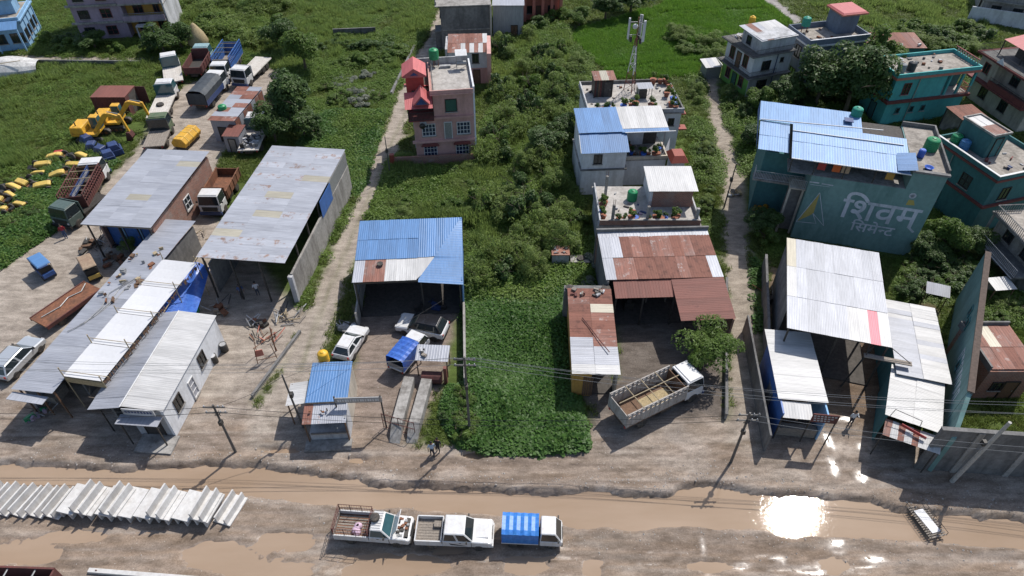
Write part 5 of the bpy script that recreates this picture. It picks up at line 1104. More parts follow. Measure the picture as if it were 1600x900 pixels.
b.mb('edge_trim', white_dirty, MB().bar((-.22, -1.25, 2.0), (W, -1.25, 2.0), .05)); b.mb('porch_column', concrete, MB().bar((0, -1.0, 0), (0, -1.0, 1.9), .15, 10).bar((0, -.0, 2.1), (0, 0, 4.3), .13, 10))

# ================================================================ sheds at the right front
o, a, W, D = site((1230, 511), (1394, 542), (1384, 402), 5.0)
b = Bd('large_grey_shed', 'large open shed with pale grey tin roof and one pink stripe', 'shed', o, a)
pinkz = sheet_mat('sheet_pink', (.60, .14, .18), 0, metal=0)
def bs(i, j, nx, ny):
    if j == 0 and i >= nx * .55: return pinkz if i == nx - 2 else zinc_white
    if i == 0 and j == 1: return zinc_white
    return zinc_tan if (i == 0 and j == 2) else (zinc_old if rng.random() < .1 else zinc)
b.roof((0, 0, 4.95), (W, 0, 0), (0, D, .4), .76, D / 3, bs, ribs=6)
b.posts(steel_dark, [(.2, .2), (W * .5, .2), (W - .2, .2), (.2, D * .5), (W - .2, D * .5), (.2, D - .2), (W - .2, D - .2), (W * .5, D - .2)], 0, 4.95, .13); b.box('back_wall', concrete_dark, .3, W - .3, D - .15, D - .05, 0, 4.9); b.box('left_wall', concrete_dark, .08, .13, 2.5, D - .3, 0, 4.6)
b.many('truss', steel_dark, [(.1, W - .1, .15, .23, 4.7, 4.86), (.1, W - .1, D * .5, D * .5 + .08, 4.75, 4.95)]); b.box('work_table', grey_wood, 1.5, 3.2, 2.0, 2.9, .0, .9); b.mb('parked_engine', steel_dark, MB().box(2.2, 3.6, .3, 1.3, 0, 1.1).box(2.5, 3.2, .4, 1.1, 1.1, 1.5)); b.mb('diagonal_strut', steel_dark, MB().bar((W * .72, -.3, .0), (W * .85, .2, 4.6), .07))
b.box('hanging_plank', grey_wood, W * .78, W + 1.7, -.55, -.15, 3.9, 4.0); b.mb('plank_hanger', steel_dark, MB().bar((W * .8, -.35, 4.0), (W * .8, .1, 4.9), .03)); b.mb('plank_hanger', steel_dark, MB().bar((W + 1.6, -.35, 4.0), (W - .1, .1, 4.9), .03))
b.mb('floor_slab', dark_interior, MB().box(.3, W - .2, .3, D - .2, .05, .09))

o, a, W, D = site((1218, 622), (1295, 629), (1285, 540), 3.2)
b = Bd('white_roofed_stall', 'narrow stall with whitewashed tin roof and red lettered board in front', 'stall', o, a)
b.roof((0, 0, 3.1), (0, D + 1.2, .15), (W, 0, .05), .8, W, lambda i, j, nx, ny: zinc_white, ribs=6); b.box('wall', blue_paint, .1, .22, -1.2, D, 0, 3.0); b.box('right_wall', skyblue_wall, W - .22, W - .1, -1.0, D * .4, 0, 3.0); b.box('back_wall', concrete_dark, .23, W - .23, D, D + .15, 0, 3.0)
b.roof((.15, -1.3, 2.7), (W * .6, 0, 0), (0, 1.25, .25), .9, 1.25, zinc_white, ribs=5); b.box('sign_board', rust_dark, W * .58, W * 1.1, -1.5, -1.42, 2.7, 3.6)
m = MB()
for j in range(3):
    for k in range(7 - j): m.box(W * .6 + k * .24 + .05 * j, W * .6 + k * .24 + .16 + .05 * j, -1.512, -1.501, 3.35 - j * .25, 3.48 - j * .25)
m.build('painted_lettering', white_dirty, b.r)['kind'] = 'stuff'; b.box('counter', grey_wood, .3, W - .3, -.9, -.4, 0, .9); b.posts(steel_dark, [(.15, -1.25), (W * .6, -1.3), (W * 1.08, -1.46)], 0, 2.7, .08); b.box('boundary_wall', concrete_dark, -.75, -.6, -2.5, D + 4, 0, 2.0)

o, a, W, D = site((1403, 583), (1489, 600), (1506, 490), 3.6)
b = Bd('patchwork_shed', 'shed with grey and white striped sheet roof against the teal wall', 'shed', o, a)
b.roof((0, 0, 3.5), (0, D, .1), (W, 0, .0), .5, W * .5, lambda i, j, nx, ny: zinc_white if (i > nx - 5 and not (i == nx - 3 and j == 0)) or (j == 1 and i in (0, 1, 2, 3, 5, 6, 8, 9, 10)) else (zinc_old if rng.random() < .6 else zinc), ribs=4)
b.box('wall', teal_dark, .1, .22, .2, D - .1, 0, 3.4); b.box('back_wall', concrete_dark, .23, W, D - .2, D - .1, 0, 3.4); b.posts(steel_dark, [(.15, .1), (W - .3, .1)], 0, 3.5)
o, a, W, D = site((1385, 647), (1473, 677), (1492, 601), 3.3)
b = Bd('cream_roofed_stall', 'stall with cream white tin roof and rusty front awning with red banner', 'stall', o, a)
b.roof((0, 0, 3.2), (0, D, .1), (W, 0, .0), .7, W * .5, lambda i, j, nx, ny: zinc_white, ribs=5); b.box('wall', teal_dark, .1, .22, .2, D - .1, 0, 3.1); b.box('back_wall', concrete_dark, .23, W, D - .2, D - .1, 0, 3.1)
b.roof((.1, -1.3, 2.6), (W, 0, 0), (0, 1.25, .3), .45, 1.25, lambda i, j, nx, ny: rusty if i % 2 == 0 and i < 5 else zinc_white, ribs=3); b.mb('banner', red_paint, MB().hexa([(W * .3, -.35, 3.0), (W * .75, -.75, 2.9), (W * .75, -.7, 2.9), (W * .3, -.3, 3.0), (W * .3, -.35, 3.25), (W * .75, -.75, 3.15), (W * .75, -.7, 3.15), (W * .3, -.3, 3.25)])); b.posts(steel_dark, [(.15, -1.2), (W - .1, -1.2)], 0, 2.6, .08); b.mb('roof_wire', steel_dark, MB().tube([(.3, .1, 3.25), (.4, .15, 3.9), (W * .6, .1, 3.7), (W * .62, .1, 3.2)], .025))

TW = p0, p1 = P(1513, 610, 6), P(1541, 392, 6); a = math.atan2(p1.y - p0.y, p1.x - p0.x); L = (p1 - p0).length
b = Bd('teal_gable_wall', 'long tall teal painted wall with brown top and small window openings', 'wall', p0[:2], a)
b.box('wall', mural_wall, 0, L, -.18, 0, 0, 5.9); b.box('plain_face', teal_dark, 0, L, .001, .018, 0, 5.88) if False else b.box('outer_wall', concrete_dark, 0, L, -.36, -.181, 0, 5.9); b.box('coping', wall_top, -.03, L, -.4, .05, 5.91, 6.0); b.mb('lower_wall', mural_wall, MB().prism([(-2.85, 0), (-.04, 0), (-.04, 5.8), (-2.85, 4.0)], -.3, -.02))
for u, z in ((L * .55, 3.6), (L * .62, 3.9), (L * .3, 2.9)): b.win('B', 0, u, z, .7, 1.0, 1, 1, teal_dark, dark_interior, sill=False)
m = MB()
for k in range(7): m.box(L * .08 + k * .75, L * .08 + k * .75 + .5, .002, .012, 4.2, 4.3); m.box(L * .08 + k * .75, L * .08 + k * .75 + .1, .003, .013, 3.2, 4.2); m.box(L * .08 + k * .75 + (.2 if k % 2 else .35), L * .08 + k * .75 + (.3 if k % 2 else .45), .0035, .0135, 3.0, 4.19)
m.build('painted_lettering', letter_mat, b.r)['kind'] = 'stuff'
o, a, W, D = site((1551, 575), (1625, 575), (1625, 509), 3.4)
b = Bd('rust_roofed_store', 'store with low parapet and rusty striped roof behind the teal wall', 'store', o, a)
b.box('wall', brick, -.2, W, -.2, D, 0, 3.2); b.parapet(concrete_dark, -.35, W, -.35, D + .2, 3.21, 3.75, .15, 'LB'); b.roof((0, 0, 3.3), (W, 0, 0), (0, D, .15), .8, D / 2, pick(rusty, zinc_tan, rust_full, rusty), ribs=4); b.door('F', -.2, W * .6, 0, 1, 2); b.win('F', -.2, W * .3, 1, .9, 1)
b = Bd('white_sheet_roof', 'small white tin roofed coop among the bushes beside the rust roofed store', 'coop', P(1542, 474)[:2], .1)
b.roof((0, 0, 1.6), (2.0, 0, 0), (0, 1.5, .15), 1.0, 1.5, zinc_white, ribs=4); b.posts(brown_wood, [(.1, .1), (1.9, .1), (.1, 1.4), (1.9, 1.4)], 0, 1.6, .07); b.box('wall', grey_wood, .15, 1.85, 1.35, 1.42, .2, 1.5)
b = Bd('tin_lean_to', 'tilted grey tin sheet shelter behind the patchwork shed', 'shelter', P(1436, 476)[:2], -.35)
b.roof((0, 0, 1.5), (1.9, 0, 0), (0, 1.1, .4), .65, 1.1, zinc_old, ribs=4); b.posts(brown_wood, [(.1, .1), (1.8, .1), (.1, 1.0), (1.8, 1.0)], 0, 1.55, .06)
q0 = Vector((TW[0].x - 2.3, TW[0].y - 2.35, 0))
b = Bd('front_shadow_wall', 'guessed tall stained dark wall, raised for its shadow, behind the leaning concrete pole', 'wall', q0[:2], R(-5))
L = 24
b.box('wall', concrete_dark, 0, L, 0, .22, 0, 4.7); b.box('coping', concrete_dark, 0, L, -.05, .27, 4.7, 4.78)  # guessed wall, height raised so its shadow reaches the channel
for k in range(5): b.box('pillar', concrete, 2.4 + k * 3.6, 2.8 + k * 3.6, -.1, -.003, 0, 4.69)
# ================================================================ vehicles
def wheel(parent, x, y, r, wd, side=1):
    m = MB().lathe([(r * .55, -wd / 2), (r * .92, -wd / 2), (r, -wd * .32), (r, wd * .32), (r * .92, wd / 2), (r * .55, wd / 2)], 18, (x, y, r), 'y'); t = m.build('wheel', tyre_mat, parent, True)
    MB().lathe([(r * .18, -wd * .42), (r * .54, -wd * .36), (r * .56, wd * .36), (r * .18, wd * .42)], 12, (x, y, r), 'y').build('rim', rim_mat, t); return t
def pane(parent, name, pts, mat, inset=.06, off=.012):
    p = [Vector(q) for q in pts]; c = sum(p, Vector()) / 4; n = (p[1] - p[0]).cross(p[3] - p[0]).normalized()
    q = [a + (c - a).normalized() * inset + n * off for a in p]; MB().add([tuple(v) for v in q] + [tuple(v - n * .02) for v in q], [(0, 1, 2, 3), (7, 6, 5, 4), (0, 4, 5, 1), (1, 5, 6, 2), (2, 6, 7, 3), (3, 7, 4, 0)]).build(name, mat, parent)
def cabin(parent, x0, x1, w_, z0, z1, fr, bk, ins, mat, glassm=None, name='cab', doors=1, back=True, sides=True):
    glassm = glassm or glass; h = w_ / 2; m = MB().taper(x0, x1, -h, h, z0, z1, bk, fr, ins, ins); c = m.build(name, mat, parent, bevel=.05)
    A0, B0, C0, D0 = (x0, -h, z0), (x1, -h, z0), (x1, h, z0), (x0, h, z0); A1, B1, C1, D1 = (x0 + bk, -h + ins, z1), (x1 - fr, -h + ins, z1), (x1 - fr, h - ins, z1), (x0 + bk, h - ins, z1)
    pane(c, 'windscreen', (B0, C0, C1, B1), glassm, .10, .008)
    if back: pane(c, 'rear_window', (D0, A0, A1, D1), glassm, .12, .008)
    if sides:
        lerp = lambda a, b, t: tuple(a[i] + (b[i] - a[i]) * t for i in range(3))
        for d in range(doors):
            t0, t1 = d / doors, (d + 1) / doors
            pane(c, 'side_window', (lerp(A0, B0, t0), lerp(A0, B0, t1), lerp(A1, B1, t1), lerp(A1, B1, t0)), glassm, .09, .008); pane(c, 'side_window', (lerp(C0, D0, 1 - t1) if 0 else lerp(D0, C0, t1), lerp(D0, C0, t0), lerp(D1, C1, t0), lerp(D1, C1, t1)), glassm, .09, .008)
    return c
def lights(parent, x, w_, z, back_x=None, bz=None):
    for s in (-1, 1):
        MB().box(x - .04, x + .02, s * w_ * .36 - .14, s * w_ * .36 + .14, z - .08, z + .08).build('headlight', white_paint, parent)
        if back_x is not None: MB().box(back_x - .02, back_x + .04, s * w_ * .42 - .07, s * w_ * .42 + .07, (bz or z) - .1, (bz or z) + .1).build('tail_light', red_paint, parent)
def at2(pr, pf):
    r, f = G(*pr), G(*pf); c = (r + f) / 2; c.z = min(r.z, f.z, c.z) if False else gz(c.x, c.y); return c, math.atan2(f.y - r.y, f.x - r.x)
def veh(name, label, cat, pr, pf, group=None, dz=0.0):
    c, a = at2(pr, pf); return thing(name, label, cat, (c.x, c.y, c.z + dz), a, group)
def mirror(t, x, y, z):
    for s in (-1, 1): MB().box(x - .04, x + .05, s * y - .09, s * y + .09, z, z + .16).build('mirror', trim_black, t)
def slats(t, x0, x1, y, z0, z1, n, mat, name='slat', wd=.05):
    for k in range(n):
        x = x0 + (x1 - x0) * (k + .5) / n; MB().box(x - wd, x + wd, y - .03, y + .03, z0, z1).build(name, mat, t)

def pickup(label, pr, pf, double, rack=False, hood_open=False):
    t = veh('pickup_truck', label, 'pickup truck', pr, pf); W_ = 1.76
    MB().prism([(-2.5, .5), (2.42, .5), (2.5, .62), (2.48, .98), (2.3, 1.06), (1.15, 1.14), (-.2 if not double else -.75, 1.14), (-.2 if not double else -.75, .72), (-2.5, .72)], -W_ / 2, W_ / 2).build('body', car_white, t, bevel=.05)
    cx0 = -.15 if not double else -.72
    c = cabin(t, cx0, 1.25, W_ - .06, 1.12, 1.78, .55, .10, .16, car_white, glass_teal if rack else glass, doors=2 if double else 1)
    bx1 = cx0 - .06
    bed = MB().box(-2.52, bx1, -W_ / 2 + .02, W_ / 2 - .02, .72, .80).build('cargo_bed', grey_wood if double else rust_metal, t)
    for k in range(8): y = -W_ / 2 + .14 + k * .195; MB().box(-2.48, bx1 - .04, y, y + .12, .80, .82).build('bed_slat', grey_wood, bed)
    for s in (-1, 1): MB().box(-2.52, bx1, s * W_ / 2 - .035, s * W_ / 2 + .035, .62, 1.18).build('side_panel', car_white, bed)
    MB().box(-2.56, -2.5, -W_ / 2, W_ / 2, .62, 1.16).build('tailgate', car_white if double else grey_wood, bed); MB().box(bx1 - .05, bx1, -W_ / 2 + .04, W_ / 2 - .04, .82, 1.3).build('front_panel', car_white if double else rust_dark, bed)
    MB().box(2.4, 2.58, -W_ / 2 + .05, W_ / 2 - .05, .42, .66).build('bumper', trim_black if rack else car_white, t, bevel=.03); MB().box(2.46, 2.51, -.45, .45, .7, .95).build('grille', trim_black, t); lights(t, 2.5, W_, .86, -2.56, .8); mirror(t, .85, W_ / 2 + .08, 1.2)
    for s in (-1, 1):
        for x in (1.62, -1.45): wheel(t, x, s * (W_ / 2 - .12), .36, .24)
        MB().box(1.14, 1.17, s * (W_ / 2) - .008, s * W_ / 2 + .008, .55, 1.1).build('door_seam', trim_black, t); MB().box(.35, .5, s * (W_ / 2 + .01) - .012, s * (W_ / 2 + .01) + .012, .98, 1.02).build('door_handle', trim_black, t)
    if double:
        for s in (-1, 1): MB().hexa([(-.2, s * (W_ / 2 + .006), .75), (.9, s * (W_ / 2 + .006), .62), (.9, s * (W_ / 2 + .002), .62), (-.2, s * (W_ / 2 + .002), .75), (-.3, s * (W_ / 2 + .006), .95), (.5, s * (W_ / 2 + .006), .74), (.5, s * (W_ / 2 + .002), .74), (-.3, s * (W_ / 2 + .002), .95)]).build('side_decal', trim_black, t)
        MB().box(-.9 - .5, -.9, .2, .62, .83, 1.05).build('crate', grey_wood, bed)
    if hood_open:
        MB().box(1.3, 2.36, -.72, .72, 1.06, 1.075).build('engine_bay', dark_interior, t); m = MB()
        for k in range(22): x, y = rng.uniform(1.35, 2.3), rng.uniform(-.62, .62); m.box(x - .09, x + .09, y - .08, y + .08, 1.07, 1.1 + .14 * rng.random())
        e = m.build('engine', [steel_dark, grey_metal, rust_metal], t)
        for p in e.data.polygons: p.material_index = (p.index // 6) % 3
        m = MB(); m.M = Matrix.Translation((1.3, 0, 1.16)) @ Matrix.Rotation(R(-62), 4, 'Y'); m.box(0, 1.05, -.74, .74, 0, .04); m.build('bonnet', car_white, t); MB().bar((1.9, -.6, 1.1), (1.62, -.6, 1.85), .015, 4).build('bonnet_stay', steel_dark, t)
    else: MB().box(1.4, 2.28, -.5, .5, 1.09, 1.13).build('bonnet_bulge', car_white, t, bevel=.03)
    if rack:
        z1 = 1.95
        for s in (-1, 1):
            m = MB(); y = s * (W_ / 2 - .02)
            for k in range(4): x = -2.48 + k * (bx1 + 2.45) / 3; m.bar((x, y, 1.15), (x, y, z1), .022, 4)
            for z in (1.55, z1): m.bar((-2.48, y, z), (bx1, y, z), .022, 4)
            for k in range(14): x = -2.45 + k * (bx1 + 2.4) / 13; m.bar((x, y, 1.2), (x, y, z1), .007, 3)
            m.build('rack_side', rust_dark, t)
        m = MB()
        for z in (1.4, 1.7, z1): m.bar((-2.5, -W_ / 2, z), (-2.5, W_ / 2, z), .022, 4); m.bar((bx1, -W_ / 2, z), (bx1, W_ / 2, z), .022, 4)
        for k in range(6): y = -W_ / 2 + W_ * k / 5; m.bar((-2.5, y, 1.15), (-2.5, y, z1), .015, 4)
        m.build('rack_end', rust_dark, t)['kind'] = 'stuff'
        sp = MB().lathe([(.17, 1.86), (.30, 1.85), (.33, 1.92), (.33, 2.0), (.3, 2.06), (.17, 2.05)], 18, (.15, .12, 0)).build('spare_tyre', tyre_mat, t, True); MB().lathe([(.05, 1.9), (.17, 1.9), (.17, 1.96), (.05, 1.96)], 12, (.15, .12, 0)).build('spare_rim', rim_mat, sp)
        m = MB()
        for k in range(9): y = -.7 + k * .175; m.bar((-.05, y, 1.82), (.62, y, 1.82), .015, 4)
        m.build('roof_rack', white_dirty, t)
        m = MB()
        for k in range(5): m.lathe([(.05, .82), (.26, .84), (.24, 1.0), (.1, 1.1)], 8, (-1.2 + .3 * rng.random(), -.5 + .5 * rng.random(), 0))
        m.build('sacks', pm('sack_pink', (.5, .36, .45), .8), bed, True)
    return t
pickup('white pickup with open bonnet, cage rack and spare tyre on its roof', (533, 830), (643, 838), False, True, True)
pickup('white double cab pickup with black swoosh decal and empty bed', (652, 838), (772, 843), True)
def mini_truck(label, pr, pf, tarpm, canvas_h=1.35):
    t = veh('tarpaulin_truck', label, 'mini truck', pr, pf); W_ = 1.6
    MB().box(-1.9, 1.7, -.5, .5, .35, .55).build('chassis', chassis_mat, t); MB().prism([(.55, .45), (1.95, .45), (2.02, .6), (2.0, 1.05), (.55, 1.05)], -W_ / 2, W_ / 2).build('body', car_white, t, bevel=.05)
    cabin(t, .55, 1.98, W_ - .04, 1.03, 1.78, .42, .06, .12, car_white); lights(t, 2.02, W_, .8, -1.95, .6); mirror(t, 1.75, W_ / 2 + .06, 1.2); MB().box(1.98, 2.08, -W_ / 2 + .05, W_ / 2 - .05, .4, .6).build('bumper', trim_black, t)
    MB().box(-1.95, .48, -W_ / 2 - .02, W_ / 2 + .02, .6, .70).build('cargo_bed', white_paint, t); m = MB(); n = 10; z1 = .7 + canvas_h
    for i in range(n):
        xa, xb = -1.93 + 2.4 * i / n, -1.93 + 2.4 * (i + 1) / n; za, zb = (z1 - .05 * (i % 2), z1 - .05 * ((i + 1) % 2)); h = W_ / 2 + .02
        prof = lambda z: [(-h, .72), (-h - .015, .72 + (z - .72) * .5), (-h + .03, z - .1), (-h * .6, z), (0, z + .03), (h * .6, z), (h - .03, z - .1), (h + .015, .72 + (z - .72) * .5), (h, .72)]
        pa, pb = prof(za), prof(zb)
        for k in range(8): m.add([(xa, *pa[k]), (xb, *pb[k]), (xb, *pb[k + 1]), (xa, *pa[k + 1])], [(0, 1, 2, 3)])
    m.build('tarpaulin', tarpm, t); MB().box(.44, .47, -W_ / 2, W_ / 2, .72, z1 - .1).build('front_flap', tarpm, t); MB().box(-1.88, -1.86, -W_ / 2 + .03, W_ / 2 - .03, .72, 1.2).build('tailgate', grey_metal, t); MB().box(-1.7, .4, -W_ / 2 + .06, W_ / 2 - .06, .72, 1.0).build('load', dark_interior, t)
    for s in (-1, 1):
        for x in (1.35, -1.2): wheel(t, x, s * (W_ / 2 - .1), .3, .18)
    return t
mini_truck('white mini truck with shiny bright blue tarpaulin parked behind double cab pickup', (786, 838), (874, 842), tarp_bright, 1.2)
mini_truck('mini truck with dark blue tarpaulin cover parked in the garage yard', (624, 580), (656, 541), tarp_blue, 1.3)
def suv(name, label, cat, pr, pf, bodym, roofm, L=4.4, W_=1.85, hatch=False):
    t = veh(name, label, cat, pr, pf); h = L / 2; zt = 1.62 if not hatch else 1.48
    MB().prism([(-h, .42), (h - .05, .35), (h, .55), (h - .05, .82), (h - .25, .92), (h - 1.2, 1.02), (-h + .15, 1.06), (-h, .85)], -W_ / 2, W_ / 2).build('body', bodym, t, bevel=.09)
    c = cabin(t, -h + .12, h - 1.15, W_ - .1, .98, zt, .75, .45, .2, trim_black if roofm is car_black else bodym, doors=2); MB().taper(-h + .6, h - 1.95, -W_ / 2 + .27, W_ / 2 - .27, zt - .005, zt + .035, .05, .05, .05, .05).build('roof_panel', roofm, c, bevel=.01)
    for s in (-1, 1):
        MB().bar((-h + .6, s * (W_ / 2 - .3), zt + .05), (h - 2.0, s * (W_ / 2 - .3), zt + .05), .02, 5).build('roof_rail', trim_black, c)
        for x in (h - .85, -h + .8): wheel(t, x, s * (W_ / 2 - .1), .34, .22)
        MB().box(-h + .3, h - .3, s * W_ / 2 - .015, s * W_ / 2 + .015, .36, .46).build('sill_trim', trim_black, t)
    lights(t, h - .03, W_, .72, -h, .88); mirror(t, h - 1.35, W_ / 2 + .06, 1.0); MB().box(h - .1, h + .04, -W_ / 2 + .15, W_ / 2 - .15, .35, .5).build('front_bumper', trim_black, t); MB().box(-h - .04, -h + .08, -W_ / 2 + .12, W_ / 2 - .12, .38, .58).build('rear_bumper', trim_black, t)
    return t
suv('sport_utility_car', 'white crossover car with black roof parked across the garage mouth', 'car', (692, 524), (630, 511), car_white, car_black)
suv('hatchback_car', 'small white hatchback parked beside the garage yard wall', 'car', (538, 563), (562, 524), car_white, car_white, 3.8, 1.68, True)
suv('estate_car', 'silver people carrier parked beside the grey lean-to roof', 'car', (12, 590), (55, 545), car_silver, car_silver, 4.5, 1.8)

def big_truck(label, pr, pf, cabm=white_paint, cargo='slat', bodym=white_dirty, L=7.0, W_=2.4, H_=1.5, cab_glass=None, floor=rust_metal, name='cargo_truck', extra=None, faceback=False):
    t = veh(name, label, 'truck', pr, pf); h = L / 2; zc = 1.05
    MB().box(-h + .1, h - .2, -.45, .45, .55, .85).build('chassis', chassis_mat, t)
    cx = h - 1.75
    MB().box(cx, h, -W_ / 2 + .08, W_ / 2 - .08, .6, 1.55).build('cab_lower', cabm, t, bevel=.06); c = cabin(t, cx, h, W_ - .18, 1.54, 2.55, .22, .05, .1, cabm, cab_glass or glass)
    MB().box(h - .02, h + .06, -W_ / 2 + .4, W_ / 2 - .4, .85, 1.35).build('grille', trim_black, t); MB().box(h - .05, h + .15, -W_ / 2 + .05, W_ / 2 - .05, .45, .75).build('bumper', blue_dark if cabm is white_paint else trim_black, t); lights(t, h + .04, W_, 1.0, -h, .9); mirror(t, h - .3, W_ / 2 + .1, 1.7)
    MB().box(cx + .25, h - .35, -W_ / 2 + .25, W_ / 2 - .25, 2.54, 2.62).build('roof_plate', cabm, c, bevel=.03)
    for s in (-1, 1):
        wheel(t, h - .95, s * (W_ / 2 - .2), .48, .28); wheel(t, -h + 1.6, s * (W_ / 2 - .28), .48, .5)
        if L > 7.5: wheel(t, -h + 2.75, s * (W_ / 2 - .28), .48, .5)
        MB().box(-.4, .6, s * (W_ / 2 - .25) - .2, s * (W_ / 2 - .25) + .2, .55, .95).build('fuel_tank', steel_dark, t)
    bx = cx - .12; bed = MB().box(-h, bx, -W_ / 2, W_ / 2, zc - .1, zc).build('cargo_floor', floor, t)
    if cargo == 'flat':
        for k in range(9): y = -W_ / 2 + (k + .5) * W_ / 9; MB().box(-h + .02, bx - .02, y - .115, y + .115, zc, zc + .03).build('bed_plank', floor, bed)
        MB().box(bx - .08, bx, -W_ / 2 + .05, W_ / 2 - .05, zc + .03, 2.5).build('head_board', cab_glass or cabm, bed)
        if cab_glass: pane(bed, 'head_board_window', ((bx - .085, W_ / 2 - .1, 1.75), (bx - .085, -W_ / 2 + .1, 1.75), (bx - .085, -W_ / 2 + .1, 2.45), (bx - .085, W_ / 2 - .1, 2.45)), cab_glass, .08)
    elif cargo in ('slat', 'cage'):
        z1 = zc + H_
        for s in (-1, 1):
            y = s * (W_ / 2 - .04); n = int((bx + h) / .42)
            MB().box(-h, bx, y - .03, y + .03, zc, zc + H_ * (.62 if cargo == 'slat' else .35)).build('side_board', bodym, bed); 
            for k in range(n + 1): x = -h + (bx + h) * k / n; MB().box(x - .035, x + .035, y - .055, y + .055, zc, z1).build('stake', bodym, bed)
            for z in ((z1 - .05, zc + H_ * .8) if cargo == 'slat' else (z1 - .05, zc + H_ * .75, zc + H_ * .55)): MB().box(-h, bx, y - .045, y + .045, z - .045, z + .045).build('side_rail', bodym, bed)
        for x in (-h, bx - .06): MB().box(x, x + .06, -W_ / 2 + .1, W_ / 2 - .1, zc, zc + H_ * .8).build('end_board', bodym if x < 0 else floor, bed)
        for k in range(1, 4): x = -h + (bx + h) * k / 4; MB().bar((x, -W_ / 2, z1), (x, W_ / 2, z1), .04, 5).build('cross_bar', bamboo, bed)
        if cargo == 'slat': MB().bar((-h, 0, z1 + .07), (bx, 0, z1 + .07), .04, 5).build('ridge_bar', bamboo, bed)
    elif cargo == 'tarp':
        m = MB(); n = 8; z1 = zc + H_
        for i in range(n):
            xa, xb = -h + (bx + h) * i / n, -h + (bx + h) * (i + 1) / n; hw = W_ / 2 + .05; pr_ = lambda z: [(-hw, zc), (-hw, z - .45), (-hw * .6, z), (0, z + .08), (hw * .6, z), (hw, z - .45), (hw, zc)]
            pa, pb = pr_(z1 - .04 * (i % 2)), pr_(z1 - .04 * ((i + 1) % 2))
            for k in range(6): m.add([(xa, *pa[k]), (xb, *pb[k]), (xb, *pb[k + 1]), (xa, *pa[k + 1])], [(0, 1, 2, 3)])
        m.build('tarpaulin', tarp_dark, bed); MB().box(-h + .04, -h + .08, -W_ / 2 + .05, W_ / 2 - .05, zc, z1 - .3).build('tail_flap', tarp_dark, bed)
        for s in (-1, 1): MB().box(-h, bx, s * (W_ / 2 + .06) - .02, s * (W_ / 2 + .06) + .02, zc - .1, zc + .55).build('side_board', blue_dark, bed)
    elif cargo == 'tipper':
        for s in (-1, 1): MB().box(-h, bx, s * W_ / 2 - .05, s * W_ / 2 + .05, zc, zc + H_).build('side_board', bodym, bed)
        MB().box(-h - .02, -h + .06, -W_ / 2 + .05, W_ / 2 - .05, zc, zc + H_ * .85).build('tail_board', bodym, bed); MB().box(bx - .08, bx, -W_ / 2 + .05, W_ / 2 - .05, zc, zc + H_ + .45).build('head_board', bodym, bed)
        for k in range(5):
            for s in (-1, 1): x = -h + .2 + (bx + h - .4) * k / 4; MB().box(x - .05, x + .05, s * (W_ / 2 + .08) - .03, s * (W_ / 2 + .08) + .03, zc, zc + H_).build('side_rib', bodym, bed)
    return t, bed, (h, bx, W_, zc)
t, bed, d = big_truck('white stake bodied lorry parked askew across the oily yard', (955, 668), (1087, 603), white_paint, 'slat', truck_grey, 7.4, 2.35, 1.55, floor=brown_wood)
MB().box(-1.5, 1.2, -.6, .5, 1.055, 1.07).build('plywood_sheet', straw, bed)
t, bed, d = big_truck('red brown stake lorry with dark cab roof loaded with old tyres', (118, 352), (165, 262), white_paint, 'cage', rust_dark, 7.6, 2.5, 1.7, floor=brown_wood)
for k in range(14):
    x, y = rng.uniform(-d[0] + .5, d[1] - .6), rng.uniform(-.75, .75); m = MB().lathe([(.26, 0), (.48, 0), (.52, .1), (.48, .22), (.26, .22)], 16, (x, y, 1.1 + .25 * (k % 3))); m.build('old_tyre', tyre_mat, bed, True)
MB().box(-d[0] + .1, d[1], -.08, .0, 1.9, 2.6).build('name_board', blue_dark, bed); m = MB()
for k in range(20): m.box(-d[0] + .3 + k * .25, -d[0] + .3 + k * .25 + .14, -.095, -.081, 2.1, 2.42)
m.build('painted_lettering', white_dirty, bed)['kind'] = 'stuff'
big_truck('dark green lorry cab nose parked under the eave of the brick sided workshop', (150, 322), (112, 352), pm('cab_green', (.07, .10, .09), .5), 'flat', floor=steel_dark, L=5.2)
fl = pm('bed_pale', (.50, .47, .43), .8, .15, 1.0, dirt=(.3, .25, .2))
big_truck('flatbed lorry with teal head board and clean pale deck on the grass', (276, 142), (270, 104), white_paint, 'flat', L=6.6, cab_glass=glass_teal, floor=fl)
t, bed, d = big_truck('flatbed lorry with teal head board and loose tyre on its deck', (246, 200), (270, 145), white_paint, 'flat', L=7.8, cab_glass=glass_teal, floor=fl)
MB().lathe([(.22, 1.1), (.45, 1.1), (.48, 1.22), (.42, 1.32), (.2, 1.32)], 16, (-.8, .1, 0)).build('loose_tyre', tyre_mat, bed, True)
t, bed, d = big_truck('flatbed lorry with junk piled on deck behind the large garage shed', (389, 252), (411, 198), white_paint, 'flat', L=6.6, cab_glass=glass_teal, floor=fl)
m = MB()
for k in range(30): m.M = Matrix.Translation((rng.uniform(-2.8, -.3), rng.uniform(-.8, .8), 1.1)) @ Matrix.Rotation(rng.uniform(0, 3), 4, 'Z'); m.box(-.25, .25, -.12, .12, 0, .15 + .4 * rng.random())
m.M = Matrix.Identity(4); e = m.build('junk_load', [steel_dark, white_dirty, grey_metal], bed)
for p in e.data.polygons: p.material_index = (p.index // 6) % 3
e['kind'] = 'stuff'
big_truck('dump truck with dark empty skip facing the far houses', (305, 128), (326, 92), pm('cab_teal', (.20, .30, .32), .5), 'tipper', rust_dark, L=6.6, H_=1.0, cab_glass=glass_teal, floor=steel_dark)
big_truck('goods lorry with bright blue lattice sides facing the yard', (372, 90), (344, 136), white_paint, 'cage', blue_paint, L=7.6, H_=2.0, floor=grey_wood)
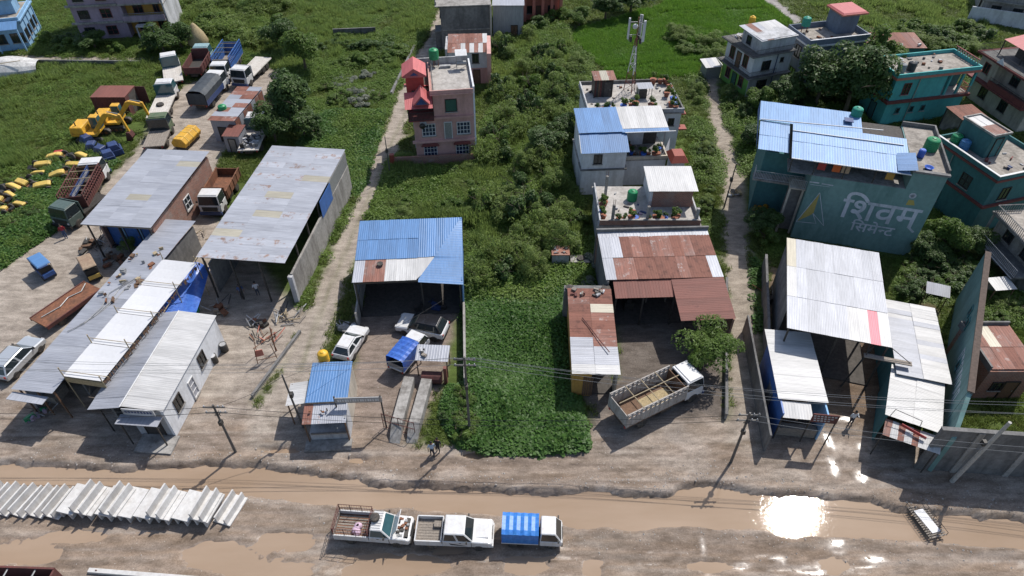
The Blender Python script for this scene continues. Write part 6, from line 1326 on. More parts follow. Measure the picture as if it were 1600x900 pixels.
big_truck('covered lorry with black tarpaulin over its load', (312, 178), (350, 134), white_paint, 'tarp', L=7.0, H_=1.8)
big_truck('white cab flatbed lorry standing beside the patched shed', (412, 103), (380, 136), white_paint, 'flat', L=7.6, floor=fl)
big_truck('tipper lorry with orange rust skip squeezed between the two grey sheds', (362, 288), (335, 338), white_paint, 'tipper', rust_metal, L=6.4, H_=1.0, floor=rust_metal)
# old green truck cab and yellow tank body
t, bed, d = big_truck('derelict lorry with green bonnet and coiled hoses beside flatbed', (246, 236), (258, 208), pm('cab_darkgreen', (.06, .10, .05), .5, dirt=(.2, .18, .12)), 'flat', L=5.6, cab_glass=glass, floor=grey_wood)
c, a = at2((284, 236), (306, 214)); t = thing('yellow_tank_body', 'yellow hexagonal tank body lying behind the grey workshop roof', 'tank', (c.x, c.y, c.z), a)
MB().prism([(-.8, .5), (-.95, 1.0), (-.5, 1.6), (.5, 1.6), (.95, 1.0), (.8, .5)], -1.7, 1.7).build('shell', yellow_paint, t, bevel=.05)
t.rotation_euler[2] += R(-90); MB().box(-.6, .6, -1.6, 1.6, 0, .49).build('cradle', chassis_mat, t)
for y in (-1.0, 0, 1.0): MB().prism([(-.83, .48), (-.99, 1.0), (-.52, 1.64), (.52, 1.64), (.99, 1.0), (.83, .48)], y - .04, y + .04).build('hoop', yellow_pale, t)
# rusty trailer deck
c, a = at2((68, 517), (152, 458)); t = thing('rusty_trailer', 'long rusty steel trailer deck parked beside the grey lean-to', 'trailer', (c.x, c.y, c.z), a); L = (G(68, 517) - G(152, 458)).length
MB().box(-L / 2, L / 2, -1.1, 1.1, .85, 1.0).build('deck', rust_metal, t)
for s in (-1, 1): MB().box(-L / 2, L / 2, s * 1.12 - .05, s * 1.12 + .05, .7, 1.06).build('side_beam', rust_dark, t)
for k in range(5): MB().box(-L / 2 + .4 + k * L / 5, -L / 2 + .55 + k * L / 5, -1.06, 1.06, .6, .84).build('cross_member', rust_dark, t)
for s in (-1, 1):
    for x in (-L * .25, L * .25): wheel(t, x, s * .85, .42, .28)
MB().tube([(-L * .4, .3, 1.05), (-L * .1, .0, 1.08), (L * .1, .4, 1.1), (L * .3, .1, 1.06), (L * .45, .5, 1.2)], .05).build('hose', grey_metal, t)

def tuktuk(label, pr, pf, roofm, bodym, frontm):
    t = veh('auto_rickshaw', label, 'auto rickshaw', pr, pf)
    MB().prism([(-1.35, .35), (.9, .35), (1.25, .5), (1.2, .95), (.75, 1.0), (.7, .6), (-.4, .6), (-.45, .95), (-1.35, .95)], -.55, .55).build('body', bodym, t, bevel=.03)
    MB().taper(-1.4, .95, -.62, .62, 1.75, 1.87, .12, .18, .1, .1).build('roof', roofm, t, bevel=.03); m = MB()
    for s in (-1, 1):
        for x in (-1.3, -.3, .75): m.bar((x, s * .53, .9), (x, s * .57, 1.76), .025, 5)
    m.build('roof_frame', steel_dark, t); MB().box(-1.25, -.5, -.5, .5, .95, 1.05).build('seat', trim_black, t); MB().box(-1.3, -1.2, -.5, .5, 1.0, 1.5).build('seat_back', trim_black, t); MB().box(.82, .85, -.5, .5, 1.05, 1.7).build('windscreen', glass_teal, t); MB().box(1.17, 1.22, -.12, .12, .75, .92).build('headlight', white_paint, t); MB().box(-1.42, -1.37, -.5, .5, .5, .9).build('rear_panel', frontm, t)
    wheel(t, 1.0, 0, .24, .12)
    for s in (-1, 1): wheel(t, -.9, s * .55, .24, .12)
    return t
tuktuk('blue roofed electric rickshaw alone on the dusty yard', (82, 437), (62, 418), zinc_blue, blue_dark, blue_paint)
tuktuk('black and yellow rickshaw with rusty open top among scrap', (152, 440), (140, 418), pm('roof_rusty', (.3, .22, .15), .7, dirt=(.15, .06, .04)), trim_black, yellow_pale)

def excavator(label, pb, pf, reach=1.0, cabpaint=yellow_paint):
    t = veh('excavator', label, 'excavator', pb, pf)
    for s in (-1, 1):
        tr = MB().prism([(-1.6, .25), (-1.35, .0), (1.35, .0), (1.6, .25), (1.6, .5), (1.35, .75), (-1.35, .75), (-1.6, .5)], s * 1.05 - .25, s * 1.05 + .25).build('track', steel_dark, t, bevel=.04)
        for k in range(5): MB().lathe([(.18, -.27), (.18, .27)], 10, (-1.1 + k * .55, s * 1.05, .35), 'y').build('track_roller', rust_metal, tr)
    MB().lathe([(.6, .7), (.6, .95)], 16).build('slew_ring', steel_dark, t); MB().box(-1.9, 1.1, -1.15, 1.15, .95, 1.25).build('platform', cabpaint, t, bevel=.04)
    MB().taper(-1.95, -.3, -1.15, 1.15, 1.25, 2.1, .15, .1, .05, .05).build('engine_cover', cabpaint, t, bevel=.08); cabin(t, .0, 1.15, .95, 1.25, 2.75, .15, .05, .05, cabpaint, glass_teal, doors=1).location.y = .62
    MB().prism([(.5, 1.3), (.9, 1.2), (2.9, 3.2), (4.3, 2.9), (4.35, 3.15), (2.8, 3.65), (2.4, 3.5)], -.5, -.15).build('boom', cabpaint, t, bevel=.02); MB().bar((1.0, -.02, 1.3), (2.5, -.02, 2.9), .07, 8).build('boom_cylinder', grey_metal, t)
    MB().prism([(4.1, 3.5), (4.4, 3.4), (4.75, 1.2), (4.5, 1.15)], -.45, -.2).build('stick', cabpaint, t, bevel=.02); MB().bar((3.0, -.32, 3.75), (4.2, -.32, 3.5), .06, 8).build('stick_cylinder', grey_metal, t)
    MB().prism([(4.4, 1.25), (4.8, 1.2), (5.0, .6), (4.7, .15), (4.1, .05), (4.2, .5)], -.75, .1).build('bucket', rust_dark, t, bevel=.03); MB().bar((-1.2, -.6, 2.1), (-1.2, -.6, 2.6), .07, 8).build('exhaust', steel_dark, t)
    return t
excavator('yellow excavator with bright orange counterweight resting in the grass', (118, 217), (180, 217)); excavator('yellow excavator with raised arm beside the rust container', (150, 200), (215, 198))
# derelict small machines in the weeds
proto = thing('scrap_loader', 'faded yellow machine hood rusting among weeds beside the yard', 'scrap machine', (0, 0, 0), 0, 'yellow scrap machines in the weeds')
MB().prism([(-.75, .5), (.95, .35), (1.1, .5), (.9, .72), (-.3, .95), (-.75, .85)], -.33, .33).build('hood', yellow_pale, proto, bevel=.08); MB().box(-1.0, .7, -.26, .26, .05, .46).build('engine', rust_metal, proto); MB().box(-1.6, -1.12, -.3, .3, .45, .6).build('seat', trim_black, proto)
for s in (-1, 1): wheel(proto, -.8, s * .6, .42, .2); wheel(proto, .7, s * .5, .3, .16)
spots = [(90, 250), (130, 251), (118, 262), (70, 262), (62, 277), (95, 277), (40, 290), (70, 294), (22, 299), (16, 310), (33, 324), (2, 317), (8, 333)]
for k, s in enumerate(spots):
    q = G(*s); an = rng.uniform(-.5, .3) + (3.14 if rng.random() < .3 else 0)
    if k == 0: proto.location = q; proto.rotation_euler[2] = an
    else:
        d_ = dup(proto, q, an, scale=rng.uniform(.75, 1.05)); d_.rotation_euler = (rng.uniform(-.35, .35), rng.uniform(-.25, .25), an)
pr2 = thing('scrap_cab', 'dark blue wrecked vehicle cab dumped in the weeds near stake lorry', 'scrap cab', G(182, 240), .6, 'blue wrecked cabs in the weeds')
MB().box(-.8, .8, -.7, .7, 0, .8).build('shell', blue_dark, pr2, bevel=.08); MB().taper(-.7, .7, -.65, .65, .8, 1.4, .2, .3, .1, .1).build('roof', blue_dark, pr2, bevel=.06); MB().box(.55, .62, -.5, .5, .9, 1.25).build('windscreen', glass, pr2)
for s, an in (((162, 243), 1.2), ((148, 237), .2), ((172, 250), 2.2), ((140, 226), .9)): dup(pr2, G(*s), an, scale=.9)
t = thing('scrap_bonnet', 'small pink red machine cover lying among yellow scrap machines', 'scrap part', G(93, 243), .3); MB().taper(-.6, .6, -.4, .4, .1, .6, .2, .1, .1, .1).build('cover', red_paint, t, bevel=.08); MB().box(-.5, .5, -.3, .3, 0, .1).build('base', rust_metal, t)

# ================================================================ precast double-tee units
def tee(name, label, loc_, rz, flip, group):
    t = thing(name, label, 'concrete block', loc_, rz + R(rng.uniform(-1.6, 1.6)), group)
    if not flip:
        MB().box(-.66, .66, -1.1, 1.1, 0, .11).build('slab', precast, t, bevel=.012)
        for s in (-1, 1): MB().taper(s * .36 - .09, s * .36 + .09, -1.1, 1.1, .105, .72, .035, .035, 0, 0).build('web', precast, t, bevel=.012)
    else:
        MB().box(-.64, .64, -1.1, 1.1, .6, .72).build('slab', precast, t, bevel=.012)
        for s in (-1, 1): MB().hexa([(s * .36 - .055, -1.1, 0), (s * .36 + .055, -1.1, 0), (s * .36 + .055, 1.1, 0), (s * .36 - .055, 1.1, 0), (s * .36 - .09, -1.1, .605), (s * .36 + .09, -1.1, .605), (s * .36 + .09, 1.1, .605), (s * .36 - .09, 1.1, .605)]).build('web', precast, t, bevel=.012)
    return t
A0, A1 = P(124, 788, -.3), P(330, 800, -.3); dirr = (A1 - A0); L8 = dirr.length; ux_ = dirr.normalized()
zz = max(gz(*(A0 + dirr * k / 7)[:2]) for k in range(8)) - .03
rz_t = math.atan2(dirr.y, dirr.x) - R(9)
for k in range(8): q = A0 + ux_ * (L8 * k / 7); tee('precast_unit', 'white precast concrete unit lying legs down in the roadside row', (q.x, q.y, zz), rz_t, True, 'precast units with legs down')
for k in (.75, 2.3, 4.7, 6.9): q = A0 + ux_ * (L8 * k / 7); tee('precast_unit', 'white precast unit with twin fins up stacked on the lower row', (q.x, q.y, zz + .722), rz_t, False, 'precast units stacked with fins up')
for k, (px, py) in enumerate(((-6, 781), (20, 783), (46, 785), (72, 786), (98, 788))): q = P(px, py, -.3); tee('precast_unit', 'precast concrete unit with twin fins up on the bare ground', (q.x, q.y, gz(q.x, q.y) + .02 + .012 * k), rz_t - R(3), False, 'precast units fins up on the ground')
q = P(361, 797, -.3); tee('precast_unit', 'lone precast concrete unit beside the end of the stacked row', (q.x, q.y, gz(q.x, q.y)), rz_t - R(4), False, None)

# dark steel frame at the road's near edge and pale kerb beam
c, a = at2((-60, 905), (140, 905)); t = thing('steel_truck_body', 'dark empty steel lorry body with pale ribs at the near road edge', 'truck body', (P(-20, 915).x, P(-20, 915).y - .6, -.3), R(-2))
for k in range(5): MB().bar((-3.6 + k * 1.75, -1.2, 1.6), (-3.6 + k * 1.75, 1.2, 1.6), .05, 5).build('rib', grey_metal, t)
for y in (-1.2, 1.2): MB().box(-4.0, 4.6, y - .06, y + .06, 0.3, 1.75).build('side', rust_dark, t)
for x in (-4.0, 4.6): MB().box(x - .06, x + .06, -1.13, 1.13, .3, 1.7).build('end', rust_dark, t)
MB().box(-3.94, 4.54, -1.14, 1.14, .25, .32).build('floor', dark_interior, t)
for x in (-2.6, 3.0):
    for s in (-1, 1): wheel(t, x, s * .95, .42, .28)
q0, q1 = G(140, 893), G(330, 908); t = thing('kerb_beam', 'long pale concrete beam lying along the near road edge', 'beam', ((q0 + q1) / 2), math.atan2((q1 - q0).y, (q1 - q0).x)); L = (q1 - q0).length
MB().box(-L / 2, L / 2, -.15, .15, -.05, .25).build('beam', precast, t, bevel=.02); MB().box(-L / 2 + .5, -L / 2 + .6, -.02, .02, .25, .32).build('lifting_eye', rust_metal, t)

# footbridge
q0, q1 = P(1431, 792, -.1), P(1462, 834, -.1); c = (q0 + q1) / 2; t = thing('footbridge', 'small railed slatted footbridge with white sheet over the muddy channel', 'footbridge', (c.x, c.y, -.08), math.atan2((q1 - q0).y, (q1 - q0).x)); L = (q1 - q0).length + .5
for s in (-1, 1): MB().box(-L / 2, L / 2, s * .42 - .05, s * .42 + .05, -.08, .02).build('stringer', steel_dark, t)
for k in range(16): x = -L / 2 + .05 + k * (L - .1) / 15; MB().box(x - .045, x + .045, -.65, .65, .021, .05).build('slat', grey_wood, t)
MB().hexa([(-L * .3, -.4, .055), (L * .38, -.25, .055), (L * .38, .4, .055), (-L * .3, .3, .055), (-L * .3, -.4, .075), (L * .38, -.25, .075), (L * .38, .4, .075), (-L * .3, .3, .075)]).build('white_sheet', tarp_white, t)
for s in (-1, 1):
    m = MB(); m.bar((-L / 2, s * .62, .3), (L / 2, s * .62, .3), .02, 5)
    for k in range(5): x = -L / 2 + k * L / 4; m.bar((x, s * .62, -.05), (x, s * .62, .3), .018, 5)
    m.build('hand_rail', steel_dark, t)

# ================================================================ poles and cables
tops = {}
def pole(key, label, pbase, h, mat, lean=(0, 0), arm=True, r=.11):
    g = G(*pbase); t = thing('utility_pole', label, 'utility pole', (g.x, g.y, g.z)); top = Vector((lean[0], lean[1], h)); MB().bar((0, 0, -.2), top, r, 8, r * .65).build('shaft', mat, t)
    if arm:
        for dz in (.25, .85):
            a_ = MB().box(-.75, .75, -.04, .04, h - dz - .05, h - dz + .05).build('cross_arm', pole_mat, t); a_.location = (lean[0] * .93, lean[1] * .93, 0)
            for x in (-.65, 0.3, .65): MB().lathe([(.04, h - dz + .05), (.05, h - dz + .12), (.03, h - dz + .2)], 8, (x, 0, 0)).build('insulator', white_dirty, a_)
    MB().box(-.12, .12, -.2, .1, h * .62, h * .62 + .4).build('junction_box', steel_dark, t)
    tops[key] = Vector((g.x, g.y, g.z)) + top; return t
pole('a', 'dark steel utility pole standing by the muddy channel near the white workshop', (368, 706), 5.6, pole_mat)
pole('b', 'black utility pole beside the roadside kiosk', (474, 668), 6.2, pole_mat, (-.2, 0), False, .09)
pole('c', 'utility pole with cross arms rising from the creeper covered plot', (734, 676), 8.6, pole_mat)
pole('d', 'utility pole with cable bundle by the foot of the right hand lane', (1142, 722), 5.9, pole_mat)
pole('e', 'leaning pale concrete pole in front of the tall dark wall', (1487, 752), 7.4, pole_conc, (.3, -.3), False, .17)
pole('f', 'thin black pole standing beside the narrow lane by the terrace house', (1131, 325), 5.5, pole_mat, (.1, 0), False, .08)
pole('g', 'slim dark pole on the lane verge in front of the pink house', (610, 275), 5.0, pole_mat, (0, 0), False, .07)
for k, key in enumerate('ad'):
    t = tops[key]; m = MB()
    for i in range(14): aa = i * .9; m.bar((.2 * math.cos(aa), .1 * math.sin(aa), -1.2 + .03 * i), (.2 * math.cos(aa + 1.4), .1 * math.sin(aa + 1.4), -1.2 + .04 * i), .025, 4)
    c_ = thing('cable_coil', 'tangled black cable coil hanging on the ' + ('channel side steel pole' if key == 'a' else 'right hand lane pole'), 'cable coil', t); m.build('coil', cable_black, c_)
def cable(a_, b_, sag, label, r=.014, mat=None):
    a_, b_ = Vector(a_), Vector(b_); n = 22; pts = [a_ + (b_ - a_) * (k / n) - Vector((0, 0, sag * 4 * (k / n) * (1 - k / n))) for k in range(n + 1)]
    o_ = MB().tube([tuple(p - a_) for p in pts], r, 4).build('overhead_cable', mat or cable_mat); o_.location = a_; return tag(o_, label, 'cable', 'overhead cables along the road')
LW = P(-150, 560, 8.0); LX = P(1760, 640, 7.5)
for k, (dy, dz) in enumerate(((-.65, -.05), (.3, -.05), (.65, -.05), (0, -.7))):
    off = Vector((dy, 0, dz)); off2 = Vector((0, dy * .8, dz))
    cable(LW + off2, tops['c'] + off, .9, 'thin overhead cable strung from the creeper plot pole along the road'); cable(tops['c'] + off, LX + off2, 1.2, 'thin overhead cable strung from the creeper plot pole along the road')
LW2 = P(-150, 640, 5.2); LX2 = P(1760, 705, 5.5)
for k, dz in enumerate((-.2, -.8)):
    off = Vector((0, 0, dz)); cable(LW2 + off, tops['a'] + off, .5, 'overhead cable running to the channel side steel pole', .022, cable_black); cable(tops['a'] + off, tops['d'] + off, 1.1, 'overhead cable slung between channel side steel pole and lane pole', .018, cable_black); cable(tops['d'] + off, LX2 + off, .6, 'overhead cable running from the lane pole past the concrete pole', .016)
cable(tops['b'] + Vector((0, 0, -.2)), tops['a'] + Vector((0, 0, -.3)), .3, 'short overhead cable from kiosk pole to channel side pole', .018, cable_black); cable(tops['b'] + Vector((0, 0, -.4)), P(690, 470, 4.2), .5, 'service cable from kiosk pole to the blue roofed garage', .014, cable_black)

# ================================================================ people
def person(label, px, py, rz, shirt, trousers, pose='stand', z=None, extra=None):
    g = G(px, py) if z is None else P(px, py, z); t = thing('person', label, 'person', (g.x, g.y, g.z), rz)
    V, E, Rr, Mi = [], [], [], []
    def v(p, r, parent=None, mi=0):
        V.append(p); Rr.append(r); Mi.append(mi)
        if parent is not None: E.append((parent, len(V) - 1))
        return len(V) - 1
    hip = v((0, 0, .93), .125); waist = v((0, 0, 1.08), .12, hip); chest = v((.01, 0, 1.30), .145, waist); neck = v((.01, 0, 1.47), .055, chest); hb = v((.02, 0, 1.56), .085, neck); ht = v((.02, 0, 1.69), .075, hb); v((.11, 0, 1.58), .018, hb)
    for s in (-1, 1):
        st = .12 if pose == 'walk' else .02; k = v((.03 + st * s, s * .1, .50), .068, hip); an = v((-.02 + st * s * 1.2, s * .1, .09), .042, k); v((.13 + st * s * 1.2, s * .11, .04), .035, an)
        sh = v((.0, s * .19, 1.39), .062, chest)
        if pose == 'hold' and s == 1: el = v((.16, s * .24, 1.22), .045, sh); wr = v((.32, s * .16, 1.36), .032, el); hd = v((.37, s * .15, 1.42), .035, wr); up = Vector((.0, 0, 1))
        else: el = v((-.02, s * .26, 1.12), .045, sh); wr = v((.06, s * .26, .89), .032, el); hd = v((.08, s * .26, .81), .036, wr); up = Vector((.15, 0, -1))
        for f_ in range(4): b0 = Vector(V[hd]); q = v(tuple(b0 + Vector(((f_ - 1.5) * .02, 0, 0)) + up * .05), .011, hd); v(tuple(b0 + Vector(((f_ - 1.5) * .022 + .008, 0, 0)) + up * (.085 + .008 * (f_ in (1, 2)))), .009, q)
        q = v(tuple(Vector(V[hd]) + Vector((.04, 0, 0)) + up * .01), .011, hd); v(tuple(Vector(V[hd]) + Vector((.055, 0, 0)) + up * .045), .009, q)
    me = bpy.data.meshes.new('body'); me.from_pydata(V, E, []); ob = bpy.data.objects.new('body', me); COL.objects.link(ob); md = ob.modifiers.new('s', 'SKIN'); md.use_smooth_shade = True
    for i, sv in enumerate(me.skin_vertices[0].data): sv.radius = (Rr[i], Rr[i] * (1.25 if i in (1, 2) else 1)); sv.use_root = (i == 0)
    sb = ob.modifiers.new('u', 'SUBSURF'); sb.levels = 1; sb.render_levels = 1; bpy.context.view_layer.update()
    m2 = bpy.data.meshes.new_from_object(ob.evaluated_get(bpy.context.evaluated_depsgraph_get())); bpy.data.objects.remove(ob)
    m2.materials.clear()
    for m_ in (skin, shirt, trousers, trim_black): m2.materials.append(m_)
    for p in m2.polygons:
        c = p.center; d_el = abs(c.y) > .21
        p.material_index = 3 if c.z < .07 else (2 if c.z < .98 and not d_el else (1 if c.z < 1.44 and (not d_el or c.z > 1.1) else 0)); p.use_smooth = True
    bo = link(bpy.data.objects.new('body', m2), t); MB().lathe([(.085, 1.60), (.098, 1.66), (.085, 1.73), (.045, 1.775), (.01, 1.78)], 12, (-.005, 0, 0)).build('hair', hair_mat, bo, True)
    return t
cl = lambda n, c: pm('cloth_' + n, c, .85, .12, 2.0, bmp=0, rnd=0)
person('person in red shirt and blue trousers standing near the stake lorry', 104, 372, -1.0, cl('red', (.32, .03, .04)), cl('navy', (.03, .06, .14)))
person('person in pale blue shirt walking beside bushes at the road edge', 676, 712, -1.3, cl('pale', (.35, .42, .5)), cl('dark', (.03, .03, .04)), 'walk')
person('person in black standing beside bushes at the road edge', 685, 706, -1.8, cl('black', (.02, .02, .022)), cl('dark2', (.025, .025, .03)))
person('person in white shirt with raised arm in the shaded shed forecourt', 1327, 664, -1.5, cl('white3', (.6, .6, .6)), cl('dark3', (.04, .04, .05)), 'hold')
person('person in white vest under the eave of the brick sided workshop', 168, 372, -1.4, cl('white', (.5, .5, .5)), cl('dark4', (.05, .05, .06))); person('person in blue working inside the large open garage', 380, 466, -1.2, cl('blue', (.05, .09, .22)), cl('dark5', (.05, .05, .06))); person('person in white shirt working inside the large open garage', 404, 462, 2.0, cl('white2', (.5, .5, .52)), cl('dark6', (.05, .06, .08)))

# ================================================================ yard clutter
def drum(px, py, mat, label, group=None, r=.3, h=.85):
    g = G(px, py); t = thing('oil_drum', label, 'drum', g, rng.random()); MB().lathe([(r, 0), (r, h * .3), (r * 1.04, h * .33), (r, h * .36), (r, h * .63), (r * 1.04, h * .66), (r, h * .69), (r, h), (r * .9, h), (r * .88, h - .06)], 16).build('body', mat, t, True); MB().lathe([(r * .86, h - .05), (r * .86, h - .03)], 14).build('lid', white_dirty, t)
drum(352, 548, steel_dark, 'black drum with pale lid behind the white workshop'); drum(336, 566, steel_dark, 'black drum with pale lid beside the white workshop wall')
g = G(303, 487); tank((g.x, g.y, g.z), .5, 1.0, tank_green, 'squat green tank on the ground beside blue tarpaulin')
def scrap(label, px, py, n, spread, mats, long=False, name='scrap_heap', rz=0):
    g = G(px, py); t = thing(name, label, 'scrap heap', g, rz)
    for k in range(n):
        m = MB(); x, y = rng.uniform(-spread, spread), rng.uniform(-spread * .6, spread * .6); z = rng.uniform(0, .25)
        if long or k % 2: L = rng.uniform(.5, 1.6); a_ = rng.uniform(0, 3.1); m.bar((x, y, z + .05), (x + L * math.cos(a_), y + L * math.sin(a_), z + rng.uniform(0, .5)), rng.uniform(.025, .06), 5)
        else: m.M = Matrix.Translation((x, y, z)) @ Matrix.Rotation(rng.uniform(0, 3), 4, 'Z') @ Matrix.Rotation(rng.uniform(-.4, .4), 4, 'X'); s_ = rng.uniform(.15, .45); m.box(-s_, s_, -s_ * .6, s_ * .6, 0, rng.uniform(.05, .4))
        m.build('scrap_piece', mats[k % len(mats)], t)
    return t
scrap('heap of timber frames and scrap metal against the garage shed pillar', 448, 500, 22, 1.3, [grey_wood, bamboo, steel_dark, white_dirty, grey_metal], True); scrap('greasy engine scrap lying in front of the large garage', 400, 510, 14, 1.0, [steel_dark, grey_metal, rust_metal, white_paint]); scrap('orange rusted frames standing in the garage yard', 415, 530, 16, 1.0, [rust_metal, steel_dark, salmon], True); scrap('loose planks and buckets beside the blue tarpaulin', 340, 486, 14, .9, [rust_metal, white_dirty, grey_wood, steel_dark]); scrap('engine parts and branches scattered before the brick sided workshop', 158, 390, 20, 1.8, [steel_dark, grey_metal, brown_wood, chassis_mat]); scrap('broken pots and stones in front of the hatchback', 548, 515, 14, .8, [white_dirty, grey_metal, concrete, steel_dark]); scrap('mixed scrap pile beside the rickshaw with yellow front', 178, 412, 18, 1.2, [rust_metal, steel_dark, brown_wood, grey_metal]); scrap('bamboo poles leaning over the gap behind the lean-to', 300, 372, 12, 1.8, [bamboo, grey_wood], True); scrap('junk and cloth heap in front of the lean-to opening', 62, 652, 12, .8, [tank_green, steel_dark, lilac_wall, grey_metal]); scrap('scrap in the shade behind the large grey shed', 1218, 465, 16, 1.2, [white_dirty, rust_metal, tyre_mat, grey_metal]); scrap('timber props and rubble between the grey shed and patchwork shed', 1405, 500, 14, 1.0, [brown_wood, steel_dark, concrete], True); scrap('sand and timber tray on the narrow lane', 1146, 305, 8, .6, [straw, grey_wood, white_dirty]); scrap('dark vehicle wreck parts in the blue garage', 675, 478, 12, 1.2, [steel_dark, chassis_mat, blue_dark])
# metal frame beside lane
t = thing('welding_rack', 'rusty welded steel frame standing in the garage yard', 'frame', G(418, 558), .3)
m = MB(); 
for x in (-.8, .8):
    for y in (-.5, .5): m.bar((x, y, 0), (x * .8, y, 1.9), .035, 5)
m.bar((-.7, -.5, 1.8), (.7, .5, 1.85), .03, 5); m.bar((-.8, -.5, .4), (.8, -.5, .4), .03, 5); m.bar((.7, .5, 0), (.9, .3, 3.0), .05, 6); m.build('frame', rust_metal, t); MB().hexa([(-.8, -.5, .8), (-.1, -.5, .8), (-.1, -.45, .8), (-.8, -.45, .8), (-.7, -.5, 1.5), (-.1, -.5, 1.5), (-.1, -.45, 1.5), (-.7, -.45, 1.5)]).build('panel', salmon, t)
# concrete ramps
for k, (pa, pb) in enumerate((((641, 600), (622, 672)), ((668, 603), (649, 672)))):
    q0, q1 = G(*pa), G(*pb); d_ = q1 - q0; t = thing('concrete_ramp', 'raised concrete vehicle service ramp in the garage yard', 'ramp', (q0 + q1) / 2, math.atan2(d_.y, d_.x), 'twin concrete service ramps'); L = d_.length
    MB().box(-L / 2, L / 2, -.42, .42, 0, .95).build('block', concrete, t, bevel=.03); MB().prism([(L / 2 + .002, 0), (L / 2 + 1.2, 0), (L / 2 + .002, .95)], -.4, .4).build('slope', concrete, t)
# mesh gate
t = thing('mesh_gate', 'rusty mesh gate leaf swung open beside the service ramps', 'gate', G(600, 668), R(-18)); m = MB(); 
for z in (.1, .9, 1.7): m.bar((0, 0, z), (2.6, 0, z), .03, 5)
for x in (0, 1.3, 2.6): m.bar((x, 0, .05), (x, 0, 1.75), .03, 5)
m.build('frame', rust_dark, t); m = MB()
for k in range(14): m.bar((.18 * k + .1, 0, .1), (.18 * k + .1, 0, 1.7), .008, 3)
m.build('mesh', steel_dark, t)
# scrap canopy behind blue truck
t = Bd('scrap_canopy', 'small grey tin canopy piled with rags beside the dark blue truck', 'canopy', P(652, 588)[:2], R(-3)); t.roof((0, 0, 2.0), (2.6, 0, 0), (0, 1.5, .2), .85, 1.5, pick(zinc_old, zinc_tan, zinc), ribs=4); t.posts(brown_wood, [(.1, .1), (2.5, .1), (.1, 1.4), (2.5, 1.4)], 0, 2.0, .08); t.junk(.2, 1.2, .2, 1.2, 2.15, 8, [trim_black, white_dirty, grey_wood], 'rags', .25); t.mb('old_tank', rust_dark, MB().bar((.5, -.5, .55), (2.1, -.5, .55), .5, 12)); t.box('red_post', rust_red, 2.3, 2.55, -.7, -.4, 0, 1.9)
# hay stack & shrouded mound in the far left, planter in the plot
g = G(312, 72); t = thing('hay_stack', 'grey brown conical hay stack by the lilac house', 'hay stack', g); MB().lathe([(1.3, 0), (1.5, .8), (1.1, 2.0), (.35, 3.2), (.05, 3.5)], 14).build('straw', straw, t, True); MB().bar((-1.9, 0, 0), (-1.8, 0, 2.2), .06, 5).build('prop', grey_wood, t)
g = G(8, 112); t = thing('covered_mound', 'long mound wrapped in dirty white plastic sheet in the field', 'covered mound', g, .25); m = MB(); n = 12
for i in range(n):
    for j in range(8):
        f = lambda a_, b_: ((a_ - .5) * 9, 2.2 * math.cos(math.pi * b_) * (1 - .5 * abs(a_ - .5)), (1.9 * math.sin(math.pi * b_)) * (1 - 1.6 * abs(a_ - .5) ** 2) + .12 * math.sin(9 * a_ + 5 * b_))
        m.add([f(i / n, j / 8), f((i + 1) / n, j / 8), f((i + 1) / n, (j + 1) / 8), f(i / n, (j + 1) / 8)], [(0, 1, 2, 3)])
m.build('plastic_sheet', pm('plastic_grey', (.55, .54, .52), .5, .2, 1, dirt=(.2, .19, .18), dirt_amt=.7), t, True); MB().bar((-3, -1.4, 1.6), (3, -1.2, 1.8), .05, 5).build('pole', bamboo, t)
b = Bd('brick_privy', 'tiny roofless brick and plaster block at the edge of the overgrown plot', 'privy', P(862, 418)[:2], 0); b.box('wall', white_dirty, 0, 1.6, 0, 1.3, 0, 1.5); b.box('top', brick, -.05, 1.65, -.05, 1.35, 1.505, 1.6); b.junk(.2, 1.4, .2, 1.1, 1.6, 10, [brick, concrete, white_dirty], 'rubble', .18); b.box('side_slab', concrete, 1.8, 3.6, .2, 1.4, .4, .5); b.mb('old_tyre', tyre_mat, MB().lathe([(.2, .52), (.38, .52), (.38, .66), (.2, .66)], 14, (2.8, .7, 0)))
# boundary walls
def bwall(label, pa, pb, h, mat, th=.16):
    q0, q1 = G(*pa), G(*pb); d_ = q1 - q0; b_ = Bd('boundary_wall', label, 'wall', q0[:2], math.atan2(d_.y, d_.x)); L = d_.length; b_.box('wall', mat, 0, L, -th / 2, th / 2, -.1, h); b_.box('coping', concrete_dark, 0, L, -th / 2 - .03, th / 2 + .03, h, h + .06)
bwall('low dark boundary wall across the weedy field', (522, 58), (588, 55), 1.2, concrete_dark); bwall('low broken kerb wall along the lane verge', (612, 150), (648, 75), .5, concrete, .25); bwall('long low wall at the edge of the field path', (60, 100), (220, 102), .6, concrete_dark); bwall('mossy concrete kerb wall between lane and rusty workshop', (1133, 655), (1134, 440), .5, concrete); bwall('low yard kerb beside the garage lane', (395, 622), (470, 520), .3, concrete)
bwall('stained compound wall along the narrow lane below the painted wall', (1196, 640), (1190, 420), 1.8, concrete_dark)
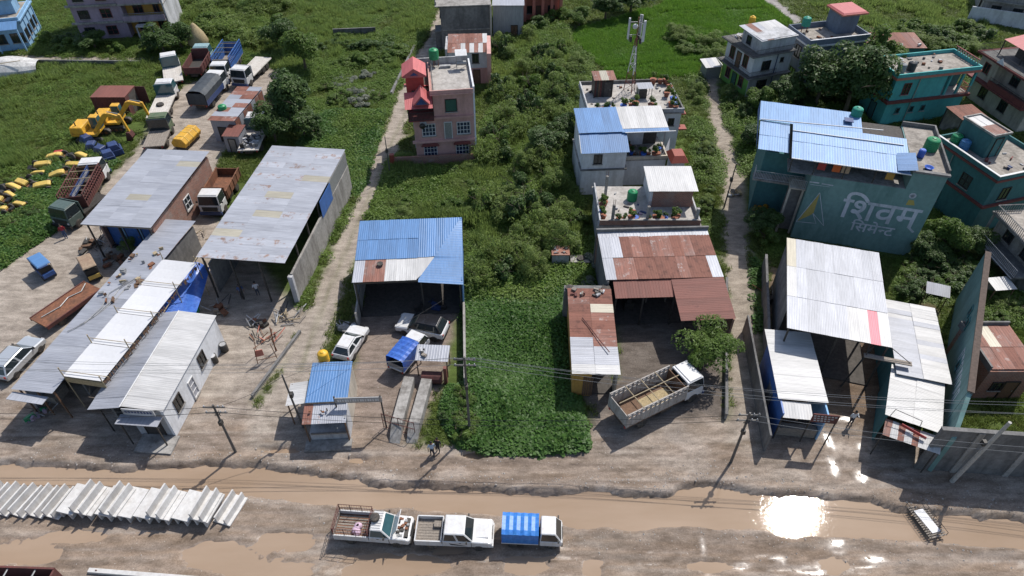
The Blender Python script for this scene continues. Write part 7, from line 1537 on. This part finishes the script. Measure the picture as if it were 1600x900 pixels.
# ================================================================ vegetation
lf_grass = leaf_mat('leaf_grass', (0.150, 0.215, 0.044), (0.200, 0.245, 0.060), 0.55, dry=(0.30, 0.26, 0.12))
lf_weed = leaf_mat('leaf_weed', (0.150, 0.245, 0.048), (0.205, 0.285, 0.068), 0.56)
lf_vine = leaf_mat('leaf_vine', (0.074, 0.160, 0.034), (0.106, 0.195, 0.044), 0.42)
lf_feather = leaf_mat('leaf_feather', (0.195, 0.275, 0.075), (0.240, 0.310, 0.090), 0.58)
lf_dark = leaf_mat('leaf_dark', (0.064, 0.116, 0.030), (0.092, 0.150, 0.038), 0.42)
lf_mid = leaf_mat('leaf_mid', (0.118, 0.198, 0.040), (0.158, 0.232, 0.050), 0.54)
lf_paddy = leaf_mat('leaf_paddy', (0.135, 0.275, 0.034), (0.175, 0.305, 0.050), 0.55)
lf_grey = leaf_mat('leaf_grey', (0.20, 0.23, 0.17), (0.26, 0.27, 0.22), 0.4)
lf_flower = leaf_mat('leaf_flower', (0.45, 0.24, 0.02), (0.35, 0.16, 0.02), 0.2)

def leaf_mesh(name, mat, pts, nrm, size, asp=0.5, jit=0.35):
    """one small folded leaf at each point, facing roughly along nrm"""
    n = len(pts); rs = np.random.RandomState(n % 9973)
    nrm = nrm + rs.normal(0, jit, (n, 3)); nrm /= np.linalg.norm(nrm, axis=1)[:, None] + 1e-9
    t = np.cross(nrm, rs.normal(0, 1, (n, 3))); t /= np.linalg.norm(t, axis=1)[:, None] + 1e-9; bt = np.cross(nrm, t)
    s = (np.asarray(size) * rs.uniform(.65, 1.35, n))[:, None]
    a = pts - t * s; b_ = pts + bt * s * asp - nrm * s * .12; c = pts + t * s - nrm * s * .3; d = pts - bt * s * asp - nrm * s * .12
    v = np.stack([a, b_, c, d], 1).reshape(-1, 3); q = np.arange(4 * n).reshape(n, 4)
    me = bpy.data.meshes.new(name); me.vertices.add(4 * n); me.vertices.foreach_set('co', v.ravel()); me.loops.add(4 * n); me.loops.foreach_set('vertex_index', q.ravel().astype(np.int32)); me.polygons.add(n); me.polygons.foreach_set('loop_start', (np.arange(n) * 4).astype(np.int32)); me.polygons.foreach_set('loop_total', np.full(n, 4, np.int32)); me.update(calc_edges=True); me.materials.append(mat); return me
def crown_points(n, rx, rz, lobes, seed, zc, flat=0.0):
    rs = np.random.RandomState(seed); c = rs.normal(0, 1, (lobes, 3)); c /= np.linalg.norm(c, axis=1)[:, None]; c *= rs.uniform(.25, .95, (lobes, 1)); c[:, 2] = np.abs(c[:, 2]) * 1.1 - .25
    r = rs.uniform(.16, .44, lobes); k = rs.randint(0, lobes, n); d = rs.normal(0, 1, (n, 3)); d /= np.linalg.norm(d, axis=1)[:, None]; d[:, 2] = np.where(d[:, 2] < -.4, -d[:, 2], d[:, 2])
    p = c[k] + d * (r[k] * rs.uniform(.55, 1.05, n) ** .5)[:, None]; nr_ = d * .7 + np.array([0, 0, .6]); p = p * np.array([rx, rx, rz]) + np.array([0, 0, zc]); keep = p[:, 2] > .03; return p[keep], nr_[keep]
def trunk_mesh(name, h, r, branches, spread, seed):
    rs = random.Random(seed); m = MB(); tops = []; p = Vector((0, 0, -.1)); q = Vector((rs.uniform(-.1, .1) * h * .3, rs.uniform(-.1, .1) * h * .3, h * .5)); m.bar(p, q, r, 7, r * .7)
    for k in range(branches):
        a_ = 6.28 * k / branches + rs.random(); e = q + Vector((math.cos(a_) * spread * rs.uniform(.4, .8), math.sin(a_) * spread * rs.uniform(.4, .8), h * rs.uniform(.2, .45))); m.bar(q, e, r * .5, 5, r * .2)
        for j in range(2): e2 = e + Vector((rs.uniform(-.4, .4) * spread, rs.uniform(-.4, .4) * spread, h * .15)); m.bar(e, e2, r * .2, 4, r * .08)
    me = bpy.data.meshes.new(name); me.from_pydata(m.v, [], m.f); me.update(); me.materials.append(bark); return me
KINDS = {}
def plant_kind(key, mat, n, rx, rz, lobes, leaf, zc, th, tr, seed, asp=.5, branches=5):
    p, nn = crown_points(n, rx, rz, lobes, seed, zc); KINDS[key] = (leaf_mesh('crown', mat, p, nn, leaf, asp), trunk_mesh('trunk', th, tr, branches, rx, seed))
for i in range(3):
    plant_kind('feather%d' % i, lf_feather, 3200, 1.0, .8, 16, .062, .55, 1.0, .04, 10 + i, .28); plant_kind('bush%d' % i, lf_mid, 1700, 1.0, .7, 13, .09, .5, 1.0, .06, 20 + i, .5); plant_kind('dark%d' % i, lf_dark, 1700, 1.0, .8, 13, .09, .55, 1.1, .06, 30 + i, .5)
    plant_kind('tree%d' % i, lf_dark if i < 2 else lf_mid, 8500, 2.4, 2.2, 34, .15, 2.7, 3.2, .17, 40 + i, .45, 7)
plant_kind('tree3', lf_mid, 8000, 2.3, 1.7, 30, .11, 2.4, 2.8, .14, 50, .4, 7); plant_kind('grey0', lf_grey, 1500, 1.0, .55, 9, .09, .45, .7, .04, 51, .5); plant_kind('flower0', lf_flower, 900, .9, .8, 8, .08, .8, 1.1, .05, 52, .5); plant_kind('pot0', lf_mid, 160, .35, .38, 5, .08, .55, .5, .02, 53, .4); plant_kind('pot1', lf_dark, 160, .35, .42, 5, .08, .6, .5, .02, 54, .4)
def wisp_points(n_stems, per, rx, h, seed):
    rs = np.random.RandomState(seed); P_, N_ = [], []
    for k in range(n_stems):
        a_, l_ = rs.uniform(0, 6.28), rs.uniform(.15, 1.0) ** .7; hh = h * rs.uniform(.55, 1.1) * (1.15 - .45 * l_); bx, by = rs.normal(0, .25 * rx, 2)
        for u in np.linspace(.25, 1, per): P_.append((bx + math.cos(a_) * rx * l_ * u ** 1.6 + rs.normal(0, .05), by + math.sin(a_) * rx * l_ * u ** 1.6 + rs.normal(0, .05), hh * (u - .22 * u ** 3) + rs.normal(0, .03))); N_.append((math.cos(a_) * .4, math.sin(a_) * .4, .8))
    return np.array(P_), np.array(N_)
for i in range(3):
    p_, n_ = wisp_points(120, 22, 1.0, 1.35, 70 + i); KINDS['wisp%d' % i] = (leaf_mesh('crown', lf_feather, p_, n_, .085, .22, .6), trunk_mesh('trunk', .9, .03, 5, .8, 70 + i))
def plant(kind, name, label, cat, loc_, s, sz=None, group=None):
    cm, tm = KINDS[kind]; t = thing(name, label, cat, loc_, rng.uniform(0, 6.28), group); t.scale = (s, s, sz or s)
    for nm, me in (('crown', cm), ('trunk' if cat == 'tree' else 'stem', tm)): link(bpy.data.objects.new(nm, me), t)
    return t
def bush_at(px, py, kind, r, label, group, sz=None, z=None):
    g = G(px, py) if z is None else P(px, py, z); k = kind if kind[-1].isdigit() else kind + str(rng.randint(0, 2)); s = r / 1.0; return plant(k, 'shrub', label, 'shrub', g, s, (sz or 1) * s, group)
def tree_at(px, py, kind, r, label, sz=1.0, group=None):
    s = r / 2.4; return plant(kind, 'tree', label, 'tree', G(px, py), s, s * sz, group)
# --- individual trees
tree_at(458, 202, 'tree0', 3.2, 'tall dark tree at the corner of the weedy field behind garage shed', 1.15); tree_at(432, 222, 'tree1', 2.4, 'dark leafy tree leaning over the patched shed'); tree_at(478, 218, 'tree0', 2.2, 'rounded dark tree right behind the large garage shed', .9)
tree_at(478, 112, 'tree2', 3.0, 'broad green tree in the middle of the weedy field', 1.0); tree_at(445, 82, 'tree1', 2.6, 'dark tree rising from tall weeds near the parked lorries')
tree_at(1094, 578, 'tree3', 2.8, 'bright green round tree beside the rusty workshop wing', .95)
tree_at(1272, 168, 'tree1', 3.9, 'dark spreading tree in front of the grey blue house', 1.0); tree_at(1318, 182, 'tree0', 4.4, 'large dark tree between grey blue and turquoise houses', 1.05); tree_at(1348, 150, 'tree2', 3.4, 'tall sunlit tree against the turquoise house corner', 1.3); tree_at(1228, 172, 'tree0', 2.6, 'dark tree growing below the white and green house', .9); tree_at(1185, 175, 'tree2', 2.0, 'small tree on the lane side of the white and green house', .9)
tree_at(1466, 398, 'tree2', 2.0, 'leafy tree rising right beside the painted wall end', 1.1); tree_at(1508, 402, 'tree0', 1.9, 'dark tree below the dark teal house', .9); tree_at(1440, 408, 'tree1', 1.6, 'small dark tree at the foot of the painted wall', .9)
tree_at(258, 84, 'tree1', 2.6, 'dark bushy tree at the gable of the lilac house', .8); tree_at(285, 76, 'tree0', 2.4, 'dark tree between lilac house and hay stack', .8); tree_at(150, 76, 'tree1', 2.2, 'dark tree in the front garden of the lilac house', .6)
tree_at(945, 32, 'tree0', 2.8, 'dark tree beyond the paddy corner by the red pillared house', .8); tree_at(985, 22, 'tree1', 3.2, 'dark spreading tree at the paddy edge', .8); tree_at(905, 40, 'tree2', 2.2, 'leafy tree at the end of the overgrown plot', .7)
tree_at(1170, 232, 'tree0', 1.9, 'dark tree overhanging the narrow lane', .9); tree_at(1190, 365, 'tree1', 1.8, 'dark tree between the lane and painted wall building', .8); tree_at(850, 245, 'tree1', 2.4, 'dark tree inside the overgrown plot beside the blue roofed house', .8); tree_at(880, 225, 'tree0', 2.0, 'dark tree against the left wall of the blue roofed house', .9)
bush_at(1188, 335, 'flower0', 1.1, 'orange flowering shrub beside the narrow lane', None)
# --- shrubs
def scatter_px(n, poly, seed):
    rs = random.Random(seed); w_ = pw(poly); xs_ = [p[0] for p in w_]; ys_ = [p[1] for p in w_]; out = []
    while len(out) < n:
        x, y = rs.uniform(min(xs_), max(xs_)), rs.uniform(min(ys_), max(ys_))
        if inpoly(np.array([x]), np.array([y]), w_)[0]: out.append((x, y))
    return out
# footprints to keep clear
bpy.context.view_layer.update()
RECTS = []
for o_ in list(COL.objects):
    if o_.parent is None and o_.get('category') and o_['category'] not in ('cable', 'utility pole', 'tree', 'shrub', 'cable coil', 'person', 'sign', 'mast', 'water tank', 'umbrella'):
        lo = [1e9, 1e9]; hi = [-1e9, -1e9]; ch = [o_] if o_.type == 'MESH' else [c for c in COL.objects if c.parent == o_ and c.type == 'MESH']
        inv = o_.matrix_world.inverted()
        for c in ch:
            for v in c.bound_box:
                q = inv @ (c.matrix_world @ Vector(v)); lo = [min(lo[0], q.x), min(lo[1], q.y)]; hi = [max(hi[0], q.x), max(hi[1], q.y)]
        if o_.location.z < 3: RECTS.append((o_.location.x, o_.location.y, o_.rotation_euler[2], lo[0], hi[0], lo[1], hi[1], o_['category'] == 'wall'))
def clear(x, y, pad=0.0):
    ok = np.ones(np.shape(x), bool)
    for ox, oy, an, x0, x1, y0, y1, wl in RECTS:
        c_, s_ = math.cos(an), math.sin(an); lx = (x - ox) * c_ + (y - oy) * s_; ly = -(x - ox) * s_ + (y - oy) * c_
        ok &= ~((lx > x0 - pad) & (lx < x1 + pad) & (ly > y0 - pad) & (ly < y1 + pad))
    return ok
FAR = []
def shrubs(n, poly, kinds, r0, r1, label, group, seed, sz=1.0):
    for x, y in scatter_px(n, poly, seed):
        if not clear(np.array([x]), np.array([y]), .35)[0]: continue
        if any(inpoly(np.array([x]), np.array([y]), b_)[0] or segd(np.array([x]), np.array([y]), b_)[0] < .75 for b_ in (lane_left, lane_right)): continue
        k = kinds[rng.randint(0, len(kinds) - 1)]; k = k if k[-1].isdigit() else k + str(rng.randint(0, 2)); r = rng.uniform(r0, r1)
        if seed in (5, 6, 9, 12, 13, 16, 18): FAR.append((k, Matrix.Translation((x, y, gz(x, y))) @ Matrix.Rotation(rng.uniform(0, 6.28), 4, 'Z') @ Matrix.Diagonal((r, r, r * sz * rng.uniform(.8, 1.2), 1)))); continue
        plant(k, 'shrub', label, 'shrub', (x, y, gz(x, y)), r, r * sz * rng.uniform(.8, 1.2), group)
shrubs(64, [(778, 60), (882, 60), (886, 330), (750, 335)], ['wisp', 'feather', 'bush', 'feather', 'wisp', 'dark'], 1.0, 2.1, 'feathery light green shrub in the upper overgrown plot', 'shrubs in the upper plot', 1, 1.25)
shrubs(26, [(752, 335), (885, 330), (884, 455), (738, 450)], ['wisp', 'feather', 'feather', 'dark'], 1.0, 2.1, 'feathery shrub in the thicket beside the blue roofed garage', 'shrubs in the plot thicket', 2, 1.3)
shrubs(34, [(605, 270), (755, 262), (748, 340), (585, 342)], ['wisp', 'feather', 'bush', 'wisp'], .7, 1.3, 'low leafy shrub between the lane and the overgrown plot', 'shrubs behind the blue garage', 3, .8)
shrubs(22, [(884, 70), (915, 110), (903, 340), (886, 400)], ['wisp', 'dark', 'feather', 'bush'], .9, 1.5, 'shrub along the left side of the mast house row', 'shrubs beside the house row', 4)
shrubs(32, [(300, 5), (440, 5), (455, 70), (330, 75)], ['wisp', 'feather', 'bush', 'wisp'], 1.6, 2.8, 'tall rank bush beyond the parked lorries', 'tall bushes beyond the lorries', 5, .8)
shrubs(22, [(470, 65), (640, 60), (630, 105), (480, 120)], ['dark', 'bush'], 1.2, 2.2, 'dark hedge bush across the weedy field', 'hedge bushes across the field', 6, .6)
shrubs(14, [(500, 118), (620, 118), (605, 165), (510, 170)], ['grey0', 'grey0', 'bush'], 1.0, 1.6, 'grey green low shrub in the weedy field', 'grey green field shrubs', 7, .8)
shrubs(20, [(400, 165), (480, 165), (505, 228), (430, 232)], ['dark', 'bush', 'dark'], 1.0, 1.7, 'dark shrub in the thicket behind the garage shed', 'shrubs behind the garage shed', 8)
shrubs(14, [(0, 60), (130, 60), (270, 75), (240, 84), (30, 82)], ['bush', 'dark'], .9, 1.6, 'garden shrub in front of the far lilac and blue houses', 'shrubs before the far houses', 9, .8)
shrubs(44, [(1078, 130), (1105, 130), (1128, 260), (1126, 350), (1095, 350), (1092, 230)], ['bush', 'dark', 'feather'], .7, 1.2, 'shrub in the strip between house row and narrow lane', 'shrubs along the narrow lane', 10)
shrubs(44, [(1130, 130), (1185, 150), (1232, 190), (1228, 300), (1185, 400), (1172, 330), (1165, 270), (1140, 190)], ['bush', 'dark', 'feather'], .8, 1.5, 'shrub on the far verge of the narrow lane', 'shrubs across the narrow lane', 11)
shrubs(14, [(1045, 55), (1135, 62), (1120, 95), (1090, 100), (1060, 85)], ['feather', 'bush'], 1.1, 1.9, 'pale bushy shrub at the corner of the paddy', 'shrubs at the paddy corner', 12, .9)
shrubs(26, [(1400, 45), (1530, 45), (1535, 95), (1450, 80), (1405, 55)], ['bush', 'bush', 'feather', 'dark'], 1.3, 2.3, 'bright bush in the thicket behind the turquoise house', 'bushes behind the turquoise house', 13, .8)
shrubs(36, [(1425, 380), (1540, 385), (1500, 480), (1410, 470)], ['dark', 'bush', 'dark'], .8, 1.4, 'shrub in the shady garden behind the patchwork shed', 'shrubs in the shady garden', 14, .8)
shrubs(16, [(1552, 400), (1600, 420), (1600, 500), (1550, 505)], ['bush', 'feather'], .7, 1.2, 'shrub in the strip right of the tall teal wall', 'shrubs right of the teal wall', 15, .8)
shrubs(22, [(1230, 185), (1350, 190), (1340, 150), (1240, 135)], ['dark', 'bush'], 1.0, 1.8, 'undergrowth shrub below the big dark trees', 'undergrowth below the trees', 16, .8)
shrubs(12, [(700, 640), (735, 600), (735, 690), (695, 690)], ['dark', 'bush'], .7, 1.1, 'leafy shrub by the yard wall at the plot front', 'shrubs at the plot front corner', 17)
shrubs(10, [(820, 25), (890, 25), (880, 50), (830, 50)], ['dark', 'bush'], 1.0, 1.8, 'shrub before the red pillared house', 'shrubs before the red pillared house', 18)
shrubs(16, [(0, 250), (60, 240), (160, 235), (110, 320), (60, 380), (0, 420)], ['bush', 'dark'], .7, 1.2, 'leafy weed bush among the yellow scrap machines', 'bushes among the scrap', 19, .7)
shrubs(8, [(640, 252), (742, 252), (742, 262), (630, 265)], ['dark', 'bush'], .6, 1.0, 'garden shrub along the pink house boundary wall', 'shrubs along the pink house wall', 20)
shrubs(10, [(890, 380), (935, 380), (935, 460), (892, 470)], ['dark', 'dark', 'grey0'], .7, 1.2, 'shady shrub left of the rusty workshop', 'shrubs left of the rusty workshop', 21)
g = G(205, 390); plant('feather0', 'shrub', 'pale spiky plant growing by the lean-to roof edge', 'shrub', (g.x, g.y, g.z), 1.0, 1.3)
# the distant thickets that read as one mass
vs_, mi_, mats_ = [], [], []
for k, M in FAR:
    me = KINDS[k][0]; co = np.empty(len(me.vertices) * 3); me.vertices.foreach_get('co', co); co = co.reshape(-1, 3); A_ = np.array(M); vs_.append(co @ A_[:3, :3].T + A_[:3, 3])
    if me.materials[0] not in mats_: mats_.append(me.materials[0])
    mi_.append(np.full(len(co) // 4, mats_.index(me.materials[0]), np.int32))
vs_ = np.concatenate(vs_); mi_ = np.concatenate(mi_); n_ = len(mi_); me = bpy.data.meshes.new('distant_thicket'); me.vertices.add(4 * n_); me.vertices.foreach_set('co', vs_.astype(np.float32).ravel()); me.loops.add(4 * n_); me.loops.foreach_set('vertex_index', np.arange(4 * n_, dtype=np.int32)); me.polygons.add(n_); me.polygons.foreach_set('loop_start', (np.arange(n_) * 4).astype(np.int32)); me.polygons.foreach_set('loop_total', np.full(n_, 4, np.int32))
for m_ in mats_: me.materials.append(m_)
me.polygons.foreach_set('material_index', mi_); me.update(calc_edges=True); o_ = link(bpy.data.objects.new('distant_thicket', me)); o_['kind'] = 'stuff'; o_['label'] = 'mass of distant bushes and hedges behind the houses and fields'
# --- potted plants on terraces
pot_mat = pm('terracotta', (.26, .10, .06), .85); pot_me = {}
def potted(loc_, label, group, s=1.0, blue=False):
    cm, tm = KINDS['pot%d' % rng.randint(0, 1)]; t = thing('potted_plant', label, 'potted plant', loc_, rng.uniform(0, 6), group); t.scale = (s,) * 3
    if blue not in pot_me: o_ = MB().lathe([(.14, 0), (.2, .3), (.22, .3), (.22, .35), (.17, .35)], 10).build('pot', barrel_blue if blue else pot_mat, t); pot_me[blue] = o_.data
    else: link(bpy.data.objects.new('pot', pot_me[blue]), t)
    link(bpy.data.objects.new('foliage', cm), t)
o, a, W, D = MASTH
for k in range(26):
    x, y = (rng.uniform(.2, W - .2), rng.uniform(.15, 1.3)) if k < 17 else ((W - rng.uniform(.2, 1.0), rng.uniform(.8, D - .3)) if k < 23 else (rng.uniform(W * .7, W), D - .4)); potted(loc(MASTH, x, y, 5.93), 'potted plant on the mast house terrace', 'potted plants on the mast terrace', rng.uniform(1.0, 1.9), k % 5 == 2)
o, a, W, D = TERR
for k in range(22):
    x, y = (rng.uniform(W * .55, W * .95), rng.uniform(.25, .9)) if k < 9 else ((rng.uniform(.1, .9), rng.uniform(.3, D - .5)) if k < 17 else (rng.uniform(W * .15, W * .5), rng.uniform(.25, .6))); potted(loc(TERR, x, y, 3.44), 'potted plant on the white terrace', 'potted plants on the white terrace', rng.uniform(.9, 1.7), k % 6 == 1)
o, a, W, D = BLUEH
for k in range(12): potted(loc(BLUEH, rng.uniform(W * .55, W * .97), rng.uniform(-.15, .5) if k < 8 else rng.uniform(.6, 2.2), 3.29), 'potted plant on the blue roofed house deck', 'potted plants on the blue house deck', rng.uniform(.9, 1.6), k % 5 == 1)

# --- ground cover: grass, weeds, creeper and rice, each too many to count
def clump(name, mat, kind, seed):
    rs = np.random.RandomState(seed)
    if kind == 'blade':
        n = 46; base = rs.uniform(-.5, .5, (n, 2)); h = rs.uniform(.6, 1.1, n); an = rs.uniform(0, 6.28, n); le = rs.uniform(.1, .5, n); v, f = [], []
        for i in range(n):
            x, y = base[i]; c_, s_ = math.cos(an[i]), math.sin(an[i]); w_ = .035; tx, ty = x + c_ * le[i] * h[i], y + s_ * le[i] * h[i]; mx, my = x + c_ * le[i] * .35 * h[i], y + s_ * le[i] * .35 * h[i]; k = len(v)
            v += [(x - s_ * w_, y + c_ * w_, 0), (x + s_ * w_, y - c_ * w_, 0), (mx + s_ * w_ * .8, my - c_ * w_ * .8, h[i] * .6), (mx - s_ * w_ * .8, my + c_ * w_ * .8, h[i] * .6), (tx, ty, h[i])]; f += [(k, k + 1, k + 2, k + 3), (k + 3, k + 2, k + 4)]
        me = bpy.data.meshes.new(name); me.from_pydata(v, [], f); me.update(); me.materials.append(mat)
    else:
        n, sz, asp = {'vine': (60, .115, .8), 'weed': (90, .085, .42)}[kind]; p = np.concatenate([rs.uniform(-.55, .55, (n, 2)), rs.uniform(.25, 1.0, (n, 1)) ** (.6 if kind == 'vine' else 1)], 1); p[:, 2] *= np.clip(1.15 - 1.3 * np.hypot(p[:, 0], p[:, 1]), .25, 1)
        nn = np.concatenate([p[:, :2] * .8, np.ones((n, 1))], 1); me = leaf_mesh(name, mat, p, nn, sz, asp, .35)
    return bpy.data.objects.new(name, me)
def cover(name, label_obj, mat, kind, pts, scl, zs):
    """one object; every plant sits on a point of the ground mesh with its own turn and size"""
    src = clump(name + '_plant', mat, kind, len(pts) % 997)
    me = bpy.data.meshes.new(name); me.vertices.add(len(pts)); me.vertices.foreach_set('co', pts.astype(np.float32).ravel()); me.update()
    rs = np.random.RandomState(5); n = len(pts)
    at_ = me.attributes.new('turn', 'FLOAT_VECTOR', 'POINT'); r = np.stack([rs.uniform(-.15, .15, n), rs.uniform(-.15, .15, n), rs.uniform(0, 6.28, n)], 1); at_.data.foreach_set('vector', r.astype(np.float32).ravel())
    as_ = me.attributes.new('size', 'FLOAT_VECTOR', 'POINT'); s_ = np.stack([scl, scl, zs], 1); as_.data.foreach_set('vector', s_.astype(np.float32).ravel())
    ng = bpy.data.node_groups.new(name, 'GeometryNodeTree'); ng.interface.new_socket('Geometry', in_out='INPUT', socket_type='NodeSocketGeometry'); ng.interface.new_socket('Geometry', in_out='OUTPUT', socket_type='NodeSocketGeometry')
    gi, go = ng.nodes.new('NodeGroupInput'), ng.nodes.new('NodeGroupOutput'); ip = ng.nodes.new('GeometryNodeInstanceOnPoints'); oi = ng.nodes.new('GeometryNodeObjectInfo'); oi.inputs[0].default_value = src
    na, nb = ng.nodes.new('GeometryNodeInputNamedAttribute'), ng.nodes.new('GeometryNodeInputNamedAttribute')
    for nd, nm in ((na, 'turn'), (nb, 'size')): nd.data_type = 'FLOAT_VECTOR'; nd.inputs[0].default_value = nm
    e2r = ng.nodes.new('FunctionNodeEulerToRotation'); L_ = ng.links.new; L_(gi.outputs[0], ip.inputs['Points']); L_(oi.outputs['Geometry'], ip.inputs['Instance']); L_(na.outputs[0], e2r.inputs[0]); L_(e2r.outputs[0], ip.inputs['Rotation']); L_(nb.outputs[0], ip.inputs['Scale']); L_(ip.outputs[0], go.inputs[0])
    ob = link(bpy.data.objects.new(name, me)); md = ob.modifiers.new('plants', 'NODES'); md.node_group = ng; ob['kind'] = 'stuff'; ob['label'] = label_obj; return ob
BARE = [yard_left, lane_left, yard_blue, yard_rust, lane_right, yard_right, front, path_far, tarmac]
def sample(n, poly=None, box=None, bare=True, pad=.0, seed=0):
    rs = np.random.RandomState(seed)
    if poly is not None: w_ = pw(poly); box = (min(p[0] for p in w_), max(p[0] for p in w_), min(p[1] for p in w_), max(p[1] for p in w_))
    x, y = rs.uniform(box[0], box[1], n), rs.uniform(box[2], box[3], n); ok = np.ones(n, bool)
    if poly is not None: ok &= inpoly(x, y, w_)
    if bare:
        jx, jy = x + .9 * (fbm(x * .9, y * .9, 91) - .5), y + .9 * (fbm(x * .9, y * .9, 92) - .5)
        for b_ in BARE: ok &= ~inpoly(jx, jy, b_)
    x, y = x[ok], y[ok]; ok = clear(x, y, pad); x, y = x[ok], y[ok]
    return np.stack([x, y, ground_z(x, y) - .02], 1)
in_view = lambda p: p[np.abs(p[:, 0]) < .76 * (p[:, 1] * .731 + 29.3) + 2]
def blend(p, base, seed, amt=.5): return base * (1 + amt * 2 * (fbm(p[:, 0] * .25, p[:, 1] * .25, seed) - .5)) * np.random.RandomState(seed).uniform(.7, 1.3, len(p))
p = in_view(np.concatenate([sample(30000, box=(-70, 70, 27, 72), seed=1), sample(34000, box=(-95, 95, 72, 124), seed=2)])); p = p[~inpoly(p[:, 0], p[:, 1], paddy)]
s = blend(p, .75, 101); s = np.where(p[:, 1] > 72, s * 1.5, s); cover('grass', 'green grass over the open ground', lf_grass, 'blade', p, s, blend(p, .24, 102, .9) * np.where(p[:, 1] > 72, 1.2, 1))
# verges: grass feathering out onto the lanes and yards
wp = np.concatenate([sample(6000, box=(-25, 25, 33, 110), bare=False, seed=3)]); dl = np.minimum(segd(wp[:, 0], wp[:, 1], lane_left), segd(wp[:, 0], wp[:, 1], lane_right)); wp = wp[(dl < .3) & clear(wp[:, 0], wp[:, 1], .1)]; cover('verge_grass', 'ragged grass along the lane edges', lf_grass, 'blade', wp, blend(wp, .45, 103), blend(wp, .16, 104))
wd = [([(775, 45), (888, 45), (888, 470), (735, 470), (740, 345)], 4600), ([(600, 240), (760, 255), (745, 350), (575, 345)], 2600), ([(285, 0), (690, 0), (640, 110), (600, 215), (540, 235), (440, 232), (430, 110), (330, 90)], 5000), ([(0, 105), (255, 100), (235, 190), (100, 335), (0, 425)], 700), ([(885, 60), (925, 95), (905, 360), (930, 470), (890, 600)], 1200), ([(1075, 120), (1240, 140), (1235, 390), (1190, 410), (1095, 355)], 2200), ([(1250, 60), (1380, 40), (1540, 40), (1560, 200), (1240, 190)], 1800), ([(1400, 290), (1600, 280), (1600, 520), (1500, 480), (1400, 470)], 1800), ([(0, 0), (300, 0), (300, 90), (0, 90)], 1400), ([(470, 232), (602, 205), (440, 590), (395, 620), (470, 480)], 500)]
pts = in_view(np.concatenate([sample(n * 2, poly=q, seed=20 + i) for i, (q, n) in enumerate(wd)])); pts = pts[fbm(pts[:, 0] * .18, pts[:, 1] * .18, 111) > .36]
cover('weeds', 'rank leafy weeds over the fields and plot', lf_weed, 'weed', pts, blend(pts, 1.25, 112), blend(pts, .8, 113, 1.1))
vn = [([(738, 445), (790, 425), (830, 440), (886, 415), (888, 600), (905, 650), (912, 695), (830, 702), (720, 695), (692, 650), (712, 570)], 5200), ([(505, 175), (600, 175), (560, 305), (540, 300), (530, 236), (470, 232)], 2400), ([(0, 330), (100, 250), (150, 235), (180, 255), (95, 352), (0, 420)], 1800), ([(1140, 400), (1190, 410), (1195, 650), (1182, 560)], 300)]
pts = np.concatenate([sample(n * 2, poly=q, bare=(i != 0), seed=40 + i) for i, (q, n) in enumerate(vn)]); cover('creeper', 'dense broad leaved creeper covering the plot front', lf_vine, 'vine', pts, blend(pts, .95, 121, .4), blend(pts, .55, 122, .9))
pd = sample(15000, poly=[(893, 60), (905, 45), (960, 30), (1030, 12), (1060, -12), (1172, -12), (1238, 38), (1145, 62), (1105, 85), (1085, 118), (960, 124), (930, 95)], bare=False, seed=60); bund = np.minimum(segd(pd[:, 0], pd[:, 1], pw([(930, 108), (1010, 104), (1100, 96)]), False), segd(pd[:, 0], pd[:, 1], pw([(1030, 22), (1100, 17), (1190, 14)]), False)) > .45; pd = pd[bund]
cover('rice_plants', 'bright green young rice in the paddy', lf_paddy, 'blade', pd, blend(pd, .85, 131, .2), blend(pd, .5, 132, .8))
tg = [([(775, 45), (888, 45), (888, 420), (742, 420)], 1800), ([(600, 240), (760, 255), (745, 350), (575, 345)], 900), ([(285, 0), (690, 0), (640, 110), (440, 110), (330, 90)], 2200), ([(0, 105), (255, 100), (235, 190), (100, 335), (0, 425)], 1200), ([(885, 60), (925, 95), (905, 360), (890, 420)], 400), ([(1250, 0), (1540, 0), (1560, 90), (1400, 70)], 1600)]
pts = in_view(np.concatenate([sample(n * 2, poly=q, seed=80 + i) for i, (q, n) in enumerate(tg)])); pts = pts[fbm(pts[:, 0] * .3, pts[:, 1] * .3, 141) > .5]
cover('tall_grass', 'tall pale seeding grass standing above the weeds', lf_feather, 'blade', pts, blend(pts, .95, 142), blend(pts, .85, 143, .8))
# --- loose stones along the channel banks
rs = np.random.RandomState(77); m = MB(); n = 0
yt_i = lambda x: np.interp(x, [p[0] for p in ch_top], [p[1] for p in ch_top]); yb_i = lambda x: np.interp(x, [p[0] for p in ch_bot], [p[1] for p in ch_bot])
for k in range(1500):
    x = rs.uniform(-36, 36); e = rs.rand(); y = yt_i(x) + abs(rs.normal(0, .8)) if e < .55 else (yb_i(x) - abs(rs.normal(0, .9)) if e < .85 else rs.uniform(19, 33)); z = gz(x, y)
    if z < WATER_Z - .03: continue
    s_ = .03 + .07 * rs.rand() ** 3; pts_ = rs.normal(0, 1, (6, 3)); 
    m.add([(x + s_, y, z), (x, y + s_ * rs.uniform(.6, 1), z), (x - s_ * rs.uniform(.6, 1), y, z), (x, y - s_, z), (x + s_ * rs.uniform(-.3, .3), y + s_ * rs.uniform(-.3, .3), z + s_ * rs.uniform(.5, 1)), ], [(0, 1, 4), (1, 2, 4), (2, 3, 4), (3, 0, 4)])
st_ = m.build('loose_stones', pm('stone', (.36, .33, .30), .9, .25, 6.0)); st_['kind'] = 'stuff'; st_['label'] = 'loose stones along the muddy channel banks'
